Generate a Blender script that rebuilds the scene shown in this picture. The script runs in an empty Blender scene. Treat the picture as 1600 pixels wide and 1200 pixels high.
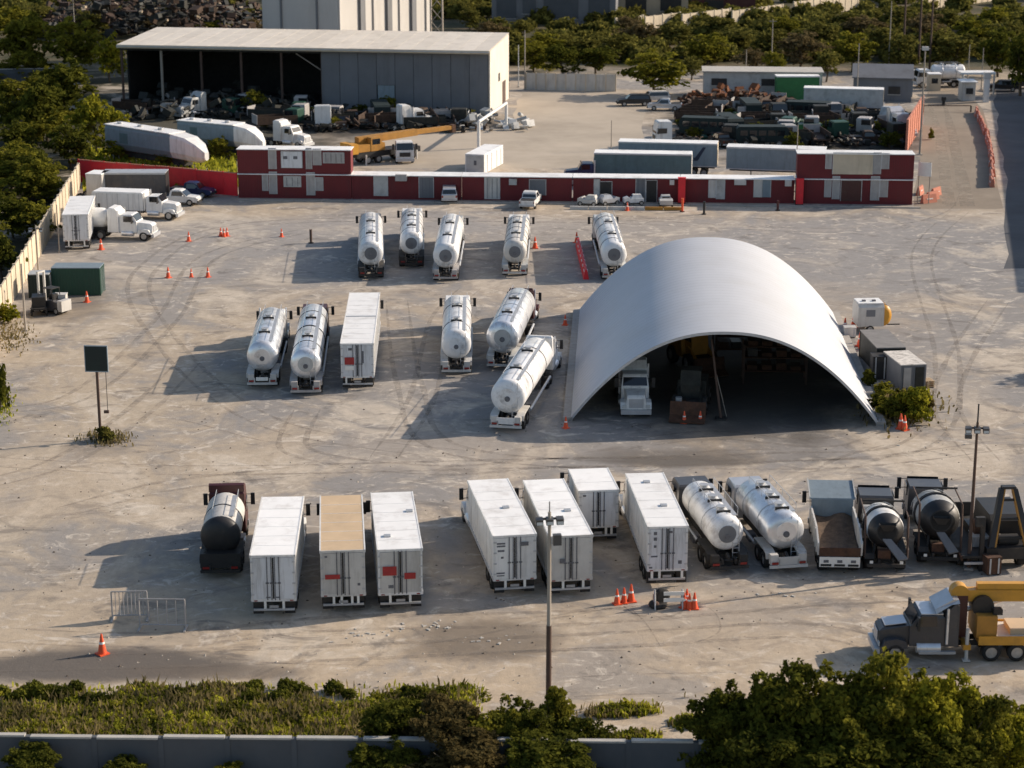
import bpy, math, random
import numpy as np
from mathutils import Vector, Matrix
R = math.radians
random.seed(7)
rng = np.random.default_rng(7)
scene = bpy.context.scene
col = scene.collection

# ------------------------------------------------------------------ camera
CAM_H, FOCAL, PITCH = 45.2, 3235.0, R(15.76)
cam = bpy.data.cameras.new("camera")
cam.sensor_width = 36.0
cam.lens = FOCAL / 1600 * 36.0
cam.clip_start = 1.0
cam.clip_end = 6000
cam.dof.use_dof = True
cam.dof.focus_distance = 150.0
cam.dof.aperture_fstop = 0.5
camo = bpy.data.objects.new("camera", cam)
camo.location = (0, 0, CAM_H)
camo.rotation_euler = (R(90) - PITCH, 0, 0)
col.objects.link(camo)
scene.camera = camo

# ------------------------------------------------------------------ light
SUN_EL, SUN_AZ = R(25.5), R(19)          # azimuth measured from +X towards +Y
world = bpy.data.worlds.new("World")
scene.world = world
world.use_nodes = True
wn = world.node_tree
bg = wn.nodes.get("Background") or wn.nodes.new("ShaderNodeBackground")
sky = wn.nodes.new("ShaderNodeTexSky")
sky.sky_type = 'NISHITA'
sky.sun_disc = False
sky.sun_elevation = SUN_EL
sky.sun_rotation = R(90) - SUN_AZ
sky.air_density = 1.0
sky.dust_density = 1.5
sky.ozone_density = 1.0
wn.links.new(sky.outputs[0], bg.inputs[0])
bg.inputs[1].default_value = 0.115
sund = bpy.data.lights.new("sun", 'SUN')
sund.energy = 4.5
sund.angle = R(0.5)
sund.color = (1.0, 0.86, 0.71)
suno = bpy.data.objects.new("sun", sund)
sv = Vector((math.cos(SUN_EL) * math.cos(SUN_AZ), math.cos(SUN_EL) * math.sin(SUN_AZ), math.sin(SUN_EL)))
suno.rotation_euler = sv.to_track_quat('Z', 'Y').to_euler()
suno.location = (60, 200, 60)
col.objects.link(suno)
scene.view_settings.view_transform = 'Standard'
scene.view_settings.look = 'None'
scene.view_settings.gamma = 1.0
scene.view_settings.exposure = 0.35
scene.view_settings.use_curve_mapping = False
scene.cycles.max_bounces = 6
scene.cycles.transparent_max_bounces = 4

# ------------------------------------------------------------------ survey: a point of the photograph to a point of the yard
SP, CP = math.sin(PITCH), math.cos(PITCH)
def P(px, py, z=0.0):
    t = (py - 600) / FOCAL
    zc = (CAM_H - z) / (SP + t * CP)
    return Vector(((px - 800) / FOCAL * zc, zc * (CP - t * SP), z))
def scale_at(py, z=0.0):
    t = (py - 600) / FOCAL
    return FOCAL * (SP + t * CP) / (CAM_H - z)
def heading(a, b):
    return math.atan2(-(b.x - a.x), b.y - a.y)

# ------------------------------------------------------------------ materials
MATS = {}
def mat(name, c, rough=0.6, metal=0.0, var=0.15, scale=1.5, dirt=None, dirt_amt=0.0, bump=0.0, bscale=20.0, spec=0.5, stretch=None, streak=0.0, rnd=0.06, ribs=None):
    """Principled surface: base colour broken up by two noises, optional grime colour, drips, relief and a per-object tint."""
    m = bpy.data.materials.new(name); m.use_nodes = True
    nt = m.node_tree; N = nt.nodes; L = nt.links
    b = N["Principled BSDF"]
    b.inputs["Roughness"].default_value = rough
    b.inputs["Metallic"].default_value = metal
    b.inputs["Specular IOR Level"].default_value = spec
    tc = N.new("ShaderNodeTexCoord")
    oi = N.new("ShaderNodeObjectInfo")
    off = N.new("ShaderNodeVectorMath"); off.operation = 'MULTIPLY_ADD'
    cmb = N.new("ShaderNodeCombineXYZ")
    for i in range(3): L.new(oi.outputs["Random"], cmb.inputs[i])
    L.new(cmb.outputs[0], off.inputs[0]); off.inputs[1].default_value = (37, 53, 71)
    L.new(tc.outputs["Object"], off.inputs[2])
    vec = off.outputs[0]
    if stretch:
        mp = N.new("ShaderNodeMapping"); mp.inputs["Scale"].default_value = stretch
        L.new(vec, mp.inputs[0]); vec = mp.outputs[0]
    n1 = N.new("ShaderNodeTexNoise"); n1.inputs["Scale"].default_value = scale; n1.inputs["Detail"].default_value = 6; n1.inputs["Roughness"].default_value = 0.65
    L.new(vec, n1.inputs["Vector"])
    mr = N.new("ShaderNodeMapRange"); mr.inputs[1].default_value = 0.3; mr.inputs[2].default_value = 0.7
    mr.inputs[3].default_value = 1 - var; mr.inputs[4].default_value = 1 + var
    L.new(n1.outputs[0], mr.inputs[0])
    rr = N.new("ShaderNodeMapRange"); rr.inputs[3].default_value = 1 - rnd; rr.inputs[4].default_value = 1 + rnd
    L.new(oi.outputs["Random"], rr.inputs[0])
    mul = N.new("ShaderNodeMath"); mul.operation = 'MULTIPLY'
    L.new(mr.outputs[0], mul.inputs[0]); L.new(rr.outputs[0], mul.inputs[1])
    vm = N.new("ShaderNodeVectorMath"); vm.operation = 'SCALE'; vm.inputs[0].default_value = c[:3]
    L.new(mul.outputs[0], vm.inputs["Scale"])
    out = vm.outputs[0]
    if dirt is not None and dirt_amt > 0:
        n2 = N.new("ShaderNodeTexNoise"); n2.inputs["Scale"].default_value = scale * 0.6; n2.inputs["Detail"].default_value = 8; n2.inputs["Roughness"].default_value = 0.7
        m2 = N.new("ShaderNodeMapping"); m2.inputs["Scale"].default_value = (3.0, 3.0, 0.35) if streak else (1, 1, 1); m2.inputs["Location"].default_value = (5, 9, 3)
        L.new(vec, m2.inputs[0]); L.new(m2.outputs[0], n2.inputs["Vector"])
        r2 = N.new("ShaderNodeMapRange"); r2.inputs[1].default_value = 0.5; r2.inputs[2].default_value = 0.78; r2.inputs[3].default_value = 0; r2.inputs[4].default_value = dirt_amt
        L.new(n2.outputs[0], r2.inputs[0])
        mx = N.new("ShaderNodeMix"); mx.data_type = 'RGBA'
        L.new(r2.outputs[0], mx.inputs["Factor"]); L.new(out, mx.inputs["A"]); mx.inputs["B"].default_value = (*dirt, 1)
        out = mx.outputs["Result"]
    L.new(out, b.inputs["Base Color"])
    if bump > 0:
        nb = N.new("ShaderNodeTexNoise"); nb.inputs["Scale"].default_value = bscale; nb.inputs["Detail"].default_value = 5
        L.new(tc.outputs["Object"], nb.inputs["Vector"])
        bp = N.new("ShaderNodeBump"); bp.inputs["Strength"].default_value = bump; bp.inputs["Distance"].default_value = 0.05
        L.new(nb.outputs[0], bp.inputs["Height"]); L.new(bp.outputs[0], b.inputs["Normal"])
    MATS[name] = m
    return m

GRIME = (0.16, 0.13, 0.10)
M = dict(
    white=mat("white_paint", (0.74, 0.73, 0.70), 0.45, var=0.07, dirt=GRIME, dirt_amt=0.55, streak=1, scale=0.9),
    roof_white=mat("white_roof_sheet", (0.86, 0.85, 0.82), 0.5, var=0.05, dirt=(0.35, 0.30, 0.25), dirt_amt=0.65, scale=0.9),
    offwhite=mat("dusty_white_paint", (0.55, 0.53, 0.49), 0.55, var=0.10, dirt=GRIME, dirt_amt=0.55, streak=1, scale=0.9),
    door_grey=mat("grey_white_door", (0.68, 0.69, 0.70), 0.5, var=0.05, dirt=(0.17, 0.15, 0.12), dirt_amt=0.75, streak=1, scale=1.4),
    tan=mat("tan_roof_sheet", (0.60, 0.44, 0.27), 0.6, var=0.08, dirt=(0.33, 0.24, 0.15), dirt_amt=0.4, scale=0.6),
    steel=mat("polished_steel", (0.78, 0.79, 0.80), 0.30, 0.55, var=0.10, dirt=(0.19, 0.16, 0.13), dirt_amt=1.0, scale=1.4),
    galv=mat("galvanised_steel", (0.50, 0.51, 0.52), 0.5, 0.5, var=0.1, dirt=(0.3, 0.27, 0.23), dirt_amt=0.4),
    tankwhite=mat("white_tank_enamel", (0.76, 0.76, 0.75), 0.28, var=0.07, dirt=(0.20, 0.17, 0.14), dirt_amt=1.0, scale=1.3),
    tankgrey=mat("grey_tank_enamel", (0.46, 0.46, 0.44), 0.4, var=0.12, dirt=(0.13, 0.11, 0.09), dirt_amt=0.7, scale=1.1),
    dark=mat("dark_chassis_metal", (0.030, 0.029, 0.028), 0.7, 0.2, var=0.3, dirt=(0.14, 0.11, 0.08), dirt_amt=0.5),
    black=mat("black_paint", (0.018, 0.017, 0.017), 0.5, var=0.2, dirt=(0.1, 0.08, 0.06), dirt_amt=0.4),
    rubber=mat("tyre_rubber", (0.022, 0.021, 0.020), 0.9, var=0.3, dirt=(0.17, 0.13, 0.09), dirt_amt=0.5, scale=3),
    rim=mat("wheel_rim_steel", (0.42, 0.41, 0.39), 0.45, 0.5, var=0.2),
    glass=mat("dark_window_glass", (0.015, 0.018, 0.022), 0.08, 0.0, var=0.1, spec=0.8),
    maroon=mat("maroon_cab_paint", (0.06, 0.012, 0.012), 0.4, var=0.1, dirt=(0.1, 0.07, 0.05), dirt_amt=0.4),
    red=mat("dark_red_container_paint", (0.155, 0.014, 0.017), 0.65, var=0.18, dirt=(0.07, 0.03, 0.03), dirt_amt=0.6, streak=1, scale=0.6),
    brightred=mat("bright_red_paint", (0.74, 0.020, 0.030), 0.55, var=0.12, dirt=(0.2, 0.03, 0.03), dirt_amt=0.4, scale=0.8),
    placard=mat("red_placard", (0.36, 0.025, 0.025), 0.5, var=0.2, dirt=(0.15, 0.03, 0.03), dirt_amt=0.5, scale=4),
    orange=mat("orange_plastic", (0.78, 0.10, 0.03), 0.5, var=0.1, dirt=(0.35, 0.1, 0.05), dirt_amt=0.3, scale=4),
    cream=mat("cream_concrete_wall", (0.58, 0.49, 0.36), 0.85, var=0.12, dirt=(0.28, 0.22, 0.15), dirt_amt=0.5, streak=1, scale=0.5, bump=0.2),
    greywall=mat("grey_painted_wall", (0.085, 0.092, 0.10), 0.85, var=0.12, dirt=(0.10, 0.10, 0.10), dirt_amt=0.6, streak=1, scale=0.5, bump=0.2),
    wallcap=mat("pale_wall_coping", (0.42, 0.40, 0.36), 0.85, var=0.15),
    yellow=mat("crane_yellow_paint", (0.60, 0.29, 0.03), 0.45, var=0.1, dirt=(0.2, 0.11, 0.04), dirt_amt=0.5, scale=1.2),
    ochre=mat("ochre_machine_paint", (0.42, 0.20, 0.03), 0.6, var=0.15, dirt=(0.14, 0.08, 0.03), dirt_amt=0.6, scale=1.2),
    green=mat("dark_green_paint", (0.008, 0.055, 0.033), 0.55, var=0.15, dirt=(0.03, 0.05, 0.04), dirt_amt=0.6, streak=1),
    signgreen=mat("dark_green_sign_face", (0.005, 0.016, 0.015), 0.7, var=0.15),
    greycab=mat("charcoal_cab_paint", (0.075, 0.075, 0.08), 0.35, 0.2, var=0.1, dirt=(0.2, 0.16, 0.12), dirt_amt=0.4),
    silver=mat("silver_paint", (0.55, 0.56, 0.58), 0.35, 0.5, var=0.08, dirt=(0.3, 0.26, 0.2), dirt_amt=0.4),
    blue=mat("dark_blue_paint", (0.012, 0.025, 0.085), 0.35, var=0.1, dirt=(0.1, 0.09, 0.08), dirt_amt=0.3),
    bluegrey=mat("blue_grey_panel", (0.20, 0.25, 0.28), 0.6, var=0.1, dirt=(0.1, 0.12, 0.13), dirt_amt=0.5, streak=1),
    teal=mat("grey_teal_panel", (0.10, 0.16, 0.17), 0.6, var=0.15, dirt=(0.05, 0.08, 0.07), dirt_amt=0.5, streak=1),
    rust=mat("rusty_metal", (0.085, 0.040, 0.022), 0.85, 0.1, var=0.4, dirt=(0.04, 0.03, 0.025), dirt_amt=0.8, scale=2.5),
    soilload=mat("brown_soil_load", (0.11, 0.075, 0.05), 0.95, var=0.4, scale=2.5, bump=0.8, bscale=6),
    rib=mat("corrugated_pale_sheet", (0.68, 0.62, 0.53), 0.6, var=0.08, dirt=(0.3, 0.24, 0.18), dirt_amt=0.45, streak=1, scale=0.3),
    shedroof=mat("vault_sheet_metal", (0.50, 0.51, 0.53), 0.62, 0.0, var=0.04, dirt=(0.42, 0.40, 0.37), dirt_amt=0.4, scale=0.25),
    shedunder=mat("vault_underside", (0.06, 0.057, 0.054), 0.8, var=0.15),  # dark underside puts the shed's inner shade into the colour
    wallgrey=mat("grey_cladding", (0.16, 0.165, 0.175), 0.7, var=0.1, dirt=(0.08, 0.075, 0.07), dirt_amt=0.6, streak=1, scale=0.3),
    tall=mat("tall_block_cladding", (0.50, 0.48, 0.45), 0.7, var=0.06, dirt=(0.32, 0.28, 0.24), dirt_amt=0.4, streak=1, scale=0.15),
    beige=mat("beige_render", (0.42, 0.34, 0.24), 0.9, var=0.15, dirt=(0.2, 0.15, 0.1), dirt_amt=0.5, scale=0.3, bump=0.2),
    greenpaint=mat("mid_green_paint", (0.03, 0.17, 0.05), 0.6, var=0.15),
    bark=mat("tree_bark", (0.10, 0.075, 0.05), 0.95, var=0.3, scale=5, bump=0.5),
    pole=mat("concrete_pole", (0.33, 0.29, 0.24), 0.8, var=0.12),
    rustpole=mat("brown_steel_pole", (0.09, 0.055, 0.04), 0.8, var=0.2),
    lamp=mat("lamp_housing", (0.10, 0.10, 0.10), 0.5, 0.4, var=0.1),
    light=mat("red_tail_light", (0.25, 0.015, 0.012), 0.3, var=0.1),
    headlight=mat("headlight_glass", (0.55, 0.55, 0.52), 0.15, var=0.05),
    pink=mat("salmon_wall_paint", (0.52, 0.20, 0.13), 0.85, var=0.12, dirt=(0.3, 0.12, 0.08), dirt_amt=0.4),
    graphic=mat("navy_graphic", (0.02, 0.03, 0.06), 0.6, var=0.1),
    marking=mat("grey_lettering_ink", (0.13, 0.13, 0.14), 0.7, var=0.3, scale=9),
    reflect=mat("white_reflective_tape", (0.8, 0.78, 0.72), 0.4, var=0.05),
    shade=mat("weathered_grey_panel", (0.38, 0.36, 0.34), 0.6, var=0.12, dirt=(0.18, 0.15, 0.13), dirt_amt=0.6, streak=1),
    scrapdark=mat("dark_scrap_metal", (0.022, 0.024, 0.020), 0.7, 0.2, var=0.5, dirt=(0.08, 0.055, 0.035), dirt_amt=0.5, scale=2),  # near-black scrap metal flecked with brown
    scrapbrown=mat("brown_scrap_metal", (0.060, 0.034, 0.020), 0.8, 0.1, var=0.5, dirt=(0.025, 0.02, 0.018), dirt_amt=0.7, scale=2),
    blackbay=mat("painted_inner_shade", (0.018, 0.017, 0.016), 0.9, var=0.4),  # near-black stands in for shade in the warehouse bay and drum mouth
    kerb=mat("kerb_concrete", (0.36, 0.33, 0.29), 0.9, var=0.15, bump=0.2),
)

def leafmat(name, c1, c2, trans=0.4):
    m = bpy.data.materials.new(name); m.use_nodes = True
    nt = m.node_tree; N = nt.nodes; L = nt.links
    N.remove(N["Principled BSDF"])
    o = N["Material Output"]
    g = N.new("ShaderNodeNewGeometry")
    mx = N.new("ShaderNodeMix"); mx.data_type = 'RGBA'
    mx.inputs["A"].default_value = (*c1, 1); mx.inputs["B"].default_value = (*c2, 1)
    tc = N.new("ShaderNodeTexCoord")
    nz = N.new("ShaderNodeTexNoise"); nz.inputs["Scale"].default_value = 0.7; nz.inputs["Detail"].default_value = 3
    L.new(tc.outputs["Object"], nz.inputs["Vector"])
    ad = N.new("ShaderNodeMath"); ad.operation = 'ADD'
    mm = N.new("ShaderNodeMapRange"); mm.inputs[1].default_value = 0.35; mm.inputs[2].default_value = 0.65; mm.inputs[3].default_value = -0.3; mm.inputs[4].default_value = 0.6
    L.new(nz.outputs[0], mm.inputs[0])
    sc = N.new("ShaderNodeMath"); sc.operation = 'MULTIPLY'; sc.inputs[1].default_value = 0.6
    L.new(g.outputs["Random Per Island"], sc.inputs[0])
    L.new(sc.outputs[0], ad.inputs[0]); L.new(mm.outputs[0], ad.inputs[1]); ad.use_clamp = True
    L.new(ad.outputs[0], mx.inputs["Factor"])
    d = N.new("ShaderNodeBsdfDiffuse"); t = N.new("ShaderNodeBsdfTranslucent"); ms = N.new("ShaderNodeMixShader")
    ms.inputs[0].default_value = trans
    L.new(mx.outputs["Result"], d.inputs[0]); L.new(mx.outputs["Result"], t.inputs[0])
    L.new(d.outputs[0], ms.inputs[1]); L.new(t.outputs[0], ms.inputs[2]); L.new(ms.outputs[0], o.inputs[0])
    return m
M['leaf_dark'] = leafmat("dark_green_leaf", (0.035, 0.042, 0.010), (0.17, 0.17, 0.025))
M['leaf_mid'] = leafmat("olive_green_leaf", (0.06, 0.065, 0.014), (0.32, 0.29, 0.035))
M['leaf_light'] = leafmat("yellow_green_leaf", (0.085, 0.095, 0.014), (0.42, 0.38, 0.035))
M['leaf_dry'] = leafmat("dry_brown_leaf", (0.050, 0.040, 0.016), (0.17, 0.13, 0.05))
M['leaf_far'] = leafmat("pale_olive_leaf", (0.050, 0.052, 0.016), (0.26, 0.235, 0.055), 0.35)  # lighter olive leaf, mainly for the far scrub
M['leaf_brown'] = leafmat("brown_scrub_leaf", (0.08, 0.062, 0.03), (0.25, 0.19, 0.09), 0.3)
M['grass'] = leafmat("weedy_grass_blade", (0.14, 0.155, 0.018), (0.50, 0.48, 0.05))
M['drygrass'] = leafmat("dry_grass_blade", (0.12, 0.10, 0.045), (0.28, 0.22, 0.10))

# ------------------------------------------------------------------ mesh builder
class MB:
    def __init__(s): s.v = []; s.f = []; s.sm = []
    def add(s, vs, fs, smooth=False):
        o = len(s.v); s.v += [tuple(x) for x in vs]
        for f in fs: s.f.append(tuple(i + o for i in f)); s.sm.append(smooth)
        return s
    def box(s, x0, x1, y0, y1, z0, z1, rot=0.0, tilt=None):
        vs = [(x, y, z) for z in (z0, z1) for y in (y0, y1) for x in (x0, x1)]
        if rot or tilt:
            c = Vector(((x0 + x1) / 2, (y0 + y1) / 2, (z0 + z1) / 2))
            m = Matrix.Rotation(rot, 3, 'Z')
            if tilt: m = m @ Matrix.Rotation(tilt[1], 3, tilt[0])
            vs = [tuple(c + m @ (Vector(v) - c)) for v in vs]
        return s.add(vs, [(0, 2, 3, 1), (4, 5, 7, 6), (0, 1, 5, 4), (2, 6, 7, 3), (0, 4, 6, 2), (1, 3, 7, 5)])
    def cyl(s, p0, p1, r0, r1=None, n=12, caps=True, smooth=True):
        r1 = r0 if r1 is None else r1
        p0 = Vector(p0); p1 = Vector(p1); d = (p1 - p0).normalized()
        a = d.orthogonal().normalized(); b = d.cross(a)
        vs = []
        for p, r in ((p0, r0), (p1, r1)):
            for i in range(n):
                th = 2 * math.pi * i / n
                vs.append(p + a * (r * math.cos(th)) + b * (r * math.sin(th)))
        s.add(vs, [(i, (i + 1) % n, n + (i + 1) % n, n + i) for i in range(n)], smooth)
        if caps: s.add(vs, [tuple(range(n - 1, -1, -1)), tuple(range(n, 2 * n))])
        return s
    def tube(s, pts, r, n=6):
        for a, b in zip(pts[:-1], pts[1:]): s.cyl(a, b, r, n=n)
        return s
    def lathe_y(s, prof, cx=0, cz=0, n=28, ex=1.0, ez=1.0, smooth=True):
        vs = []
        for y, r in prof:
            for i in range(n):
                th = 2 * math.pi * i / n
                vs.append((cx + r * ex * math.cos(th), y, cz + r * ez * math.sin(th)))
        fs = []
        for k in range(len(prof) - 1):
            for i in range(n):
                j = (i + 1) % n
                fs.append((k * n + i, k * n + j, (k + 1) * n + j, (k + 1) * n + i))
        s.add(vs, fs, smooth)
        s.add(vs, [tuple(range(n - 1, -1, -1)), tuple((len(prof) - 1) * n + i for i in range(n))])
        return s
    def lathe_z(s, prof, cx=0, cy=0, n=14, smooth=True):
        vs = []
        for z, r in prof:
            for i in range(n):
                th = 2 * math.pi * i / n
                vs.append((cx + r * math.cos(th), cy + r * math.sin(th), z))
        fs = []
        for k in range(len(prof) - 1):
            for i in range(n):
                j = (i + 1) % n
                fs.append((k * n + i, k * n + j, (k + 1) * n + j, (k + 1) * n + i))
        s.add(vs, fs, smooth)
        s.add(vs, [tuple(range(n - 1, -1, -1)), tuple((len(prof) - 1) * n + i for i in range(n))])
        return s
    def prism(s, prof, x0, x1, inset=None):
        """profile in (y, z) extruded along x; inset[i] pulls point i in from both sides"""
        n = len(prof); ins = inset or [0] * n
        vs = [(x0 + ins[i], y, z) for i, (y, z) in enumerate(prof)] + [(x1 - ins[i], y, z) for i, (y, z) in enumerate(prof)]
        fs = [(i, (i + 1) % n, n + (i + 1) % n, n + i) for i in range(n)] + [tuple(range(n - 1, -1, -1)), tuple(range(n, 2 * n))]
        return s.add(vs, fs)
    def poly(s, pts): return s.add(pts, [tuple(range(len(pts)))])
    def mesh(s, name):
        me = bpy.data.meshes.new(name)
        me.from_pydata(s.v, [], s.f); me.update()
        me.polygons.foreach_set("use_smooth", s.sm)
        return me

def link(name, me, m, parent=None):
    if m is not None and not me.materials: me.materials.append(M[m] if isinstance(m, str) else m)
    o = bpy.data.objects.new(name, me); col.objects.link(o)
    if parent is not None: o.parent = parent
    return o
def part(name, mb, m, parent, label=None):
    o = link(name, mb.mesh(name), m, parent)
    if label: o['label'] = label
    return o
def tag(o, label, cat, group=None):
    o['label'] = label; o['category'] = cat
    if group: o['group'] = group
    return o
def thing(name, label, cat, loc=(0, 0, 0), rot=0.0, group=None):
    o = bpy.data.objects.new(name, None); col.objects.link(o)
    o.empty_display_size = 0.5
    o.location = loc; o.rotation_euler = (0, 0, rot)
    return tag(o, label, cat, group)
def struct(name, mb, m):
    o = link(name, mb.mesh(name), m); o['kind'] = 'structure'; return o
def stuff(name, mb, m, label=None, cat=None):
    o = link(name, mb if isinstance(mb, bpy.types.Mesh) else mb.mesh(name), m); o['kind'] = 'stuff'
    if label: o['label'] = label
    if cat: o['category'] = cat
    return o
def dup(root, loc, rot, label, group=None):
    r = root.copy(); col.objects.link(r); r.location = loc; r.rotation_euler = (0, 0, rot); r['label'] = label
    if group: r['group'] = group
    for ch in list(root.children):
        c = ch.copy(); col.objects.link(c); c.parent = r
        for g in list(ch.children):
            d = g.copy(); col.objects.link(d); d.parent = c
    return r
# ------------------------------------------------------------------ ground
def ground_material():
    m = bpy.data.materials.new("yard_dust_and_asphalt"); m.use_nodes = True
    nt = m.node_tree; N = nt.nodes; L = nt.links
    b = N["Principled BSDF"]; b.inputs["Roughness"].default_value = 0.92; b.inputs["Specular IOR Level"].default_value = 0.2
    tc = N.new("ShaderNodeTexCoord"); pos = tc.outputs["Object"]
    def noise(scale, detail=8, rough=0.65, st=(1, 1, 1), loc=(0, 0, 0), dist=0.0):
        mp = N.new("ShaderNodeMapping"); mp.inputs["Scale"].default_value = st; mp.inputs["Location"].default_value = loc
        L.new(pos, mp.inputs[0])
        n = N.new("ShaderNodeTexNoise"); n.inputs["Scale"].default_value = scale; n.inputs["Detail"].default_value = detail; n.inputs["Roughness"].default_value = rough
        n.inputs["Distortion"].default_value = dist
        L.new(mp.outputs[0], n.inputs["Vector"]); return n.outputs[0]
    def ramp(x, a, c, lo=0.0, hi=1.0):
        r = N.new("ShaderNodeMapRange"); r.inputs[1].default_value = a; r.inputs[2].default_value = c; r.inputs[3].default_value = lo; r.inputs[4].default_value = hi
        r.interpolation_type = 'SMOOTHSTEP'
        L.new(x, r.inputs[0]); return r.outputs[0]
    def math_(op, a, c):
        n = N.new("ShaderNodeMath"); n.operation = op
        for i, q in enumerate((a, c)):
            if isinstance(q, (int, float)): n.inputs[i].default_value = q
            else: L.new(q, n.inputs[i])
        return n.outputs[0]
    def mix(f, a, c):
        n = N.new("ShaderNodeMix"); n.data_type = 'RGBA'
        for k, q in (("Factor", f), ("A", a), ("B", c)):
            if isinstance(q, tuple): n.inputs[k].default_value = (*q, 1)
            elif isinstance(q, (int, float)): n.inputs[k].default_value = q
            else: L.new(q, n.inputs[k])
        return n.outputs["Result"]
    sep = N.new("ShaderNodeSeparateXYZ"); L.new(pos, sep.inputs[0]); X, Y = sep.outputs[0], sep.outputs[1]
    n_big = noise(0.035, 6, 0.6, loc=(3, 8, 0), dist=0.6)
    n_mid = noise(0.11, 9, 0.66, st=(1.0, 0.8, 1), dist=0.9)
    n_fine = noise(1.3, 8, 0.7)
    n_grit = noise(9.0, 4, 0.7)
    wob = math_('MULTIPLY', math_('SUBTRACT', noise(0.12, 6, 0.65), 0.5), 3.0)
    def blob(cx, cy, rx, ry, a=1.25, c=0.6):
        dx = math_('DIVIDE', math_('SUBTRACT', X, cx), rx); dy = math_('DIVIDE', math_('SUBTRACT', Y, cy), ry)
        d = math_('ADD', math_('SQRT', math_('ADD', math_('MULTIPLY', dx, dx), math_('MULTIPLY', dy, dy)), 0), math_('MULTIPLY', wob, 0.45))
        return ramp(d, c, a, 1.0, 0.0)
    tan_, grey_, pale_, darkdirt = (0.45, 0.368, 0.275), (0.285, 0.268, 0.25), (0.60, 0.525, 0.425), (0.14, 0.125, 0.112)
    c = mix(ramp(math_('ADD', math_('MULTIPLY', n_big, 0.5), math_('MULTIPLY', n_mid, 0.5)), 0.44, 0.56), grey_, tan_)
    # the front strip by the fence and the left side are bare tan earth, the lorry park is worn grey asphalt
    front = math_('MULTIPLY', ramp(math_('ADD', Y, math_('MULTIPLY', wob, 9)), 106, 120, 0.9, 0.0), ramp(n_mid, 0.40, 0.56, 0.35, 1.0))
    c = mix(front, c, (0.50, 0.395, 0.275))
    left = math_('MULTIPLY', ramp(math_('ADD', X, math_('MULTIPLY', wob, 12)), -34, -12, 0.8, 0.0), ramp(n_mid, 0.40, 0.56, 0.1, 1.0))
    c = mix(left, c, (0.47, 0.385, 0.28))
    back = math_('MULTIPLY', ramp(Y, 185, 205), ramp(Y, 225, 232, 1, 0))
    c = mix(math_('MULTIPLY', back, 0.7), c, (0.315, 0.30, 0.285))
    c = mix(math_('MULTIPLY', ramp(n_mid, 0.5, 0.66), 0.75), c, pale_)
    c = mix(math_('MULTIPLY', ramp(noise(0.24, 9, 0.7, st=(0.7, 1.0, 1), loc=(20, 4, 0), dist=1.6), 0.53, 0.66), 0.62), c, darkdirt)
    c = mix(math_('MULTIPLY', ramp(noise(0.42, 9, 0.72, st=(0.8, 1.0, 1), loc=(2, 40, 0), dist=1.8), 0.53, 0.66), 0.8), c, (0.66, 0.585, 0.485))
    # patches that stay put: painted shade on the shed floor, old asphalt, dark soil
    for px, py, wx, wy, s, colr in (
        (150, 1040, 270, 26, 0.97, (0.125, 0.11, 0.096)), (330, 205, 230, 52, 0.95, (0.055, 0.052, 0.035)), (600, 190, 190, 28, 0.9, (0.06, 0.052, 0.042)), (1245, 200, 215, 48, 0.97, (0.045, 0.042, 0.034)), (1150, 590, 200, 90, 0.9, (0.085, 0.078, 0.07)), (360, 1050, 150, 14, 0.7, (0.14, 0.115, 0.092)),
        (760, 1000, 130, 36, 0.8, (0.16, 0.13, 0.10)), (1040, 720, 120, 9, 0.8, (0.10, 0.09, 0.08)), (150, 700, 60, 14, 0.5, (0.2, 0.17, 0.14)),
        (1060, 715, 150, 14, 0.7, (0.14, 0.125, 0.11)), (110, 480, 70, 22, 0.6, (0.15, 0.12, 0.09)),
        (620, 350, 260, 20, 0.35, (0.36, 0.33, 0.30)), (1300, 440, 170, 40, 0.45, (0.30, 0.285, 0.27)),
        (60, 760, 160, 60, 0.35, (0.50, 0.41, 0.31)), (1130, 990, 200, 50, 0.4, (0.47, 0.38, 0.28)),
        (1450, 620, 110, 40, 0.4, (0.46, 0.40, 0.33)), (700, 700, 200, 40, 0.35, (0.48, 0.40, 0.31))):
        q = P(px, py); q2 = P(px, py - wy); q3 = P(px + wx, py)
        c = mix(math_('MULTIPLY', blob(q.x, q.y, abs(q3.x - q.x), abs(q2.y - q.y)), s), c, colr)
    c = mix(math_('MULTIPLY', ramp(n_fine, 0.35, 0.68), 0.22), c, (0.14, 0.12, 0.10))
    c = mix(math_('MULTIPLY', ramp(n_grit, 0.62, 0.72), 0.4), c, (0.62, 0.55, 0.46))
    c = mix(math_('MULTIPLY', ramp(noise(2.6, 6, 0.7, loc=(7, 1, 0)), 0.6, 0.7), 0.45), c, (0.12, 0.10, 0.08))
    # beyond the yards the ground is scrub soil
    out_ = math_('MULTIPLY', ramp(math_('ADD', math_('ADD', X, math_('MULTIPLY', Y, 0.0945)), math_('MULTIPLY', wob, 0.6)), -29.6, -29.0, 1, 0), ramp(Y, 160, 172))
    c = mix(math_('MULTIPLY', out_, ramp(n_mid, 0.50, 0.64, 1.0, 0.25)), c, (0.035, 0.034, 0.018))
    far = ramp(math_('ADD', Y, math_('MULTIPLY', wob, 10)), 345, 372)
    c = mix(far, c, mix(ramp(n_mid, 0.4, 0.62), (0.045, 0.045, 0.018), (0.12, 0.095, 0.055)))
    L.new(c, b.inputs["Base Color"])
    bp = N.new("ShaderNodeBump"); bp.inputs["Strength"].default_value = 0.55; bp.inputs["Distance"].default_value = 0.12
    hgt = math_('ADD', math_('MULTIPLY', n_fine, 0.6), math_('MULTIPLY', n_grit, 0.25))
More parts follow.
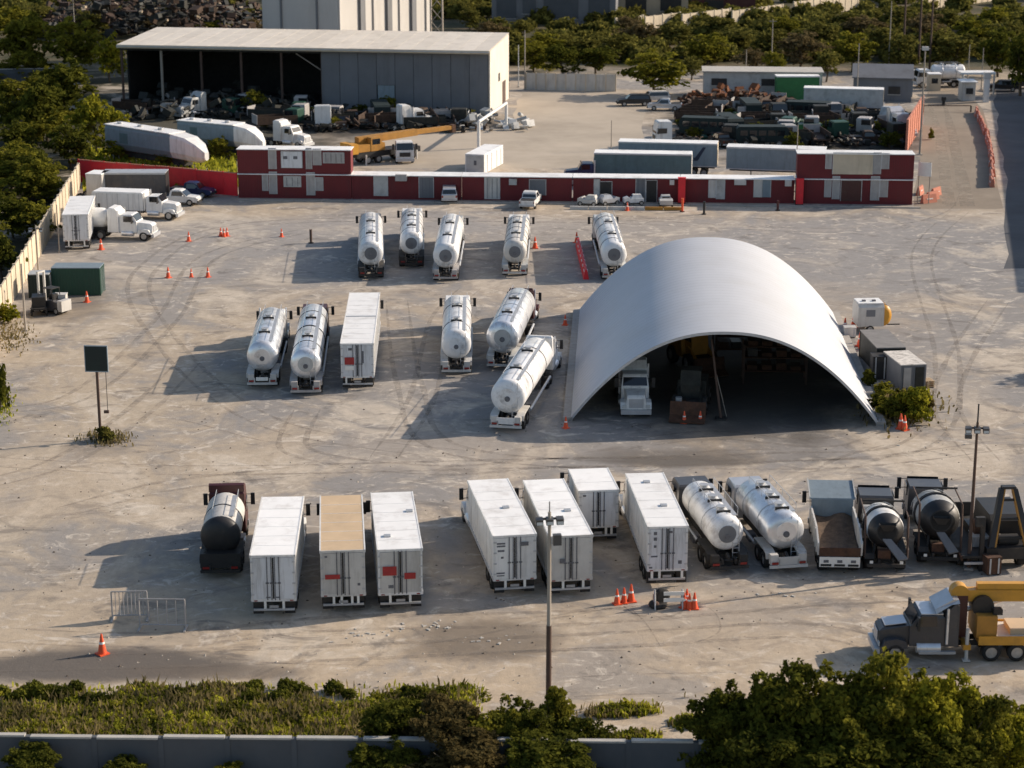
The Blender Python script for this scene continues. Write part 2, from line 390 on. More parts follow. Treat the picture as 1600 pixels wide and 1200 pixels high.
    L.new(hgt, bp.inputs["Height"]); L.new(bp.outputs[0], b.inputs["Normal"])
    return m
M['ground'] = ground_material()

def ground_height(x, y):
    h = 0.0
    return h
def ground_sheet():
    xs = list(np.concatenate([np.linspace(-2500, -160, 10), np.linspace(-150, 150, 60), np.linspace(160, 2500, 10)]))
    ys = list(np.concatenate([np.linspace(-200, 60, 6), np.linspace(70, 380, 40), np.linspace(400, 800, 24), np.linspace(900, 3500, 10)]))
    vs = []
    for y in ys:
        for x in xs:
            vs.append((x, y, ground_height(x, y)))
    nx = len(xs)
    fs = [(j * nx + i, j * nx + i + 1, (j + 1) * nx + i + 1, (j + 1) * nx + i) for j in range(len(ys) - 1) for i in range(nx - 1)]
    mb = MB().add(vs, fs, True)
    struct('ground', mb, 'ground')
ground_sheet()

def noisy_sheet(pts, z, n_sub=6, amp=0.5):
    """a ground sheet with a ragged outline"""
    out = []
    for a, b in zip(pts, pts[1:] + pts[:1]):
        for k in range(n_sub):
            f = k / n_sub
            out.append((a[0] + (b[0] - a[0]) * f + random.uniform(-amp, amp) * (k > 0), a[1] + (b[1] - a[1]) * f + random.uniform(-amp, amp) * (k > 0), z))
    return out
mat_asph = mat("old_asphalt", (0.075, 0.078, 0.085), 0.9, var=0.25, scale=0.15, dirt=(0.20, 0.17, 0.14), dirt_amt=0.5, bump=0.4, bscale=3)
M['asphalt'] = mat_asph
M['road'] = mat("dusty_access_road", (0.265, 0.215, 0.16), 0.95, var=0.18, scale=0.25, dirt=(0.16, 0.12, 0.08), dirt_amt=0.6, bump=0.4, bscale=3)
M['rut'] = mat("pale_wheel_rut", (0.335, 0.28, 0.215), 0.95, var=0.2, scale=0.4)
M['yard2'] = mat("concrete_yard", (0.40, 0.34, 0.265), 0.92, var=0.14, scale=0.12, dirt=(0.2, 0.16, 0.11), dirt_amt=0.55, bump=0.3, bscale=2)
M['track'] = mat("dark_tyre_track_dirt", (0.24, 0.205, 0.17), 0.95, var=0.35, scale=0.8)
def soften(m, lo, hi, scale, base):
    nt = m.node_tree; N = nt.nodes; L = nt.links
    tc = N.new("ShaderNodeTexCoord"); nz = N.new("ShaderNodeTexNoise"); nz.inputs["Scale"].default_value = scale; nz.inputs["Detail"].default_value = 8; nz.inputs["Roughness"].default_value = 0.75
    L.new(tc.outputs["Object"], nz.inputs["Vector"])
    r = N.new("ShaderNodeMapRange"); r.inputs[1].default_value = 0.38; r.inputs[2].default_value = 0.66; r.inputs[3].default_value = lo; r.inputs[4].default_value = hi
    L.new(nz.outputs[0], r.inputs[0]); L.new(r.outputs[0], N["Principled BSDF"].inputs["Alpha"])
soften(M['track'], 0.0, 0.40, 0.9, 0); soften(M['rut'], 0.25, 1.0, 0.7, 0)
def sheet(name, pxs, z, m, amp=0.4, n_sub=6):
    pts = [tuple(P(a, b)[:2]) for a, b in pxs]
    struct(name, MB().poly(noisy_sheet(pts, z, n_sub, amp)), m)
sheet('road', [(1428, 326), (1568, 326), (1535, 170), (1502, 128), (1450, 128), (1442, 200)], 0.004, 'road', 0.25)
for a, b in (((1476, 1474), (1490, 1462)), ((1504, 1494), (1520, 1484))):
    x0, x1 = a; x2, x3 = b
    sheet('wheel_rut', [(x0 - 4, 322), (x2 + 4, 322), (x1 + 3, 215), (x3 - 6, 160), (x3 - 12, 160), (x1 - 12, 215)], 0.008, 'rut', 0.12)
sheet('tarmac', [(1568, 420), (1900, 420), (1800, 140), (1556, 140), (1560, 200), (1572, 300)], 0.006, 'asphalt', 0.5)
sheet('concrete_yard', [(560, 262), (1000, 264), (1010, 150), (960, 140), (815, 140), (800, 200), (600, 215)], 0.005, 'yard2', 0.5)
# kerb along the foot of the red offices
ka, kb = P(372, 314), P(1440, 326)
kd = (kb - ka).normalized(); kn = Vector((kd.y, -kd.x, 0))
def kerb(name, a, b, w, h, m='kerb', n=24):
    for i in range(n):
        p = a + (b - a) * (i / n); q = a + (b - a) * ((i + 0.97) / n)
        mb = MB(); L_ = (q - p).length
        mb.box(0, L_, 0, w, 0, h)
        o = struct(name, mb, m); o.location = p; o.rotation_euler = (0, 0, math.atan2(b.y - a.y, b.x - a.x))
kerb('kerb', ka, kb, 0.5, 0.14)

def curve_track(pxs, w, z=0.009, n=16): world_track([P(a, b) for a, b in pxs], w, z, n)
def world_track(pts, w, z=0.009, n=16):
    def cr(p0, p1, p2, p3, t):
        return 0.5 * ((2 * p1) + (p2 - p0) * t + (2 * p0 - 5 * p1 + 4 * p2 - p3) * t * t + (3 * p1 - p0 - 3 * p2 + p3) * t ** 3)
    pp = [pts[0]] + pts + [pts[-1]]
    line = []
    for k in range(1, len(pp) - 2):
        for i in range(n): line.append(cr(pp[k - 1], pp[k], pp[k + 1], pp[k + 2], i / n))
    line.append(pts[-1])
    vs = []; fs = []
    for i, p in enumerate(line):
        d = (line[min(i + 1, len(line) - 1)] - line[max(i - 1, 0)]).normalized(); nn = Vector((-d.y, d.x, 0))
        ww = w * (0.6 + 0.4 * random.random()) * min(1, 0.15 + 3 * i / len(line), 0.15 + 3 * (len(line) - 1 - i) / len(line))
        vs += [(p.x + nn.x * ww / 2, p.y + nn.y * ww / 2, z), (p.x - nn.x * ww / 2, p.y - nn.y * ww / 2, z)]
        if i: k = 2 * i; fs.append((k - 2, k - 1, k + 1, k))
    struct('tyre_track', MB().add(vs, fs), 'track')
for pxs, w in ((((800, 1018), (930, 1012), (1060, 1008), (1120, 990), (1122, 965), (1106, 948)), 0.16), (((790, 968), (860, 962), (960, 950), (1050, 945), (1150, 955)), 0.28),
               (((640, 1010), (740, 994), (860, 968), (960, 950)), 0.35), (((985, 950), (1010, 975), (1032, 1010)), 0.13), (((975, 948), (1000, 962), (1050, 962), (1075, 948)), 0.3),
               (((700, 1025), (800, 1018), (980, 1017)), 0.35), (((0, 692), (90, 690), (165, 688), (260, 690)), 0.2), (((1000, 728), (1060, 712), (1120, 704), (1220, 702)), 0.5),
               (((880, 1060), (980, 1054), (1180, 1050)), 0.2), (((60, 1000), (200, 1010), (420, 1035), (600, 1040)), 0.3), (((1300, 330), (1400, 350), (1480, 330), (1500, 300)), 0.3),
               (((860, 1090), (960, 1086), (1090, 1082)), 0.2), (((200, 640), (300, 660), (420, 690), (560, 700)), 0.25), (((420, 350), (600, 344), (800, 340)), 0.2)):
    curve_track(pxs, w, z=0.009 + random.random() * 0.006)

def lane(pxs, w=0.55, gap=1.0):
    pts = [P(a, b) for a, b in pxs]
    for s in (-gap, gap):
        off = []
        for i, p in enumerate(pts):
            d = (pts[min(i + 1, len(pts) - 1)] - pts[max(i - 1, 0)]).normalized(); off.append(p + Vector((-d.y, d.x, 0)) * s)
        world_track(off, w, 0.009 + random.random() * 0.008)
for pxs in (((1500, 330), (1440, 400), (1480, 560), (1440, 690), (1200, 715), (800, 725), (300, 735), (-40, 720)), ((1500, 340), (1300, 360), (900, 345), (400, 350), (230, 420), (250, 520), (420, 660), (760, 715)),
            ((-40, 640), (120, 620), (260, 500), (330, 400), (520, 352)), ((1600, 690), (1300, 725), (900, 722), (700, 735), (500, 720)), ((-40, 990), (250, 1000), (520, 975), (900, 965), (1300, 935), (1600, 925)),
            ((-40, 1040), (300, 1030), (640, 1015), (960, 1000), (1250, 985), (1380, 1010)), ((620, 470), (640, 600), (700, 700), (1000, 730)), ((480, 640), (460, 700), (560, 725)), ((1400, 700), (1330, 720), (1300, 735)),
            ((1560, 470), (1500, 560), (1480, 640), (1540, 720)), ((735, 450), (690, 500), (660, 620), (600, 715)), ((300, 560), (220, 640), (100, 720), (-40, 760)), ((100, 800), (260, 760), (480, 735)), ((1010, 690), (1120, 680), (1300, 690), (1420, 640))):
    lane(pxs)
# loose stones and rubbish
def scatter(n, box, smin, smax, z=0.0):
    mb = MB()
    for _ in range(n):
        p = P(random.uniform(box[0], box[2]), random.uniform(box[1], box[3]))
        s = random.uniform(smin, smax); a = random.random() * 6.28
        vs = []
        for k in range(5):
            th = a + k * 1.257; r = s * random.uniform(0.6, 1.1)
            vs.append((p.x + r * math.cos(th), p.y + r * math.sin(th), -0.01))
        vs.append((p.x, p.y, s * random.uniform(0.4, 0.9)))
        mb.add(vs, [(k, (k + 1) % 5, 5) for k in range(5)])
    return mb
M['stone'] = mat("pale_stone", (0.50, 0.44, 0.36), 0.95, var=0.3, scale=3)
M['darkstone'] = mat("dark_clod", (0.10, 0.08, 0.06), 0.95, var=0.3, scale=3)
mbs = scatter(500, (0, 690, 1600, 1080), 0.03, 0.11)
stuff('gravel', mbs, 'stone', 'pale loose stones scattered over the bare earth yard', 'gravel')
mbs = scatter(420, (0, 640, 1600, 1090), 0.04, 0.13)
stuff('gravel', mbs, 'darkstone', 'dark clods and grit scattered over the bare earth yard', 'gravel')
mbs = MB()
for (cx, cy, n, sx) in ((560, 992, 14, 30), (640, 982, 16, 40), (690, 975, 10, 20), (1240, 930, 8, 40), (1440, 690, 6, 40), (760, 1000, 14, 30)):
    for _ in range(n):
        p = P(random.gauss(cx, sx), random.gauss(cy, 4)); s = random.uniform(0.04, 0.13)
        mbs.box(p.x - s, p.x + s, p.y - s * 0.5, p.y + s * 0.5, 0, s * 0.4, rot=random.random() * 3)
stuff('rubbish', mbs, 'wallcap', 'scattered pale rubble and litter on the bare earth strip', 'rubbish')

# ------------------------------------------------------------------ vehicle parts
_wm = {}
def wheel(T, x, y, r=0.5, w=0.3, rimm='rim'):
    k = (r, w)
    if k not in _wm:
        t = MB(); prof = [(-w / 2, r * 0.62), (-w / 2, r * 0.93), (-w * 0.36, r), (w * 0.36, r), (w / 2, r * 0.93), (w / 2, r * 0.62)]
        n = 18; vs = []
        for a, rr in prof:
            for i in range(n):
                th = 2 * math.pi * i / n; vs.append((a, rr * math.cos(th), rr * math.sin(th)))
        fs = [(q * n + i, q * n + (i + 1) % n, (q + 1) * n + (i + 1) % n, (q + 1) * n + i) for q in range(len(prof) - 1) for i in range(n)]
        t.add(vs, fs, True)
        d = MB().cyl((-w * 0.40, 0, 0), (w * 0.40, 0, 0), r * 0.625, n=14)
        d.cyl((-w * 0.47, 0, 0), (w * 0.47, 0, 0), r * 0.22, n=8)
        _wm[k] = (t.mesh('wheel'), d.mesh('rim'))
    o = link('wheel', _wm[k][0], 'rubber', T); o.location = (x, y, r)
    link('rim', _wm[k][1], rimm, o)
def axles(T, ys, track=0.95, r=0.5, dual=True):
    for y, du in ys:
        for s in (-1, 1):
            wheel(T, s * (track if du else track + 0.08), y, r, 0.58 if du else 0.30)
def mirrors(C, y, z, x=1.42):
    for s in (-1, 1):
        mb = MB().box(s * x - 0.13, s * x + 0.13, y - 0.06, y + 0.06, z - 0.38, z + 0.38)
        mb.cyl((s * (x - 0.5), y + 0.05, z + 0.3), (s * x, y, z + 0.3), 0.025, n=5).cyl((s * (x - 0.5), y + 0.05, z - 0.3), (s * x, y, z - 0.3), 0.025, n=5)
        part('mirror', mb, 'black', C)
def cab(T, y0, kind='hood', m='white', sleeper=0.0, H=2.9, dark_top=None):
    """driver's cab behind y0..: hood = long bonnet, flat = cab over engine"""
    if kind == 'hood':
        C = part('cab', MB().prism([(0, 0.85), (0, H - 0.15), (0.15, H), (1.3, H + 0.02), (1.45, H - 0.08), (1.9, 2.0), (1.9, 0.85)], -1.05, 1.05, [0, 0.06, 0.12, 0.12, 0.1, 0, 0]), m, T)
        C.location = (0, y0, 0)
        part('hood', MB().prism([(1.905, 0.75), (1.905, 1.95), (3.3, 1.78), (3.5, 1.6), (3.55, 0.75)], -0.85, 0.85, [0, 0.05, 0.2, 0.15, 0.05]), m, C)
        for s in (-1, 1):
            part('fender', MB().prism([(1.95, 0.75), (2.1, 1.15), (2.6, 1.3), (3.2, 1.2), (3.5, 0.75)], s * 0.98 - 0.2, s * 0.98 + 0.2), m, C)
            part('side_window', MB().prism([(0.45, 2.0), (0.45, 2.6), (1.32, 2.6), (1.6, 2.0)], s * 1.045 - 0.02, s * 1.045 + 0.02), 'glass', C)
            part('headlight', MB().box(s * 0.88 - 0.16, s * 0.88 + 0.16, 3.5, 3.57, 0.85, 1.08), 'headlight', C)
            part('exhaust_stack', MB().cyl((s * 1.12, -0.12, 1.0), (s * 1.12, -0.12, H + 0.45), 0.075, n=8), 'steel', C)
            part('fuel_tank', MB().cyl((s * 0.95, 0.2, 0.75), (s * 0.95, 1.5, 0.75), 0.3, n=12), 'steel', C)
        part('windscreen', MB().add([(-0.88, 1.52, 2.72), (0.88, 1.52, 2.72), (0.94, 1.86, 2.07), (-0.94, 1.86, 2.07)], [(0, 1, 2, 3)]).box(-0.02, 0.02, 1.5, 1.55, 2.1, 2.7), 'glass', C)
        part('grille', MB().box(-0.55, 0.55, 3.54, 3.58, 0.85, 1.55), 'galv', C)
        part('bumper', MB().box(-1.15, 1.15, 3.5, 3.78, 0.4, 0.74), 'galv', C)
        mirrors(C, 1.5, 2.3)
        end = y0 + 3.78; fy = y0 + 2.65
        if sleeper:
            part('sleeper', MB().prism([(-sleeper, 0.85), (-sleeper, H + 0.55), (-sleeper + 0.15, H + 0.7), (-0.5, H + 0.62), (-0.01, H + 0.1), (-0.01, 0.85)], -1.12, 1.12, [0, 0.05, 0.15, 0.15, 0.08, 0]), m, C)
    else:
        C = part('cab', MB().prism([(0, 0.7), (0, H - 0.12), (0.12, H), (1.75, H), (1.95, H - 0.15), (2.2, 1.75), (2.25, 0.7)], -1.15, 1.15, [0, 0.05, 0.12, 0.12, 0.08, 0, 0]), m, T)
        C.location = (0, y0, 0)
        for s in (-1, 1):
            part('side_window', MB().prism([(0.7, 1.8), (0.7, 2.5), (1.85, 2.5), (2.1, 1.8)], s * 1.15 - 0.02, s * 1.15 + 0.02), 'glass', C)
            part('headlight', MB().box(s * 0.85 - 0.2, s * 0.85 + 0.2, 2.22, 2.27, 0.8, 1.05), 'headlight', C)
        part('windscreen', MB().add([(-1.0, 2.0, 2.68), (1.0, 2.0, 2.68), (1.08, 2.21, 1.8), (-1.08, 2.21, 1.8)], [(0, 1, 2, 3)]), 'glass', C)
        part('grille', MB().box(-0.7, 0.7, 2.235, 2.27, 0.95, 1.5), 'black', C)
        part('bumper', MB().box(-1.2, 1.2, 2.1, 2.38, 0.35, 0.7), 'galv', C)
        mirrors(C, 2.0, 2.2, 1.5)
        end = y0 + 2.38; fy = y0 + 1.3
    if dark_top:
        part('roof', MB().box(-0.95, 0.95, 0.1, 1.3, H + 0.03, H + 0.09), dark_top, C)
    axles(T, [(fy, False)])
    return C, end
def chassis(T, y0, y1, z=0.95):
    mb = MB()
    for s in (-1, 1): mb.box(s * 0.42 - 0.07, s * 0.42 + 0.07, y0, y1, z - 0.28, z)
    y = y0 + 0.4
    while y < y1: mb.box(-0.42, 0.42, y, y + 0.12, z - 0.24, z - 0.06); y += 1.3
    part('chassis', mb, 'dark', T)
def underride(T, w=1.15, z0=0.48, z1=0.95, y=0.05, m='galv', posts=(-0.6, 0.55)):
    mb = MB().box(-w, w, y, y + 0.1, z0, z0 + 0.12)
    part('bumper', mb, m, T)
    for s in posts: part('bumper_post', MB().box(s - 0.07, s + 0.07, y - 0.02, y + 0.1, z0 + 0.12, z1 + 0.1), 'reflect', T)

def box_truck(label, rear, front, h, W=2.55, roof='roof_white', wall='white', door='door_grey', cabm='white', cabkind='hood', placards=(), marks=(), cat='box truck', group=None, name='box_truck', hatches=(), roof_band=False, sleeper=0.0, Hbox=2.72, posts=(-0.6, 0.55), cabH=2.9, L=None):
    a = P(*rear, h); b = P(*front, h)
    L = L or (b - a).length
    T = thing(name, label, cat, (a.x, a.y, 0), heading(a, b), group)
    zb = h - Hbox; w = W / 2
    body = part('cargo_box', MB().box(-w + 0.03, w - 0.03, 0.06, L - 0.02, zb, h - 0.07), wall, T)
    mb = MB()
    y = 0.35
    while y < L - 0.2:
        for s in (-1, 1): mb.box(s * (w - 0.012) - 0.02, s * (w - 0.012) + 0.02, y, y + 0.05, zb + 0.1, h - 0.12)
        y += 0.61
    p_ = part('side_post', mb, wall, T); p_['kind'] = 'stuff'
    for s in (-1, 1):
        part('bottom_rail', MB().box(s * w - 0.035, s * w + 0.035, 0.02, L, zb - 0.08, zb + 0.09), 'galv', T)
        part('top_rail', MB().box(s * w - 0.04, s * w + 0.04, 0.0, L + 0.02, h - 0.16, h + 0.015), 'white', T)
    part('roof', MB().box(-w + 0.045, w - 0.045, 0.08, L, h - 0.06, h), roof, T)
    if roof_band: part('roof_joint', MB().box(-w + 0.05, w - 0.05, L * 0.5, L * 0.5 + 0.28, h + 0.002, h + 0.03), 'galv', T)
    for (hx, hy) in hatches:
        part('roof_vent', MB().box(hx * W - 0.2, hx * W + 0.2, hy * L, hy * L + 0.35, h + 0.003, h + 0.09), 'galv', T)
    fr = MB().box(-w, w, 0.0, 0.09, h - 0.15, h - 0.005).box(-w, w, 0.0, 0.09, zb - 0.1, zb + 0.06)
    for s in (-1, 1): fr.box(s * (w - 0.05) - 0.05, s * (w - 0.05) + 0.05, 0.0, 0.09, zb + 0.06, h - 0.15)
    part('rear_frame', fr, wall, T)
    part('door_seal', MB().box(-0.049, 0.049, 0.01, 0.06, zb + 0.07, h - 0.17), 'dark', T)
    for s in (-1, 1):
        x0, x1 = (-w + 0.11, -0.05) if s < 0 else (0.05, w - 0.11)
        D = part('door', MB().box(x0, x1, -0.012, 0.05, zb + 0.07, h - 0.17), door, T)
        for q in (0.10, 0.34):
            rx = -q if s < 0 else q
            part('lock_rod', MB().cyl((rx, -0.04, zb + 0.0), (rx, -0.04, h - 0.1), 0.028, n=6).box(rx - 0.09, rx + 0.09, -0.06, -0.02, zb + 1.0, zb + 1.08), 'marking', D)
        for k in range(4):
            zz = zb + 0.3 + k * (Hbox - 0.75) / 3
            xx = s * (w - 0.1)
            part('hinge', MB().box(xx - 0.09, xx + 0.09, -0.04, -0.013, zz, zz + 0.09), 'galv', D)
        part('tail_light', MB().box(s * (w - 0.25) - 0.1, s * (w - 0.25) + 0.1, -0.02, -0.002, zb - 0.07, zb - 0.01), 'light', T)
        part('mud_flap', MB().box(s * 0.9 - 0.3, s * 0.9 + 0.3, 0.25, 0.28, 0.2, 0.9), 'black', T)
    for (cx, cz, sw, sh, m) in placards:
        part('placard', MB().box(cx - sw / 2, cx + sw / 2, -0.075, -0.062, zb + cz, zb + cz + sh), m, T, None)
    for (cx, cz, sw, sh) in marks:
        part('marking', MB().box(cx - sw / 2, cx + sw / 2, -0.02, -0.014, zb + cz, zb + cz + sh), 'marking', T)
    part('number_plate', MB().box(-0.26, 0.26, 0.03, 0.045, 0.62, 0.78), 'shade', T)
    for k in range(1, int(L / 1.6)): part('roof_seam', MB().box(-w + 0.06, w - 0.06, k * 1.6, k * 1.6 + 0.03, h + 0.001, h + 0.012), 'roof_white', T)
    underride(T, w - 0.1, 0.45, zb, posts=posts)
    chassis(T, 0.15, L + 1.6, zb - 0.02)
    axles(T, [(1.5, True), (2.85, True)])
    part('landing_skirt', MB().box(-w + 0.12, w - 0.12, L * 0.45, L * 0.72, 0.55, zb - 0.09), 'dark', T)
    C, end = cab(T, L + 0.45, cabkind, cabm, sleeper, H=cabH)
    return T

def tanker(label, rear, front, hz=3.0, r=1.12, tank='tankwhite', band='galv', bands=3, cabm='white', kind='hood', cat='tanker truck', name='tanker_truck', group=None, sleeper=0.0, semi=True, plate=None, ez=1.0, hatches=2, end='tankgrey', cabH=2.9, L=None, rot=None, twin=False, ladder=True, tail='offwhite', cabroof=None, Ladd=0.0):
    a = P(*rear); b = P(*front, hz)
    L = (L or (b - a).length) + Ladd
    T = thing(name, label, cat, (a.x, a.y, 0), heading(a, b) if rot is None else rot, group)
    clen = 3.78 if kind == 'hood' else 2.38
    y1 = L - clen - sleeper - (0.9 if semi else 0.35)
    y0 = 0.75; zc = 1.22 + r * ez
    prof = []
    for k in range(8):
        th = k / 7 * math.pi / 2; prof.append((y0 + 0.42 * (1 - math.sin(th)), max(0.03, r * (math.cos(math.pi / 2 - th) ** 0.55))))
    pr = [(y0 + 0.0, r * 0.05), (y0 + 0.02, r * 0.45), (y0 + 0.08, r * 0.72), (y0 + 0.18, r * 0.88), (y0 + 0.3, r * 0.965), (y0 + 0.45, r)]
    if twin:
        ym = (y0 + y1) / 2
        pr += [(ym - 0.25, r), (ym - 0.06, r * 0.96), (ym + 0.06, r * 0.96), (ym + 0.25, r)]
    pr += [(y1 - 0.45, r), (y1 - 0.3, r * 0.965), (y1 - 0.18, r * 0.88), (y1 - 0.08, r * 0.72), (y1 - 0.02, r * 0.45), (y1, r * 0.05)]
    B = part('tank', MB().lathe_y(pr, 0, zc, 32, 1.0, ez), tank, T)
    for k in range(bands):
        yb = y0 + 0.5 + (y1 - y0 - 1.0) * (k + 0.5) / bands
        part('band', MB().lathe_y([(yb - 0.06, r * 0.99), (yb - 0.06, r + 0.025), (yb + 0.06, r + 0.025), (yb + 0.06, r * 0.99)], 0, zc, 32, 1.0, ez), band, B)
    part('end_plate', MB().cyl((0, y0 - 0.03, zc + 0.05), (0, y0 + 0.03, zc + 0.05), r * 0.50, n=20), end, B)
    part('manhole', MB().cyl((0, y0 - 0.08, zc - 0.1), (0, y0 - 0.03, zc - 0.1), r * 0.16, n=12), 'marking', B)
    top = zc + r * ez
    for k in range(hatches):
        yb = y0 + (y1 - y0) * (k + 0.8) / (hatches + 0.6)
        part('hatch', MB().cyl((0, yb, top - 0.05), (0, yb, top + 0.16), 0.27, n=12).cyl((0, yb, top + 0.16), (0, yb, top + 0.2), 0.31, n=12), 'galv', B)
        part('hatch_rail', MB().box(-0.45, 0.45, yb - 0.62, yb - 0.52, top - 0.08, top + 0.1), 'dark', B)
    rl = MB()
    for s in (-0.5, 0.85): rl.cyl((s, y0 + 0.9, top + 0.32), (s, y1 - 0.8, top + 0.32), 0.02, n=4)
    for q in range(5):
        for s in (-0.5, 0.85): rl.cyl((s, y0 + 0.9 + q * (y1 - y0 - 1.7) / 4, top - 0.2), (s, y0 + 0.9 + q * (y1 - y0 - 1.7) / 4, top + 0.32), 0.02, n=4)
    part('handrail', rl, 'galv', B)
    for s in (-1, 1): part('tool_box', MB().box(s * 1.0 - 0.22, s * 1.0 + 0.22, y0 + 3.6, y0 + 4.5, 0.55, 1.05), 'marking' if bands == 2 else 'shade', T)
    part('walkway', MB().box(0.42, 0.78, y0 + 0.8, y1 - 0.7, top - 0.16, top - 0.10), 'galv', B)
    for s in (-1, 1):
        part('fender', MB().prism([(0.5, 0.85), (0.6, 1.2), (1.2, 1.3), (3.2, 1.3), (3.6, 0.85), (3.45, 0.85), (3.1, 1.22), (1.2, 1.22), (0.72, 1.13), (0.62, 0.85)], s * 0.98 - 0.3, s * 0.98 + 0.3), tail, T)
        part('tail_light', MB().box(s * 0.85 - 0.2, s * 0.85 + 0.2, -0.03, 0.0, 0.66, 0.8), 'light', T)
        part('saddle', MB().box(s * 0.5 - 0.08, s * 0.5 + 0.08, y0 + 0.4, y1 - 0.3, 0.96, 1.35), 'dark', T)
        part('rear_cabinet', MB().box(s * 0.88 - 0.24, s * 0.88 + 0.24, 0.05, 0.45, 0.62, 1.25), tail, T)
        part('hose_tube', MB().cyl((s * (r * 0.92 + 0.1), y0 + 2.4, 0.98), (s * (r * 0.92 + 0.1), y1 - 1.6, 0.98), 0.11, n=8), 'galv', T)
    if ladder:
        mb = MB()
        for s in (-0.2, 0.2): mb.cyl((0.55 + s, y0 - 0.02, 0.7), (0.55 + s, y0 + 0.12, top - 0.2), 0.025, n=5)
        for k in range(7): mb.cyl((0.35, y0 + 0.02 * k - 0.02, 0.85 + k * 0.3), (0.75, y0 + 0.02 * k - 0.02, 0.85 + k * 0.3), 0.02, n=5)
        part('ladder', mb, 'galv', T)
    part('bumper', MB().box(-1.2, 1.2, -0.05, 0.05, 0.42, 0.6), tail, T)
    for s in (-0.62, 0.62): part('bumper_post', MB().box(s - 0.07, s + 0.07, -0.02, 0.06, 0.6, 0.95), tail, T)
    if plate: part('rear_sign', MB().box(-plate[0] / 2, plate[0] / 2, -0.02, 0.02, plate[1], plate[1] + plate[2]), plate[3], T)
    part('valve', MB().cyl((0, 0.3, 0.95), (0, 0.75, 1.1), 0.13, n=8).cyl((-0.25, 0.35, 0.85), (0.25, 0.35, 0.85), 0.08, n=8), 'dark', T)
    chassis(T, 0.1, L - 2.0, 0.95)
    C, endy = cab(T, L - clen, kind, cabm, sleeper, H=cabH, dark_top=cabroof)
    ax = [(1.4, True), (2.7, True)]
    if semi: ax += [(L - clen - 1.2 - sleeper, True), (L - clen - 2.5 - sleeper, True)]
    axles(T, ax)
    return T
# ------------------------------------------------------------------ vegetation makers
def leaf_cloud(lobes, n, size, seed, up=0.25):
    """n bent leaf clumps spread through and over the lobes (cx, cy, cz, rx, ry, rz)"""
    g = np.random.default_rng(seed)
    vol = np.array([(l[3] * l[4] * l[5]) ** 0.62 for l in lobes]); vol /= vol.sum()
    k = g.choice(len(lobes), n, p=vol)
    Lb = np.array(lobes)[k]
    d = g.normal(size=(n, 3)); d /= np.linalg.norm(d, axis=1)[:, None]
    d[:, 2] = np.where(d[:, 2] < -0.35, -d[:, 2] * 0.6, d[:, 2])
    rad = g.uniform(0.35, 1.0, n) ** 0.45 * g.uniform(0.8, 1.12, n)
    c = Lb[:, :3] + d * Lb[:, 3:6] * rad[:, None]
    nrm = d * 0.6 + g.normal(size=(n, 3)) * 0.7; nrm[:, 2] += up
    nrm /= np.linalg.norm(nrm, axis=1)[:, None]
    a = np.cross(nrm, g.normal(size=(n, 3))); a /= np.linalg.norm(a, axis=1)[:, None]
    b = np.cross(nrm, a)
    s = size * g.uniform(0.35, 1.5, n)[:, None]
    w = g.uniform(0.45, 0.8, n)[:, None]
    v = np.stack([c - a * s, c + b * s * w + nrm * s * 0.15, c + a * s * 1.1 - nrm * s * 0.25, c - b * s * w + nrm * s * 0.15], axis=1).reshape(-1, 3)
    f = np.arange(n * 4).reshape(-1, 4)
    me = bpy.data.meshes.new("crown")
    me.from_pydata(v.tolist(), [], f.tolist()); me.update()
    return me
def crown_lobes(seed, w=1.0, h=1.0, base=0.25, n=8):
    """lobes of a crown one unit wide and one unit high"""
    g = random.Random(seed); out = []; sub_ = []
    for i in range(n):
        a = g.uniform(0, 6.28); rr = g.uniform(0.05, 0.34) * w
        z = base + (h - base) * g.uniform(0.16, 0.76)
        r = g.uniform(0.15, 0.27)
        rr *= 1.1 - 0.5 * (z - base) / (h - base)
        out.append((rr * math.cos(a), rr * math.sin(a), z, r * w, r * w, r * g.uniform(0.6, 0.95) * h))
    for (x, y, z, rx, ry, rz) in out:
        for _ in range(6):
            d = Vector((g.gauss(0, 1), g.gauss(0, 1), g.gauss(0.35, 0.8))).normalized(); k = g.uniform(0.28, 0.5)
            sub_.append((x + d.x * rx * 0.95, y + d.y * ry * 0.95, max(0.04, z + d.z * rz * 0.95), rx * k, ry * k, rz * k * g.uniform(0.7, 1.1)))
    # a few sprigs that break the outline
    for _ in range(n):
        a = g.uniform(0, 6.28); t = g.uniform(0.25, 1.0)
        sub_.append((math.cos(a) * 0.40 * w * math.sqrt(max(0.1, 1.15 - t)), math.sin(a) * 0.40 * w * math.sqrt(max(0.1, 1.15 - t)), base + (h - base) * t * 0.92, 0.06 * w, 0.06 * w, 0.1 * h))
    out = [(x, y, z, rx * 0.85, ry * 0.85, rz * 0.85) for (x, y, z, rx, ry, rz) in out]
    return out + sub_ + [(0, 0, base + (h - base) * 0.45, 0.28 * w, 0.28 * w, 0.3 * h)]
def trunk_mb(h, r, seed, spread=0.3):
    g = random.Random(seed); mb = MB()
    k = 1.0
    p = Vector((0, 0, -0.1)); rr = r
    for i in range(4):
        q = p + Vector((g.uniform(-1, 1) * 0.05 * h, g.uniform(-1, 1) * 0.05 * h, h * 0.16))
        mb.cyl(p, q, rr, rr * 0.8, 7); rr *= 0.8
        if i >= 1:
            for _ in range(2):
                a = g.uniform(0, 6.28); e = q + Vector((math.cos(a) * h * spread * 0.7, math.sin(a) * h * spread * 0.7, h * g.uniform(0.12, 0.28)))
                mb.cyl(q, e, rr * 0.6, rr * 0.2, 5)
        p = q
    return mb
_var = {}
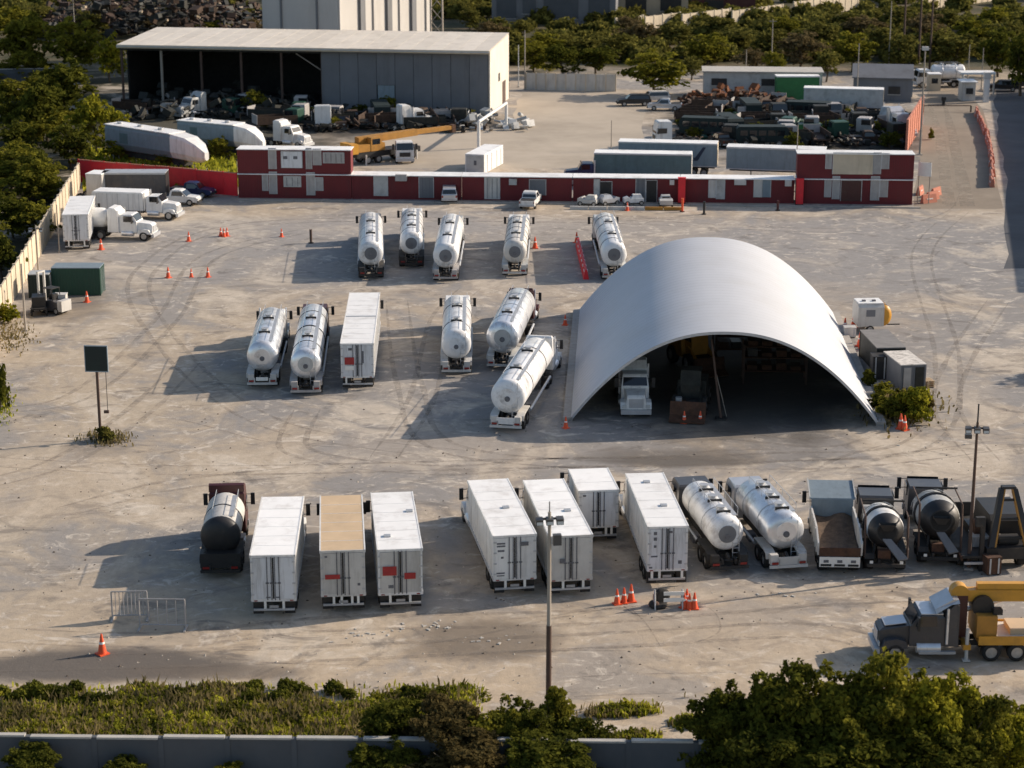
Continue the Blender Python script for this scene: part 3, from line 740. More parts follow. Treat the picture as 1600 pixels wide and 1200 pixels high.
def variant(kind, v, leaves, leaf):
    k = (kind, v)
    if k not in _var:
        me = leaf_cloud(crown_lobes(v * 13 + 5, base=-0.02 if v % 2 else 0.04, n=8 + v % 4), leaves, leaf, v * 7 + 1)
        me.name = 'crown'; me.materials.append(M[kind]); _var[k] = me
        if 'trunk' not in _var:
            t = trunk_mb(1.0, 0.035, 3).mesh('trunk'); t.materials.append(M['bark']); _var['trunk'] = t
    return _var[k]
def tree(name, base, top_y, wpx, leafm, label, cat, group=None, v=0, leaves=1500, leaf=0.05, solo=None):
    b = P(*base); s = scale_at(base[1])
    h = (base[1] - top_y) / (s * 0.96); w = wpx / s
    T = thing(name, label, cat, b, random.uniform(0, 6.28), group)
    if b.y > 400: T.location.z = ground_height(b.x, b.y)
    if solo is None: me = variant(leafm, v, leaves, leaf)
    else:
        me = leaf_cloud(crown_lobes(int(solo), base=0.0, n=13), leaves, leaf, solo); me.materials.append(M[leafm])
    c = link('crown', me, None, T); c.scale = (w, w, h)
    if 'trunk' not in _var: variant(leafm, 0, leaves, leaf)
    t = link('trunk', _var['trunk'], None, T); t.scale = (max(w, h) * 0.8, max(w, h) * 0.8, h)
    return T

# ------------------------------------------------------------------ row of box trucks and tankers nearest the camera
V1 = tanker('grey tanker with maroon cab and black hoop, far left of the front row', (345, 905), (357, 760), 3.1, 1.18, 'offwhite', 'black', 1, 'maroon', 'flat', end='black', semi=False, cabH=3.3, tail='dark', ladder=False, group='vehicles parked in the front row', hatches=0)
part('rear_shroud', MB().lathe_y([(0.66, 0.2), (0.68, 0.8), (0.85, 1.1), (1.05, 1.215), (1.2, 1.215), (1.2, 1.19)], 0, 2.4, 30), 'black', V1)
part('rear_deck', MB().box(-1.2, 1.2, 0.06, 0.9, 0.7, 1.6), 'black', V1)
V1_L = [c for c in V1.children if c.name.startswith('cab')][0].location.y
part('roof_fairing', MB().prism([(V1_L + 0.1, 3.305), (V1_L + 0.12, 3.75), (V1_L + 0.4, 3.8), (V1_L + 1.7, 3.305)], -1.1, 1.1), 'maroon', V1)
box_truck('white box truck with plain grey doors beside the maroon tanker', (425.5, 867.5), (442, 776), 3.85, placards=[], marks=[(-0.3, 0.12, 0.25, 0.08), (0.25, 0.12, 0.25, 0.08)], group='vehicles parked in the front row', posts=(-0.5, 0.55))
box_truck('box truck with a tan roof and one dark red plate on its door', (535, 860), (533, 774), 3.85, roof='tan', wall='offwhite', door='offwhite', cabm='greycab', placards=[(-0.6, 1.0, 0.85, 0.28, 'placard')], marks=[(0.9, 0.55, 0.16, 0.16), (-0.95, 2.3, 0.15, 0.12)], group='vehicles parked in the front row', posts=(-0.55, -0.1, 0.5, 0.85))
box_truck('white roofed box truck with two bright red plates on its rear doors', (625, 858), (612, 769), 3.85, door='offwhite', placards=[(-0.62, 1.15, 0.8, 0.55, 'placard'), (0.55, 0.9, 0.65, 0.38, 'placard')], marks=[(-0.55, 0.35, 0.3, 0.2)], group='vehicles parked in the front row', hatches=((0.35, 0.62), (-0.25, 0.2)))
box_truck('white box truck with grey lettering and a small plate on its clean doors', (804.5, 836), (762, 749), 3.85, door='white', placards=[(0.55, 2.05, 0.5, 0.24, 'marking')], marks=[(-0.82, 2.18, 0.5, 0.1), (-0.82, 2.02, 0.5, 0.1), (-0.82, 1.72, 0.4, 0.12), (-0.75, 1.3, 0.16, 0.12), (-0.85, 0.35, 0.5, 0.09), (-0.85, 0.2, 0.45, 0.07)], group='vehicles parked in the front row', posts=(-0.55, 0.6), hatches=((0.1, 0.45),))
box_truck('white roofed box truck with grimy grey doors behind the near lamp post', (892.5, 837), (849, 749), 3.85, wall='offwhite', door='offwhite', placards=[(-0.5, 1.05, 0.35, 0.28, 'marking')], group='vehicles parked in the front row', posts=(-0.45, 0.75), hatches=((0.2, 0.4),))
box_truck('short white box truck set back behind its neighbours in the front row', (935.6, 766), (919, 732), 3.54, roof='roof_white', door='door_grey', Hbox=2.4, marks=[(-0.9, 2.0, 0.2, 0.12)], group='vehicles parked in the front row', posts=(0.5, 0.85))
box_truck('white box truck with dark spots on its roof beside the red cones', (1044, 822.5), (1007, 739), 3.85, W=2.4, marks=[(-0.75, 2.2, 0.2, 0.2), (-0.75, 1.85, 0.2, 0.2), (-0.75, 1.4, 0.16, 0.16), (-0.8, 0.8, 0.4, 0.1), (0.1, 2.3, 0.35, 0.14), (0.75, 0.35, 0.22, 0.22), (-1.0, 0.1, 0.2, 0.1)], group='vehicles parked in the front row', posts=(-0.9, -0.45, 0.9), hatches=((0.12, 0.35), (-0.05, 0.8)))
tanker('slim white tanker truck turned slightly, just right of the box trucks', (1140, 899), (1092, 762), 2.95, 1.1, 'tankwhite', 'galv', 2, 'greycab', 'flat', semi=False, end='wallgrey', tail='dark', group='vehicles parked in the front row', hatches=3, Ladd=2.6)
tanker('wide steel tanker truck between the white tanker and the dump truck', (1232, 897), (1178, 760), 3.0, 1.25, 'steel', 'galv', 2, 'silver', 'flat', semi=False, end='steel', group='vehicles parked in the front row', plate=(1.3, 0.62, 0.5, 'offwhite'), hatches=3, ez=0.95, Ladd=2.4)

# dump truck
def dump_truck():
    b = P(1311, 899); f = P(1300, 742, 3.3)
    T = thing('dump_truck', 'dump truck with a brown soil stained bed and white rear panel', 'dump truck', b, heading(b, f) * 0.6, 'vehicles parked in the front row')
    L = 8.6; yb = 5.4; w = 1.3
    part('bed_floor', MB().box(-w + 0.08, w - 0.08, 0.15, yb, 1.25, 1.37), 'rust', T)
    # heaped soil remnants
    mb = MB(); nx, ny = 12, 20; vs = []
    for j in range(ny):
        for i in range(nx):
            x = -1.2 + 2.4 * i / (nx - 1); y = 0.25 + 5.0 * j / (ny - 1)
            vs.append((x, y, 1.38 + 0.08 * random.random() + 0.75 * max(0, (y - 2.2) / 3.0) ** 1.5 * (0.8 + 0.2 * math.sin(3 * x))))
    mb.add(vs, [(j * nx + i, j * nx + i + 1, (j + 1) * nx + i + 1, (j + 1) * nx + i) for j in range(ny - 1) for i in range(nx - 1)], True)
    part('soil_load', mb, 'soilload', T)
    for s in (-1, 1):
        S = part('side_board', MB().prism([(0.1, 1.25), (0.1, 2.0), (1.6, 2.55), (yb, 2.55), (yb, 1.25)], s * w - 0.05, s * w + 0.05), 'offwhite', T)
        for k in range(6): part('stake', MB().box(s * (w + 0.085) - 0.035, s * (w + 0.085) + 0.035, 0.5 + k * 0.9, 0.62 + k * 0.9, 1.3, 2.0 if k == 0 else 2.5), 'offwhite', S)
    H = part('headboard', MB().box(-w, w, yb, yb + 0.1, 1.25, 3.0), 'bluegrey', T)
    c = part('cab_shield', MB().prism([(yb, 3.0), (yb + 0.02, 3.08), (yb + 2.0, 3.62), (yb + 2.05, 3.52)], -w - 0.08, w + 0.08), 'bluegrey', H)
    for s in (-1, 1): part('shield_rim', MB().prism([(yb, 3.03), (yb, 3.16), (yb + 2.05, 3.72), (yb + 2.05, 3.58)], s * (w + 0.115) - 0.03, s * (w + 0.115) + 0.03), 'offwhite', H)
    G = part('tailgate', MB().box(-w + 0.06, w - 0.06, 0.02, 0.1, 1.2, 1.75), 'rust', T)
    Pn = part('rear_panel', MB().box(-1.22, 1.22, -0.06, 0.0, 0.55, 1.18), 'reflect', T)
    for x in (-0.82, 0.0, 0.82):
        part('lamp_cluster', MB().box(x - 0.15, x + 0.15, -0.085, -0.063, 0.83, 1.0), 'marking', Pn)
        part('slot', MB().box(x - 0.32, x + 0.32, -0.08, -0.063, 0.60, 0.74), 'dark', Pn)
    chassis(T, 0.2, L - 2)
    axles(T, [(1.0, True), (2.3, True)])
    cab(T, L - 2.4, 'flat', 'white', H=2.85)
dump_truck()

def mixer_truck(label, rear, front, hz, m1='white', m2='black', L=9.6, k=1.0, chute=0.42):
    b = P(*rear); f = P(*front, hz)
    T = thing('mixer_truck', label, 'mixer truck', b, heading(b, f) * 0.5, 'vehicles parked in the front row')
    D = part('drum', MB().lathe_y([(0.7, 1.165 * k), (1.0, 1.22 * k), (3.2, 1.24 * k), (4.6, 1.12 * k), (5.6, 0.7 * k), (5.75, 0.1)], 0, 0, 28), m1, T)
    D.location = (0, 0.55, 2.75 * k); D.rotation_euler = (R(-9), 0, 0)
    part('drum_cone', MB().lathe_y([(0.0, 0.66 * k), (0.15, 0.85 * k), (0.4, 1.06 * k), (0.7, 1.17 * k)], 0, 0, 28), m2, D)
    for y in (2.2, 2.5): part('drum_ring', MB().lathe_y([(y, 1.2 * k), (y, 1.31 * k), (y + 0.2, 1.31 * k), (y + 0.2, 1.2 * k)], 0, 0, 28), 'dark', D)
    part('drum_mouth', MB().cyl((0, -0.04, 0), (0, 0.04, 0), 0.58 * k, n=20), 'blackbay', D)
    for q in range(4):
        mb = MB()
        for i in range(14):
            a0 = q * 1.57 + i * 0.12; y = 3.2 + i * 0.1; r = 1.26 * k if y < 4 else (1.26 - (y - 4) * 0.1) * k
            a1 = a0 + 0.12
            mb.cyl((r * math.cos(a0), y, r * math.sin(a0)), (r * math.cos(a1), y + 0.1, r * math.sin(a1)), 0.03, n=4)
        part('drum_fin', mb, 'tankgrey', D)
    for s in (-1, 1):
        part('frame_post', MB().cyl((s * 1.28, 0.5, 0.95), (s * 1.28, 0.9, 3.7 * k), 0.07, n=6), 'rustpole', T)
        part('frame_brace', MB().cyl((s * 1.28, 0.9, 3.7 * k), (s * 1.28, 4.4, 3.6 * k), 0.05, n=6), 'rustpole', T)
        part('rear_foot', MB().cyl((s * 0.75, 0.6, 0.95), (s * 0.55, 1.3, 2.1), 0.09, n=6), 'dark', T)
    part('frame_bar', MB().cyl((-1.28, 3.2, 3.95 * k), (1.28, 3.2, 3.95 * k), 0.07, n=6), 'dark', T)
    part('hopper', MB().add([(-0.5, 0.05, 3.2), (0.5, 0.05, 3.2), (0.5, 0.5, 3.2), (-0.5, 0.5, 3.2), (-0.25, 0.2, 2.75), (0.25, 0.2, 2.75), (0.25, 0.4, 2.75), (-0.25, 0.4, 2.75)], [(0, 1, 5, 4), (1, 2, 6, 5), (2, 3, 7, 6), (3, 0, 4, 7)]), 'dark', T)
    part('chute', MB().add([(-0.25, 0.4, 2.2), (0.25, 0.4, 2.2), (chute + 0.75, -0.2, 1.2), (chute + 0.2, -0.3, 1.1), (-0.25, 0.45, 2.1), (0.25, 0.45, 2.1), (chute + 0.75, -0.15, 1.1), (chute + 0.2, -0.25, 1.0)], [(0, 1, 2, 3), (7, 6, 5, 4), (1, 5, 6, 2), (4, 0, 3, 7), (2, 6, 7, 3)]), 'wallgrey', T)
    part('pump_box', MB().box(-0.5, 0.25, 0.2, 0.6, 1.0, 1.5), 'rust', T)
    part('bumper', MB().box(-1.15, 1.15, 0.0, 0.12, 0.5, 0.72), 'dark', T)
    for s in (-1, 1):
        part('tail_light', MB().box(s * 0.9 - 0.1, s * 0.9 + 0.1, -0.03, 0.0, 0.75, 0.92), 'reflect', T)
        part('fender', MB().prism([(0.35, 0.9), (0.5, 1.2), (3.2, 1.2), (3.4, 0.9), (3.2, 1.12), (0.55, 1.12)], s * 0.98 - 0.3, s * 0.98 + 0.3), 'dark', T)
    part('water_tank', MB().cyl((-0.9, 6.5, 1.9), (0.9, 6.5, 1.9), 0.35, n=12), 'tankgrey', T)
    chassis(T, 0.1, L - 2)
    axles(T, [(1.2, True), (2.5, True)])
    cab(T, L - 2.4, 'flat', 'greycab', H=2.6)
    return T
mixer_truck('lower concrete mixer truck with a rusty pump box beside the dump truck', (1384, 899), (1384, 775), 3.0, k=0.93, chute=0.5)
mixer_truck('higher concrete mixer truck with a wide black drum cone, next to the far lamp post', (1468, 888), (1464, 758), 3.3, 'tankgrey', 'black', 10.2, 1.04, 0.3)

# low flatbed trailer and the A frame rig beside it
def flatbed(label, rear, L, rot):
    T = thing('flatbed_trailer', label, 'trailer', P(*rear), rot, 'vehicles parked in the front row')
    part('deck', MB().box(-1.2, 1.2, 0, L, 0.85, 1.0), 'dark', T)
    for s in (-1, 1): part('side_rail', MB().box(s * 1.22 - 0.06, s * 1.22 + 0.06, 0, L, 0.72, 0.98), 'rust', T)
    part('headboard', MB().box(-1.2, 1.2, L - 0.1, L, 1.0, 1.9), 'dark', T)
    for k in range(4): part('stake', MB().box(1.2, 1.28, 0.8 + k * 1.6, 0.9 + k * 1.6, 1.0, 2.1), 'pole', T)
    part('bumper', MB().box(-1.1, 1.1, -0.12, -0.02, 0.5, 0.65), 'galv', T)
    axles(T, [(1.2, True), (2.4, True)], r=0.42)
flatbed('low dark flatbed trailer between the mixer and the black A frame rig', (1533, 893), 7.5, R(2))
def crate(name, label, base, sx, sy, h, m, rot=0):
    T = thing(name, label, 'crate', base, rot)
    part('box', MB().box(-sx / 2, sx / 2, -sy / 2, sy / 2, 0.08, h), m, T)
    for s in (-1, 1):
        part('skid', MB().box(s * sx * 0.35 - 0.06, s * sx * 0.35 + 0.06, -sy / 2, sy / 2, 0, 0.08), 'dark', T)
        part('batten', MB().box(s * sx * 0.3 - 0.05, s * sx * 0.3 + 0.05, -sy / 2 - 0.03, -sy / 2, 0.1, h - 0.02), 'galv', T)
    part('lid', MB().box(-sx / 2 - 0.03, sx / 2 + 0.03, -sy / 2 - 0.03, sy / 2 + 0.03, h, h + 0.05), m, T)
    return T
def a_frame_rig():
    T = thing('drilling_rig', 'black and yellow A frame rig at the right end of the front row', 'drilling rig', P(1578, 893), R(3))
    part('base', MB().box(-1.5, 1.5, 0, 5.5, 0.8, 1.5), 'black', T)
    part('engine_cover', MB().prism([(1.6, 1.5), (1.6, 2.7), (2.0, 3.0), (5.2, 3.0), (5.4, 1.5)], -0.9, 1.3), 'black', T)
    for s in (-1, 1):
        for e, m, hw in ((0.0, 'black', 0.19), (0.25, 'ochre', 0.055)):
            x0 = s * (1.3 - e); x1 = s * (0.42 - e * 0.75)
            part('leg', MB().add([(x0 - hw, 0.0, 0.9), (x0 + hw, 0.0, 0.9), (x1 + hw * 0.7, 1.3, 4.85), (x1 - hw * 0.7, 1.3, 4.85), (x0 - hw, 0.35, 0.9), (x0 + hw, 0.35, 0.9), (x1 + hw * 0.7, 1.65, 4.85), (x1 - hw * 0.7, 1.65, 4.85)],
                 [(0, 1, 2, 3), (5, 4, 7, 6), (1, 5, 6, 2), (4, 0, 3, 7), (3, 2, 6, 7), (4, 5, 1, 0)]), m, T)
    for z in (2.0, 3.1, 4.2):
        f = (z - 0.9) / 4.3; xw = 1.15 - 0.77 * f
        part('cross_bar', MB().box(-xw, xw, 1.3 * f + 0.12, 1.3 * f + 0.24, z - 0.07, z + 0.07), 'dark', T)
    part('crown_block', MB().box(-0.42, 0.42, 1.25, 1.7, 4.85, 5.0), 'black', T)
    part('winch', MB().cyl((-0.6, 0.9, 1.75), (0.6, 0.9, 1.75), 0.35, n=14), 'dark', T)
    part('control_post', MB().box(-1.9, -1.65, 0.1, 0.4, 0.0, 3.4), 'black', T)
    part('gauge_box', MB().box(-2.25, -1.7, 0.0, 0.3, 2.9, 3.5), 'dark', T)
    part('spool', MB().cyl((-1.7, 2.6, 2.0), (-1.1, 2.6, 2.0), 0.5, n=12), 'rust', T)
    axles(T, [(1.2, True), (4.2, True)])
a_frame_rig()
crate('tool_crate', 'grey steel crate standing beside the far lamp post base', P(1527, 873), 1.0, 1.2, 1.6, 'tankgrey')
crate('tool_crate', 'dark rusty crate in front of the black A frame rig', P(1548, 895), 0.9, 0.9, 1.1, 'rust', 0.2)

# crane truck at the lower right, nose to the left
def crane_truck():
    fp = P(1366, 1034); L = 11.4
    T = thing('crane_truck', 'dark bonneted truck carrying a yellow folding crane, by the big bushes', 'crane truck', (fp.x + L, fp.y + 1.2, 0), R(90))
    C, e = cab(T, L - 3.78, 'hood', 'greycab', sleeper=0.75, H=2.6, dark_top='silver')
    part('hood_top', MB().box(-0.6, 0.6, 2.0, 3.2, 1.93, 1.97, tilt=('X', R(-7))), 'silver', C)
    part('roof_fairing', MB().prism([(-0.75, 3.31), (-0.7, 3.5), (-0.4, 3.5), (0.55, 2.95), (0.5, 2.7), (-0.3, 3.24)], -1.02, 1.02, [0, 0.1, 0.1, 0.1, 0, 0]), 'silver', C)
    chassis(T, 0, L - 3); part('skirt_tank', MB().cyl((1.0, L - 5.4, 0.75), (1.0, L - 3.2, 0.75), 0.3, n=12), 'silver', T)
    Bd = part('bed', MB().box(-1.2, 1.2, 0, L - 5.6, 1.05, 1.35), 'ochre', T)
    part('deck_plate', MB().box(-1.15, 1.15, 0.05, L - 5.7, 1.36, 1.40), 'rib', Bd)
    part('side_rail', MB().box(1.2, 1.28, 0, L - 5.6, 1.0, 1.5), 'yellow', Bd)
    part('side_rail', MB().box(-1.28, -1.2, 0, L - 5.6, 1.0, 1.5), 'yellow', Bd)
    y = L - 5.0
    part('column', MB().box(-0.35, 0.35, y - 0.1, y + 0.5, 1.1, 3.5), 'maroon', T)
    part('outrigger', MB().box(-1.25, 1.25, y - 0.2, y + 0.2, 0.7, 1.0), 'yellow', T)
    for s in (-1, 1): part('outrigger_leg', MB().cyl((s * 1.15, y, 0.1), (s * 1.15, y, 1.9), 0.1, n=8).box(s * 1.15 - 0.2, s * 1.15 + 0.2, y - 0.2, y + 0.2, 0.05, 0.12), 'offwhite', T)
    part('cabinet', MB().box(-1.1, 1.1, y - 1.6, y - 0.5, 1.36, 2.6), 'ochre', T)
    Bm = part('boom', MB().box(-0.28, 0.28, -2.0, y + 0.35, 3.15, 3.8), 'yellow', T)
    part('boom_extension', MB().box(-0.2, 0.2, -2.6, y - 0.6, 3.81, 4.15), 'yellow', Bm)
    part('boom_head', MB().cyl((-0.33, y + 0.35, 3.6), (0.33, y + 0.35, 3.6), 0.5, n=16), 'yellow', Bm)
    part('boom_cylinder', MB().cyl((0.45, y - 0.2, 2.4), (0.45, y - 3.2, 3.3), 0.14, n=10), 'steel', Bm)
    part('winch_drum', MB().cyl((-0.55, y - 0.9, 2.95), (0.55, y - 0.9, 2.95), 0.6, n=18), 'black', T)
    part('operator_seat', MB().box(-0.9, -0.4, y - 1.9, y - 1.4, 2.6, 2.9), 'black', T)
    part('stack_of_planks', MB().box(-0.8, 0.8, 1.5, 4.0, 1.41, 1.75), 'tan', T)
    part('step', MB().box(1.0, 1.25, L - 4.4, L - 2.4, 0.45, 0.6), 'galv', T)
    part('step', MB().box(-1.25, -1.0, L - 4.4, L - 2.4, 0.45, 0.6), 'galv', T)
    axles(T, [(L - 6.35, True), (L - 7.75, True)], r=0.52)
crane_truck()

# ------------------------------------------------------------------ middle row
G2 = 'vehicles parked in the middle row'
tanker('white tanker semi at the left end of the middle row', (410, 609), (428, 482), 3.0, 1.25, 'steel', 'galv', 2, 'white', 'hood', plate=(0.95, 0.75, 0.28, 'reflect'), group=G2, end='steel', ladder=False, Ladd=2.4)
tanker('polished twin barrel tanker with a maroon cab in the middle row', (478, 621), (492, 472), 3.2, 1.22, 'steel', 'dark', 3, 'maroon', 'flat', twin=True, group=G2, Ladd=1.0, tail='shade')
box_truck('long white box trailer with a roof joint and a red plate, middle row', (557.6, 536.6), (570, 457), 3.85, W=2.6, roof_band=True, placards=[(-0.62, 1.0, 0.75, 0.6, 'placard'), (-0.62, 0.55, 0.7, 0.35, 'reflect')], marks=[(-0.55, 2.15, 0.3, 0.2), (0.45, 1.1, 0.14, 1.0)], group=G2, cat='box trailer', name='box_trailer', posts=(-0.9,))
tanker('white tanker truck standing straight in the middle row', (713, 589), (715, 463), 3.0, 1.22, 'tankwhite', 'dark', 2, 'white', 'flat', group=G2, end='tankwhite', hatches=2, Ladd=1.2)
tanker('shiny wide tanker parked at a slant beside the straight white tanker', (783, 580), (818, 450), 3.2, 1.38, 'steel', 'galv', 3, 'maroon', 'hood', group=G2, end='tankgrey', sleeper=1.0, tail='tankgrey', Ladd=2.6)
tanker('long white tanker parked at a slant closest to the arched shed', (790, 677), (850, 523), 3.1, 1.32, 'tankwhite', 'dark', 2, 'white', 'hood', group=G2, sleeper=1.2, plate=(1.4, 0.7, 0.5, 'white'), end='tankwhite', Ladd=2.2)
# ------------------------------------------------------------------ far row
G3 = 'tankers parked in the far row'
tanker('white tanker with black mirrors at the left end of the far row', (580, 438), (579.5, 331), 3.1, 1.23, 'tankwhite', 'galv', 3, 'greycab', 'flat', tail='dark', group=G3, L=18.0, Ladd=1.8, end='wallgrey')
tanker('shorter dirty tanker second from the left in the far row', (643, 420), (644, 326), 3.0, 1.17, 'tankwhite', 'dark', 3, 'white', 'flat', group=G3, end='wallgrey', tail='dark', L=16.0, Ladd=1.6)
tanker('white tanker turned slightly, third from the left in the far row', (696, 442), (708, 333), 3.1, 1.25, 'tankwhite', 'galv', 2, 'tankgrey', 'flat', tail='shade', group=G3, L=18.0, Ladd=1.8, end='wallgrey')
tanker('grimy cream tanker with several hoops beside the lone red cone', (804, 434), (811, 335), 3.0, 1.16, 'offwhite', 'dark', 5, 'white', 'flat', group=G3, end='wallgrey', L=16.5, Ladd=1.6, tail='tankgrey')
tanker('white tanker beside the long low red barrier and the shed roof', (960, 440), (943, 333), 3.1, 1.25, 'tankwhite', 'dark', 4, 'tankgrey', 'flat', tail='tankgrey', group=G3, L=18.0, Ladd=1.8, end='wallgrey')

# ------------------------------------------------------------------ arched shed
def arched_shed():
    f = P(1131, 662); bk = Vector((17.7, P(1131, 662).y + 34.6, 0))
    T = thing('arched_shed', 'wide open ended arched shed roofed in pale curved sheet metal', 'shed', f, heading(f, bk))
    Ld = 34.6; W = 11.75; H = 7.15
    n = 56
    def prof(off=0.0):
        pts = []
        for i in range(n + 1):
            u = -1 + 2 * i / n
            u = math.copysign(abs(u) ** 0.85, u)
            pts.append((u * (W - off), (H - off) * (1 - abs(u) ** 2.25)))
        return pts
    o = prof(); inn = prof(0.22)
    mb = MB(); vs = []; m = 12
    for j in range(m + 1):
        for x, z in o: vs.append((x, Ld * j / m, z))
    k = n + 1
    mb.add(vs, [(j * k + i, (j + 1) * k + i, (j + 1) * k + i + 1, j * k + i + 1) for j in range(m) for i in range(n)], True)
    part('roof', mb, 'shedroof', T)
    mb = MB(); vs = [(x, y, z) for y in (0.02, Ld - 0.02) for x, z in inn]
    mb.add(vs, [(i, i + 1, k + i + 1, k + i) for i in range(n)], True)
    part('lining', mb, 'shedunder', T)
    for nm, y in (('front_rim', 0.0), ('back_rim', Ld)):
        mb = MB(); vs = [(x, y, z) for x, z in o] + [(x, y, z) for x, z in inn]
        mb.add(vs, [(i, i + 1, k + i + 1, k + i) for i in range(n)])
        part(nm, mb, 'galv', T)
    for j in range(1, 12):
        y = Ld * j / 12; mb = MB()
        for i in range(0, n, 4):
            a = inn[i]; b = inn[min(i + 4, n)]
            mb.cyl((a[0], y, a[1] - 0.08), (b[0], y, b[1] - 0.08), 0.06, n=5)
        part('arch_rib', mb, 'dark', T)
    mb = MB()
    for j in range(1, 36):
        y = Ld * j / 36
        vs = [(x, y - 0.02, z) for x, z in o] + [(x * 1.0015, y, z + 0.006) for x, z in o] + [(x, y + 0.02, z) for x, z in o]
        mb.add(vs, [(q * k + i, q * k + i + 1, (q + 1) * k + i + 1, (q + 1) * k + i) for q in range(2) for i in range(n)])
    sm = part('sheet_seam', mb, 'shedroof', T); sm['kind'] = 'stuff'
    for s in (-1, 1): part('footing', MB().box(s * W - 0.35, s * W + 0.35, 0, Ld, 0, 0.32), 'kerb', T)
    return T
arched_shed()
T = thing('semi_tractor', 'white bonneted lorry parked nose out inside the arched shed', 'lorry', P(994, 656) + Vector((0, 8.3, 0)), R(180))
C, e = cab(T, 4.5, 'hood', 'white', sleeper=1.4, H=2.9); chassis(T, 0, 5.5); axles(T, [(0.8, True), (2.1, True)])
def loader(label, base, rot, m='ochre', name='wheel_loader'):
    T = thing(name, label, 'loader', base, rot)
    part('body', MB().prism([(0, 0.9), (0, 2.0), (0.4, 2.3), (2.6, 2.3), (2.8, 0.9)], -1.1, 1.1), m, T)
    Cc = part('cab', MB().prism([(2.2, 2.3), (2.3, 3.4), (3.7, 3.4), (3.9, 2.3), (3.9, 1.2), (2.2, 1.2)], -0.75, 0.75), m, T)
    for s in (-1, 1):
        part('side_window', MB().prism([(2.45, 2.35), (2.5, 3.2), (3.6, 3.2), (3.75, 2.35)], s * 0.75 - 0.02, s * 0.75 + 0.02), 'glass', Cc)
        part('lift_arm', MB().prism([(3.4, 1.6), (3.4, 2.0), (5.6, 1.0), (5.6, 0.6)], s * 0.8 - 0.1, s * 0.8 + 0.1), m, T)
        for y in (0.9, 4.0): wheel(T, s * 1.05, y, 0.75, 0.55)
    part('front_frame', MB().box(-0.7, 0.7, 2.8, 4.6, 0.7, 1.3), 'dark', T)
    part('bucket', MB().prism([(5.5, 0.3), (5.5, 1.4), (5.7, 1.5), (5.9, 0.5), (6.7, 0.2), (6.7, 0.1)], -1.35, 1.35), 'rust', T)
    part('exhaust', MB().cyl((0.4, 1.0, 2.3), (0.4, 1.0, 3.0), 0.06, n=6), 'dark', T)
    return T
loader('ochre wheel loader standing deep inside the arched shed', P(1062, 560), R(200))
loader('dark rusty loader behind the two red cones in the arched shed', P(1085, 625), R(170), 'scrapdark')
def frame_rack(label, base, rot, w=5, h=3.2, d=2):
    T = thing('storage_rack', label, 'rack', base, rot)
    for x in (-w / 2, w / 2):
        for y in (0, d): part('post', MB().box(x - 0.08, x + 0.08, y - 0.08, y + 0.08, 0, h), 'rustpole', T)
    for z in (1.0, 2.1, 3.0):
        part('shelf', MB().box(-w / 2, w / 2, 0, d, z, z + 0.08), 'rust', T)
        for k in range(4):
            x = -w / 2 + 0.7 + k * w / 4.3
            part('stored_bin', MB().box(x - 0.4, x + 0.4, 0.3, d - 0.3, z + 0.08, z + 0.08 + random.uniform(0.3, 0.7)), random.choice(['dark', 'black', 'rust', 'rust']), T)
    return T
frame_rack('storage rack of dark bins against the right side inside the arched shed', P(1210, 600), R(-4))
frame_rack('taller storage rack near the middle of the arched shed', P(1160, 565), R(2), 4.5)
T = thing('jib_mast', 'slender leaning steel mast standing in the mouth of the arched shed', 'mast', P(1126, 655))
part('base_plate', MB().box(-0.4, 0.4, -0.4, 0.4, 0, 0.12), 'dark', T)
part('mast', MB().cyl((0, 0, 0.12), (-0.75, 1.0, 6.0), 0.11, 0.07, 8), 'rustpole', T)
part('stay', MB().cyl((0.5, 0.6, 0.05), (-0.55, 0.75, 4.2), 0.03, n=5), 'pole', T)
T = thing('engine_block', 'grimy engine on a stand beside the red cones inside the shed', 'engine', P(1062, 652))
part('stand', MB().box(-0.6, 0.6, -0.4, 0.4, 0, 0.5), 'dark', T); part('block', MB().box(-0.45, 0.45, -0.35, 0.35, 0.5, 1.3), 'rust', T)
part('air_filter', MB().cyl((-0.1, 0, 1.3), (-0.1, 0, 1.6), 0.25, n=12), 'galv', T)

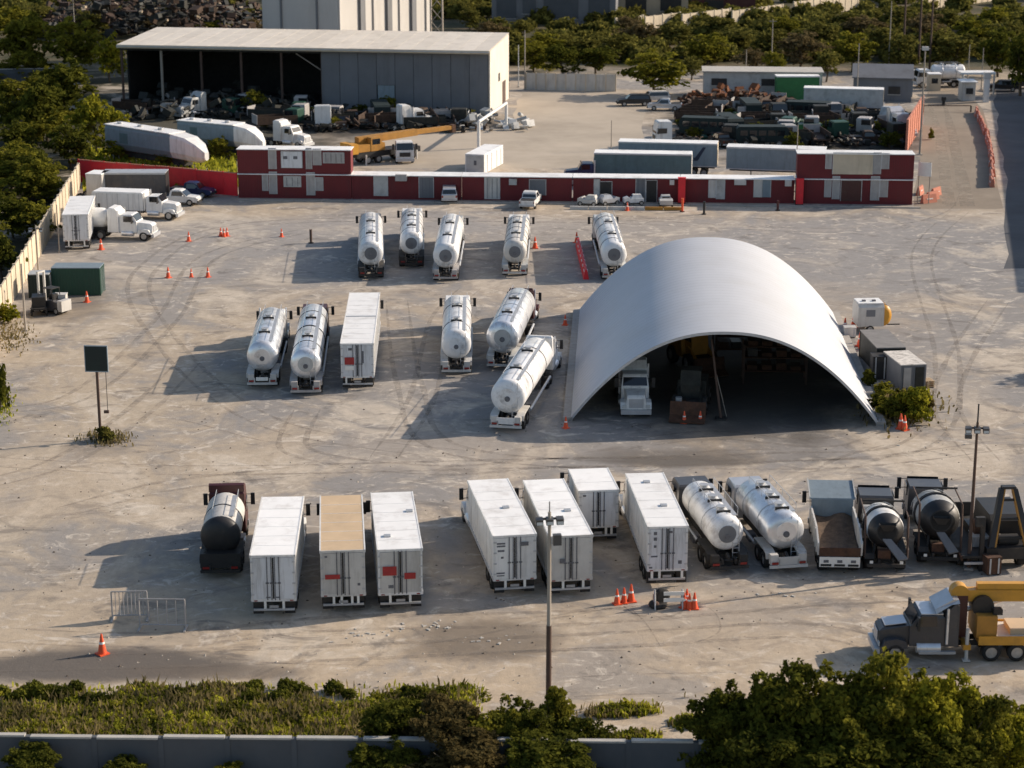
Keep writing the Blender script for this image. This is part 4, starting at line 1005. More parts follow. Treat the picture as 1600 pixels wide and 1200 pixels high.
# ------------------------------------------------------------------ cones
def cone_proto(label, base, group=None, h=0.95):
    T = thing('traffic_cone', label, 'traffic cone', base, random.random() * 3, group)
    part('base', MB().box(-0.24, 0.24, -0.24, 0.24, 0, 0.06), 'orange', T)
    part('body', MB().lathe_z([(0.06, 0.2), (0.34 * h, 0.155), (0.55 * h, 0.115), (0.78 * h, 0.075), (h, 0.04)]), 'orange', T)
    part('collar', MB().lathe_z([(0.52 * h, 0.128), (0.62 * h, 0.108)]), 'reflect', T)
    return T
CG = 'orange traffic cones'
cones = [((160, 1022), 'orange cone standing alone on the dark strip at the lower left', 1.25), ((964, 944), 'leftmost red cone by the box truck with roof spots', 1.0), ((975, 942), 'worn pale cone between two red ones near the box trucks', 1.0),
 ((986, 940), 'tall red cone right of the worn pale cone', 1.15), ((1069, 950), 'first red cone right of the small grey barricade', 1.0), ((1077, 951), 'middle red cone of the tight cluster by the barricade', 1.0), ((1085, 951), 'bright orange cone at the right of the tight cluster', 1.05), ((1073, 944), 'rear red cone of the tight cluster by the barricade', 1.0),
 ((295, 377), 'lone orange cone in front of the white bonneted lorry', 1.1), ((345, 369), 'left orange cone of the touching group by the red fence', 1.0), ((350, 370), 'middle orange cone of the touching group by the red fence', 1.0), ((355, 369), 'right orange cone of the touching group by the red fence', 1.0),
 ((440, 370), 'small orange cone alone in the empty upper lot', 0.95), ((263, 434), 'left cone of the spaced line in the left lot', 1.15), ((299, 433), 'middle shorter cone of the spaced line in the left lot', 0.9), ((325, 433), 'right cone of the spaced line in the left lot', 1.05),
 ((136, 472), 'orange cone in front of the dark green container', 1.1), ((836, 388), 'red cone standing close to the grimy cream tanker', 1.3), ((901, 379), 'red cone at the far end of the low red barrier', 1.2), ((883, 508), 'dark red cone near the shed roof edge beside the slanted tankers', 1.0),
 ((884, 669), 'red cone at the left foot of the arched shed', 0.95), ((1069, 661), 'left red cone in the mouth of the arched shed', 1.0), ((1094, 661), 'right red cone in the mouth of the arched shed', 1.0), ((1407, 670), 'left red cone at the right foot of the arched shed', 1.25), ((1413, 672), 'right red cone at the right foot of the arched shed', 1.2),
 ((1320, 516), 'red cone nearest the right slope of the shed roof', 1.2), ((1333, 512), 'red cone in front of the white round nosed trailer', 1.2), ((1343, 541), 'left bright red cone beside the grey topped container', 1.3), ((1349, 545), 'middle bright red cone beside the grey topped container', 1.3), ((1355, 547), 'right bright red cone beside the grey topped container', 1.3),
 ((158, 390), 'orange cone tucked beside the white container trailer', 1.2), ((980, 329), 'orange cone in front of the low white beam by the red offices', 1.0)]
proto_cone = None
for b_, lab, h_ in cones:
    if proto_cone is None: c_ = proto_cone = cone_proto(lab, P(*b_), CG)
    else: c_ = dup(proto_cone, P(*b_), random.random() * 3, lab, CG)
    c_.scale = (h_, h_, h_)
# barricade with plates between the cones
T = thing('barricade', 'small grey barricade with white reflective boards among the red cones', 'barricade', P(1044, 950), R(4))
for s in (-1, 1): part('leg', MB().cyl((s * 0.8, -0.3, 0), (s * 0.8, 0, 1.15), 0.05, n=6).cyl((s * 0.8, 0.3, 0), (s * 0.8, 0, 1.15), 0.05, n=6), 'galv', T)
for z in (0.45, 0.85): part('board', MB().box(-0.3, 0.9, -0.2, -0.15, z, z + 0.22), 'reflect', T)
part('sandbag', MB().lathe_y([(-0.25, 0.1), (-0.15, 0.2), (0.15, 0.2), (0.25, 0.1)], -0.7, 0.2, 10), 'rust', T)
T = thing('tyre', 'old black lorry tyre lying among the cones beside the barricade', 'tyre', P(1028, 948)); 
part('carcass', MB().lathe_z([(0.0, 0.35), (0.02, 0.5), (0.15, 0.56), (0.28, 0.5), (0.3, 0.35)], n=18), 'rubber', T); part('hollow', MB().cyl((0, 0, 0.302), (0, 0, 0.306), 0.33, n=16), 'black', T)
T = thing('tyre', 'second black lorry tyre upright against the barricade', 'tyre', P(1033, 946), 0.4)
part('carcass', MB().lathe_y([(-0.15, 0.35), (-0.13, 0.5), (0, 0.55), (0.13, 0.5), (0.15, 0.35)], 0, 0.55, 18), 'rubber', T); part('hollow', MB().cyl((0, -0.156, 0.55), (0, -0.152, 0.55), 0.33, n=16), 'dark', T)

# long low red barrier beside the far-row tanker
a, b = P(903, 384), P(916, 437)
nB = 7
for i in range(nB):
    p = a + (b - a) * ((i + 0.5) / nB)
    ln = (b - a).length / nB
    T = thing('water_barrier', ['red water barrier at the far end of the line by the white tanker', 'red water barrier, second from the far end of the line', 'red water barrier, third from the far end of the line', 'red water barrier in the very middle of the line by the tanker', 'red water barrier, third from the near end of the line', 'red water barrier, second from the near end of the line', 'red water barrier at the near end, beside the shed roof'][i], 'barrier', p, heading(a, b), 'red water barriers by the far tanker')
    part('body', MB().add([(-0.28, -ln * .47, 0), (0.28, -ln * .47, 0), (0.28, ln * .47, 0), (-0.28, ln * .47, 0), (-0.09, -ln * .45, 0.95), (0.09, -ln * .45, 0.95), (0.09, ln * .45, 0.95), (-0.09, ln * .45, 0.95)], [(0, 1, 5, 4), (1, 2, 6, 5), (2, 3, 7, 6), (3, 0, 4, 7), (4, 5, 6, 7)]), 'brightred', T)
    part('stripe', MB().box(-0.2, 0.2, -ln * .2, ln * .2, 0.6, 0.72), 'reflect', T)
# ------------------------------------------------------------------ red container offices
def height_at(base_y, top_y):
    q = P(800, base_y); t = (top_y - 600) / FOCAL
    return CAM_H - q.y * (SP + t * CP) / (CP - t * SP)
OA, OB = P(372, 309), P(1427, 320)
OL = (OB - OA).length; OR = math.atan2(OB.y - OA.y, OB.x - OA.x)
def u_of(px): return (px - 372) / (1427 - 372) * OL
OD = Vector((math.cos(OR), math.sin(OR), 0))
def base_y(px): return 309 + 11 * (px - 372) / 1055
def z_of(px, y): return height_at(base_y(px), y)
GO = 'red container offices along the back of the lorry park'
def office(label, px0, px1, z0, h, depth=2.45, side_strip=False):
    u0, u1 = u_of(px0), u_of(px1); L = u1 - u0
    T = thing('container_office', label, 'container office', OA + OD * u0 + Vector((0, 0, z0)), OR, GO)
    part('body', MB().box(0.06, L - 0.06, 0.05, depth - 0.05, 0.06, h - 0.1), 'red', T)
    mb = MB(); x = 0.2
    while x < L - 0.2: mb.box(x, x + 0.13, 0.022, 0.049, 0.16, h - 0.16); x += 0.26
    o = part('corrugation', mb, 'red', T); o['kind'] = 'stuff'
    part('roof', MB().box(-0.05, L + 0.05, -0.22, depth + 0.05, h - 0.09, h), 'roof_white', T)
    part('bottom_rail', MB().box(0, L, 0.0, 0.12, 0, 0.15), 'red', T)
    for x in (0.0, L - 0.14): part('corner_post', MB().box(x, x + 0.14, 0.0, 0.14, 0.155, h - 0.095), 'red', T)
    T['_u0'] = u0; T['_z0'] = z0
    return T
def panel(T, name, px0, px1, y0, y1, m, frame=True, y=-0.03, bars=0):
    x0, x1 = u_of(px0) - T['_u0'], u_of(px1) - T['_u0']; z1, z0 = z_of(px0, y0) - T['_z0'], max(z_of(px0, y1) - T['_z0'], 0.02)
    o = part(name, MB().box(x0, x1, y - 0.03, 0.04, z0, z1), m, T)
    if frame:
        part('frame', MB().box(x0 - 0.06, x1 + 0.06, y - 0.02, 0.03, z1 + 0.002, z1 + 0.07).box(x0 - 0.07, x0 - 0.002, y - 0.02, 0.03, z0, z1).box(x1 + 0.002, x1 + 0.07, y - 0.02, 0.03, z0, z1), 'galv', o)
    if bars:
        for k in range(bars):
            x = x0 + (x1 - x0) * (k + 0.5) / bars
            part('slat', MB().box(x - 0.03, x + 0.03, y - 0.06, y - 0.032, z0 + 0.1, z1 - 0.1), 'marking', o)
    return o
h1 = z_of(460, 272); h2 = z_of(460, 231)
ll = office('lower red container office at the left end, with narrow white doors', 373, 552, 0.0, 2.9)
lu = office('upper red container office stacked at the left, with two pale boards', 373, 552, 2.93, 2.9)
T_ = ll
for a in ((412, 420, 273, 298), (423, 434, 269, 303), (482, 494, 270, 305), (496, 507, 278, 298)): panel(ll, 'door', *a, 'shade')
panel(ll, 'shutter', 446, 472, 276, 292, 'tankgrey', bars=3)
for a in ((423, 434, 232, 264), (482, 490, 232, 264), (493, 505, 233, 258)): panel(lu, 'shutter', *a, 'shade')
b1 = panel(lu, 'board', 443, 475, 237, 262, 'door_grey', y=-0.1); panel(lu, 'board', 509, 541, 239, 255, 'shade', bars=4)
for px in (449, 465):
    x = u_of(px) - lu['_u0']; part('marking', MB().box(x - 0.25, x + 0.25, -0.15, -0.135, 1.75, 2.1), 'marking', b1)
hl = z_of(900, 278)
segs = [('low red container office with two grey doors, next to the tall left stack', 553, 724), ('low red container office behind the white pickup', 726, 898), ('low red container office with the dark open doorways', 900, 1066), ('low red container office with two pairs of pale doors', 1068, 1243)]
lows = [office(lab, a, b, 0.0, 2.88) for lab, a, b in segs]
for i, a, m, br in ((0, (588, 609, 276, 306), 'tankgrey', 0), (0, (622, 640, 272, 282), 'shade', 0), (0, (659, 681, 277, 309), 'wallgrey', 2), (1, (762, 785, 277, 311), 'offwhite', 3), (1, (800, 812, 279, 288), 'tankgrey', 0), (1, (832, 857, 281, 305), 'wallgrey', 0),
                    (2, (933, 941, 281, 312), 'tankgrey', 0), (2, (942, 960, 284, 314), 'black', 0), (2, (998, 1012, 279, 316), 'wallgrey', 2), (2, (1014, 1030, 282, 318), 'black', 0), (2, (1050, 1057, 281, 288), 'offwhite', 0),
                    (3, (1111, 1121, 282, 309), 'offwhite', 0), (3, (1123, 1135, 280, 311), 'tankgrey', 0), (3, (1150, 1168, 280, 288), 'offwhite', 0), (3, (1181, 1193, 280, 308), 'offwhite', 0), (3, (1194, 1206, 281, 308), 'bluegrey', 0), (3, (1228, 1238, 281, 290), 'offwhite', 0)):
    panel(lows[i], 'door' if a[3] - a[2] > 15 else 'air_conditioner', *a, m, bars=br, frame=a[3] - a[2] > 15, y=-0.03 if a[3] - a[2] > 15 else -0.42)
rl = office('lower red container office at the right end, beside the dirt road', 1246, 1425, 0.0, 2.95)
ru = office('upper red container office stacked at the right, with a broad pale shutter', 1246, 1425, 2.98, 2.95)
for a in ((1290, 1299, 281, 308), (1302, 1312, 276, 311), (1361, 1373, 276, 313), (1375, 1386, 281, 308)): panel(rl, 'door', *a, 'shade')
panel(rl, 'shutter', 1315, 1346, 282, 314, 'maroon')
panel(ru, 'shutter', 1301, 1362, 239, 272, 'cream'); panel(ru, 'shutter', 1363, 1374, 239, 272, 'shade')
for a in ((1290, 1298, 240, 264), (1376, 1386, 240, 264)): panel(ru, 'shutter', *a, 'shade')
for px, y0, y1, lab in ((1068, 274, 312, 'bright red upright painted as a sunlit end face, by a low office joint'), (1250, 270, 312, 'bright red upright painted as a sunlit strip, left of the tall right stack')):
    p = OA + OD * u_of(px) - Vector((0, 0.9, 0))
    T = thing('painted_sun_strip', lab, 'painted_sun_strip', p, OR); h = 3.0  # red upright made to stand in for a module's sunlit end face
    part('cabinet', MB().box(-0.42, 0.42, 0, 0.5, 0.1, h), 'brightred', T); part('plinth', MB().box(-0.45, 0.45, -0.03, 0.53, 0, 0.1), 'dark', T)
    part('door', MB().box(-0.38, 0.38, -0.03, -0.005, 0.2, h - 0.1), 'brightred', T); part('cap', MB().box(-0.46, 0.46, -0.04, 0.54, h, h + 0.06), 'brightred', T)
# end board beside the right stack
T = thing('signboard', 'white board on legs at the right end of the red offices', 'signboard', P(1432, 317), R(-25))
for x in (0.1, 1.4): part('post', MB().cyl((x, 0.05, 0), (x, 0.05, 4.9), 0.06, n=6), 'pole', T)
part('board', MB().box(0, 1.55, -0.03, 0.03, 3.2, 4.8), 'reflect', T)

# ------------------------------------------------------------------ small vehicles by the offices and to the left
def pickup(label, base, rot, m, name='pickup_truck', cat='pickup', group=None, closed=False):
    T = thing(name, label, cat, base, rot, group)
    w = 0.92
    body = part('body', MB().prism([(-2.6, 0.45), (-2.6, 1.05), (0.9, 1.08), (1.3, 1.1), (2.3, 1.0), (2.55, 0.8), (2.55, 0.42)], -w, w, [0.02, 0.02, 0, 0, 0.06, 0.08, 0.05]), m, T)
    if closed: cp = [(-2.5, 1.05), (-2.3, 1.7), (-2.0, 1.78), (0.3, 1.78), (0.6, 1.7), (1.25, 1.08)]
    else: cp = [(-0.9, 1.06), (-0.75, 1.7), (-0.6, 1.78), (0.3, 1.78), (0.55, 1.7), (1.25, 1.08)]
    cb = part('cabin', MB().prism(cp, -w + 0.04, w - 0.04, [0, 0.13, 0.16, 0.16, 0.13, 0]), m, T)
    y0 = cp[0][0]
    part('windscreen', MB().add([(-0.72, 0.68, 1.66), (0.72, 0.68, 1.66), (0.84, 1.235, 1.13), (-0.84, 1.235, 1.13)], [(0, 1, 2, 3)]), 'glass', cb)
    part('rear_window', MB().add([(-0.7, y0 + 0.145, 1.64), (0.7, y0 + 0.145, 1.64), (0.8, y0 + 0.0, 1.18), (-0.8, y0 + 0.0, 1.18)], [(0, 3, 2, 1)]), 'glass', cb)
    for s in (-1, 1):
        part('side_window', MB().add([(s * (w - 0.045), y0 + 0.25, 1.12), (s * (w - 0.045), 1.05, 1.12), (s * (w - 0.15), 0.5, 1.63), (s * (w - 0.15), y0 + 0.35, 1.63)], [(0, 1, 2, 3)]), 'glass', cb)
        part('headlight', MB().box(s * 0.68 - 0.16, s * 0.68 + 0.16, 2.5, 2.57, 0.72, 0.86), 'headlight', body)
        part('tail_light', MB().box(s * 0.8 - 0.08, s * 0.8 + 0.08, -2.64, -2.6, 0.75, 1.0), 'light', body)
        part('mirror', MB().box(s * 1.03 - 0.08, s * 1.03 + 0.08, 0.75, 0.85, 1.12, 1.28), m, cb)
        for y in (-1.6, 1.55): wheel(T, s * 0.8, y, 0.38, 0.26)
    if not closed:
        part('bed_well', MB().box(-w + 0.1, w - 0.1, -2.5, -1.0, 1.06, 1.085), 'dark', T)
        part('tailgate', MB().box(-w + 0.08, w - 0.08, -2.64, -2.605, 0.6, 1.05), m, T)
    part('bumper', MB().box(-w, w, 2.5, 2.66, 0.4, 0.62), 'dark', T); part('bumper', MB().box(-w, w, -2.72, -2.6, 0.42, 0.6), 'galv', T)
    return T
GP = 'light vehicles parked by the red offices'
pickup('dark windowed silver car parked tail out by the red offices', P(701, 319) + Vector((0, 2.6, 0)), R(2), 'silver', 'car', 'car', GP, True)
pickup('white pickup parked tail out in front of the low red offices', P(825, 328) + Vector((0.3, 2.4, 0)), R(-10), 'white', group=GP)
pickup('white pickup with its bonnet to the right beside the red fence', P(280, 319), R(-100), 'white', group=GP)
pickup('dark blue pickup parked behind the white one by the red fence', P(302, 307), R(-104), 'blue', group=GP)
def cart(label, base, rot, m='offwhite', w=1.3):
    T = thing('utility_cart', label, 'utility cart', base, rot, GP)
    part('body', MB().prism([(-1.1, 0.35), (-1.1, 0.8), (0.4, 0.8), (0.7, 1.0), (1.2, 0.85), (1.2, 0.35)], -w / 2, w / 2), m, T)
    part('cover', MB().prism([(-1.0, 0.8), (-0.8, 1.25), (0.1, 1.25), (0.4, 0.8)], -w * 0.4, w * 0.4, [0, 0.1, 0.1, 0]), m, T)
    for s in (-1, 1):
        for y in (-0.8, 0.85): wheel(T, s * w * 0.46, y, 0.28, 0.2)
    part('windscreen', MB().box(-w * 0.3, w * 0.3, 0.22, 0.28, 0.9, 1.15), 'glass', T)
cart('white utility cart on the left behind the low white beam', P(920, 321), R(70))
cart('grey utility cart in front of the dark doorway, behind the beam', P(950, 320), R(-60), 'silver')
cart('tall white utility cart by the second dark doorway', P(1040, 322), R(180), 'offwhite', 1.5)
cart('white utility cart between the orange cone and the dark doorway', P(990, 320), R(100), 'white', 1.1)
T = thing('low_beam', 'long low white beam laid in front of the red offices', 'beam', P(890, 327), OR)
Lb = (P(1066, 330) - P(890, 327)).length
for k in range(6):
    part('block', MB().box(Lb * k / 6 + 0.04, Lb * (k + 1) / 6 - 0.04, -0.15, 0.15, 0, 0.38), 'offwhite' if k < 4 else 'ochre', T)
def bollard(label, base, m, h=1.2):
    T = thing('bollard', label, 'bollard', base); part('post', MB().cyl((0, 0, 0.08), (0, 0, h), 0.14, n=10), m, T); part('foot', MB().cyl((0, 0, 0), (0, 0, 0.08), 0.28, n=10), 'dark', T); part('cap', MB().cyl((0, 0, h), (0, 0, h + 0.08), 0.16, n=10), m, T)
bollard('orange post at the right end of the low beam', P(1066, 331), 'orange', 1.5)
bollard('dark post standing alone before the low offices', P(1100, 335), 'black', 1.4)
bollard('dark red post in front of the tall right stack', P(1215, 329), 'maroon', 1.1)
bollard('thin brown post standing in the empty upper lot', P(486, 380), 'rustpole', 1.4)

# left yard
def side_truck(label, front, L, rot, name, cat, body, m='white', sleeper=0.0, H=2.9, group=None):
    f = P(*front); d = Vector((-math.sin(rot), math.cos(rot), 0)); o = f - d * L
    T = thing(name, label, cat, o, rot, group)
    chassis(T, 0.1, L - 2)
    cab(T, L - 3.78, 'hood', m, sleeper, H=H)
    y1 = L - 3.78 - sleeper - 0.25
    if body == 'box':
        part('cargo_box', MB().box(-1.22, 1.22, 0, y1, 1.0, 2.9), m, T); part('roof', MB().prism([(0, 2.9), (0.15, 3.05), (y1 - 0.15, 3.05), (y1, 2.9)], -1.2, 1.2), 'roof_white', T)
        for k in range(5): part('panel_seam', MB().box(1.221, 1.24, 0.5 + k * (y1 - 1) / 4, 0.58 + k * (y1 - 1) / 4, 1.0, 2.85), 'galv', T)
        part('skirt', MB().box(-1.2, 1.2, 0.1, y1, 0.75, 0.97), 'dark', T)
    else:
        part('drum', MB().lathe_y([(0.1, 0.5), (0.5, 0.95), (1.2, 1.1), (y1 - 0.5, 1.1), (y1, 0.7)], 0, 2.15, 20), m, T)
        part('cradle', MB().box(-0.7, 0.7, 0.3, y1 - 0.2, 0.95, 1.3), 'dark', T)
    axles(T, [(1.1, True), (2.3, True)])
    return T
GL = 'lorries parked by the cream wall'
side_truck('white bonneted lorry with a high sleeper roof, nearest of the left group', (246, 374), 8.2, R(-99), 'bonneted_lorry', 'lorry', 'drum', sleeper=1.3, H=2.75, group=GL)
side_truck('long white van bodied lorry behind the bonneted one at the left', (284, 342), 10.0, R(-100), 'van_lorry', 'lorry', 'box', H=2.6, group=GL)
def plain_trailer(label, roof_a, roof_b, h, m, end_m, name='box_trailer', W=2.55, group=None, Hbox=2.75, graphic=False, roofm='roof_white'):
    """trailer seen from the side: near top edge from roof_a to roof_b"""
    a = P(*roof_a, h); b = P(*roof_b, h); L = (b - a).length; ang = math.atan2(b.y - a.y, b.x - a.x)
    T = thing(name, label, 'trailer', (a.x, a.y, 0), ang, group); zb = h - Hbox
    part('cargo_box', MB().box(0.03, L - 0.03, 0.03, W - 0.03, zb, h - 0.08), m, T)
    part('roof', MB().box(0, L, 0, W, h - 0.078, h), roofm, T)
    part('end_wall', MB().box(L - 0.028, L + 0.02, 0.02, W - 0.02, zb, h - 0.08), end_m, T)
    for z in (zb - 0.05, h - 0.2): part('rail', MB().box(0, L, -0.02, 0.028, z, z + 0.12), 'galv', T)
    k = 1.2
    while k < L - 0.5: part('seam', MB().box(k, k + 0.05, 0.005, 0.029, zb + 0.08, h - 0.21), m, T); k += 1.22
    if graphic: part('graphic', MB().add([(L - 3.0, -0.004, zb + 0.7), (L - 2.4, -0.004, zb + 0.7), (L - 1.4, -0.004, h - 0.5), (L - 1.8, -0.004, h - 0.5)], [(0, 1, 2, 3)]).box(L - 2.9, L - 2.2, -0.008, 0.002, zb + 0.9, zb + 1.1), 'graphic', T)
    part('underframe', MB().box(0.4, L - 0.3, 0.8, W - 0.8, zb - 0.35, zb - 0.052), 'dark', T)
    part('landing_leg', MB().box(L * 0.25, L * 0.25 + 0.12, 0.2, 0.32, 0, zb - 0.05), 'dark', T)
    for x in (L - 1.6, L - 2.9):
        for y in (0.35, W - 0.35):
            wheel(T, 0, 0, 0.5, 0.5); o = [c for c in T.children if c.name.startswith('wheel')][-1]
            o.location = (x, y, 0.5); o.rotation_euler = (0, 0, R(90))
    return T, L
plain_trailer('dark open sided trailer with a white top rail by the red fence', (158, 270), (258, 270), 3.4, 'greycab', 'black', 'dump_trailer', group=GL, roofm='galv')
plain_trailer('small pale trailer at the corner of the cream wall', (133, 271), (158, 272), 3.4, 'offwhite', 'offwhite', group=GL, Hbox=2.6)
a = P(117, 335, 3.9); b = P(129, 306, 3.9)
t_ = box_truck('boxy white container lorry parked against the cream wall', (117, 335), (129, 306), 3.9, W=2.6, marks=[(-0.02, 1.2, 0.35, 0.16), (-0.02, 0.9, 0.35, 0.16), (-0.02, 0.5, 0.35, 0.2)], group=GL, cabkind='flat', posts=(-0.8, 0.8))
# dark green container and forklift
def container(label, base, rot, L, W, H, m, roofm, endm=None, name='container', open_doors=False, group=None):
    T = thing(name, label, 'container', base, rot, group)
    part('body', MB().box(0.05, L - 0.05, 0.05, W - 0.05, 0.05, H - 0.08), m, T)
    mb = MB(); x = 0.25
    while x < L - 0.3: mb.box(x, x + 0.14, 0.02, 0.048, 0.2, H - 0.2); mb.box(x, x + 0.14, W - 0.048, W - 0.02, 0.2, H - 0.2); x += 0.28
    o = part('corrugation', mb, m, T); o['kind'] = 'stuff'
    part('roof', MB().box(0, L, 0, W, H - 0.078, H), roofm, T)
    for x in (0, L - 0.12):
        for y in (0, W - 0.12): part('corner_post', MB().box(x, x + 0.12, y, y + 0.12, 0, H - 0.08), m, T)
    for s in (0, 1):
        d = part('door', MB().box(L - 0.049, L + 0.0, 0.13 + s * (W / 2 - 0.12), W / 2 - 0.01 + s * (W / 2 - 0.12), 0.12, H - 0.15), endm or m, T)
        for q in (0.3, 0.75): part('lock_rod', MB().cyl((L + 0.03, 0.13 + s * (W / 2 - 0.12) + q * (W / 2 - 0.14), 0.15), (L + 0.03, 0.13 + s * (W / 2 - 0.12) + q * (W / 2 - 0.14), H - 0.2), 0.025, n=5), 'galv', d)
    return T
container('dark green container with a grey green roof beside the cream wall', P(82, 462), R(0), 4.6, 2.3, 2.7, 'green', 'bluegrey')
container('low green skip standing beside the cream wall behind the forklift', P(45, 466), R(3), 2.0, 1.8, 2.3, 'signgreen', 'tankgrey', name='skip')
def forklift():
    T = thing('forklift', 'dark forklift with a pale mast and counterweight by the green container', 'forklift', P(82, 488), R(60))
    part('body', MB().prism([(-1.2, 0.3), (-1.2, 1.1), (-0.4, 1.3), (0.9, 1.0), (1.0, 0.3)], -0.6, 0.6), 'greycab', T)
    part('counterweight', MB().box(-0.65, 0.65, -1.75, -1.21, 0.35, 1.35), 'offwhite', T)
    for s in (-1, 1):
        part('guard_post', MB().cyl((s * 0.52, -0.6, 1.2), (s * 0.5, -0.5, 2.3), 0.045, n=6).cyl((s * 0.52, 0.8, 1.0), (s * 0.5, 0.5, 2.3), 0.045, n=6), 'dark', T)
        part('mast_rail', MB().box(s * 0.4 - 0.07, s * 0.4 + 0.07, 1.05, 1.25, 0.1, 3.6), 'offwhite', T)
        part('fork', MB().box(s * 0.3 - 0.06, s * 0.3 + 0.06, 1.3, 2.4, 0.12, 0.18), 'dark', T)
        wheel(T, s * 0.55, 0.7, 0.38, 0.26); wheel(T, s * 0.55, -1.0, 0.32, 0.26)
    part('overhead_guard', MB().box(-0.55, 0.55, -0.55, 0.55, 2.3, 2.36), 'dark', T)
    part('seat', MB().box(-0.3, 0.3, -0.5, 0.0, 1.3, 1.8), 'black', T)
    part('mast_head', MB().box(-0.5, 0.5, 1.06, 1.24, 3.6, 3.75), 'offwhite', T)
forklift()
crate('tool_crate', 'pale box on a skid beside the dark forklift', P(96, 486), 1.1, 0.9, 1.6, 'offwhite')
T = thing('flatbed_cart', 'dark wheeled frame trolley left of the forklift by the pale pole', 'trolley', P(62, 490), R(10))
part('frame', MB().box(-0.7, 0.7, -1.2, 1.2, 0.6, 0.75), 'dark', T); part('load', MB().box(-0.6, 0.6, -0.8, 0.9, 0.76, 1.7), 'black', T)
for s in (-1, 1):
    for y in (-0.8, 0.8): wheel(T, s * 0.65, y, 0.3, 0.2)

# pale pipe racks standing in the shade of the front row
def pipe_rack(label, base, rot, W, H, bars):
    T = thing('pipe_rack', label, 'pipe rack', base, rot, 'pale pipe racks at the lower left')
    for x in (0, W):
        part('foot', MB().box(x - 0.06, x + 0.06, -0.5, 0.5, 0, 0.08), 'shade', T); part('post', MB().cyl((x, 0, 0.08), (x, 0, H), 0.05, n=6), 'shade', T)
    for z in (0.25, H): part('rail', MB().cyl((0, 0, z), (W, 0, z), 0.045, n=6), 'shade', T)
    for k in range(bars): part('bar', MB().cyl((W * (k + 1) / (bars + 1), 0, 0.25), (W * (k + 1) / (bars + 1), 0, H), 0.03, n=5), 'shade', T)
pipe_rack('pale pipe rack with close upright bars, left one of two at the lower left', P(176, 968), R(3), 2.0, 1.7, 8)
pipe_rack('pale pipe rack with few bars, right one of two at the lower left', P(219, 982), R(-2), 2.6, 1.8, 4)
# ------------------------------------------------------------------ poles, lamps, sign
def pole(label, base, H, m='pole', r=0.13, arms=0, heads=0, name='pole', cat='pole', rot=0.0, group=None):
    T = thing(name, label, cat, base, rot, group)
    part('shaft', MB().cyl((0, 0, 0), (0, 0, H), r, r * 0.62, 10), m, T)
    part('foot', MB().box(-r * 2, r * 2, -r * 2, r * 2, 0, 0.12), 'kerb', T)
    for k in range(arms):
        z = H - 0.35 - k * 0.9
        part('cross_arm', MB().box(-0.62, 0.62, -0.05, 0.05, z - 0.05, z + 0.05), 'dark' if heads else m, T)
    for k in range(heads):
        x = -0.52 + 1.04 * k / max(1, heads - 1) if heads > 1 else 0.5
        z = H - 0.35
        hd = part('floodlight', MB().prism([(-0.18, z - 0.3), (-0.24, z + 0.02), (0.13, z + 0.08), (0.16, z - 0.12)], x - 0.18, x + 0.18), 'lamp', T)
        part('lens', MB().box(x - 0.15, x + 0.15, -0.225, -0.2, z - 0.26, z - 0.02, tilt=('X', R(-12))), 'headlight', hd)
    return T
p = P(857, 1118); hgt = height_at(1118, 800)
T = pole('tall two tone lamp post rising from the bushes in the foreground', p, hgt, 'pole', 0.14, 1, 3, 'lamp_post', 'lamp post', R(8))
part('sleeve', MB().cyl((0, 0, 0.1), (0, 0, hgt * 0.45), 0.155, 0.14, 10), 'rustpole', T)
part('junction_box', MB().box(0.18, 0.6, -0.15, 0.15, hgt - 1.75, hgt - 1.2), 'lamp', T); part('spike', MB().cyl((0, 0, hgt), (0, 0, hgt + 0.55), 0.03, n=5), 'dark', T)
hg = height_at(889, 660)
T = pole('brown lamp post with a spike beside the mixers and flatbed', P(1513, 889), hg, 'rustpole', 0.13, 1, 3, 'lamp_post', 'lamp post', R(-5))
part('spike', MB().cyl((0, 0, hg), (0, 0, hg + 1.15), 0.05, n=5), 'dark', T); part('junction_box', MB().box(-0.7, -0.3, -0.15, 0.15, hg - 1.0, hg - 0.75), 'lamp', T)
T = thing('signpost', 'blank dark green square sign on a brown post, alone in the left lot', 'sign', P(158, 688), R(-4))
z0, z1 = height_at(688, 579), height_at(688, 541)
part('post', MB().box(-0.13, 0.05, -0.02, 0.14, 0, z1 - 0.1), 'rustpole', T)
sg = part('panel', MB().box(-0.8, 0.8, -0.12, -0.03, z0, z1), 'signgreen', T)
part('frame', MB().box(-0.86, 0.86, -0.13, -0.02, z1 + 0.002, z1 + 0.08).box(-0.86, 0.86, -0.13, -0.02, z0 - 0.08, z0 - 0.002).box(-0.86, -0.802, -0.13, -0.02, z0, z1).box(0.802, 0.86, -0.13, -0.02, z0, z1), 'bluegrey', sg)
part('cable', MB().cyl((0.62, 0.0, z0), (0.62, 0.0, 2.3), 0.025, n=5), 'dark', T); part('cable_box', MB().box(0.35, 0.7, -0.1, 0.1, 2.1, 2.3), 'rustpole', T)
pole('bare pale pole in front of the skip by the cream wall', P(40, 517), height_at(517, 412), 'pole', 0.11)
pole('short pale lamp pole on the cream wall line with twin lamps', P(60, 425), height_at(425, 352), 'pole', 0.1, 1, 2, 'lamp_post', 'lamp post')
pole('thin pale pole between the cream wall and the boxy white lorry', P(93, 394), height_at(394, 320), 'pole', 0.07)
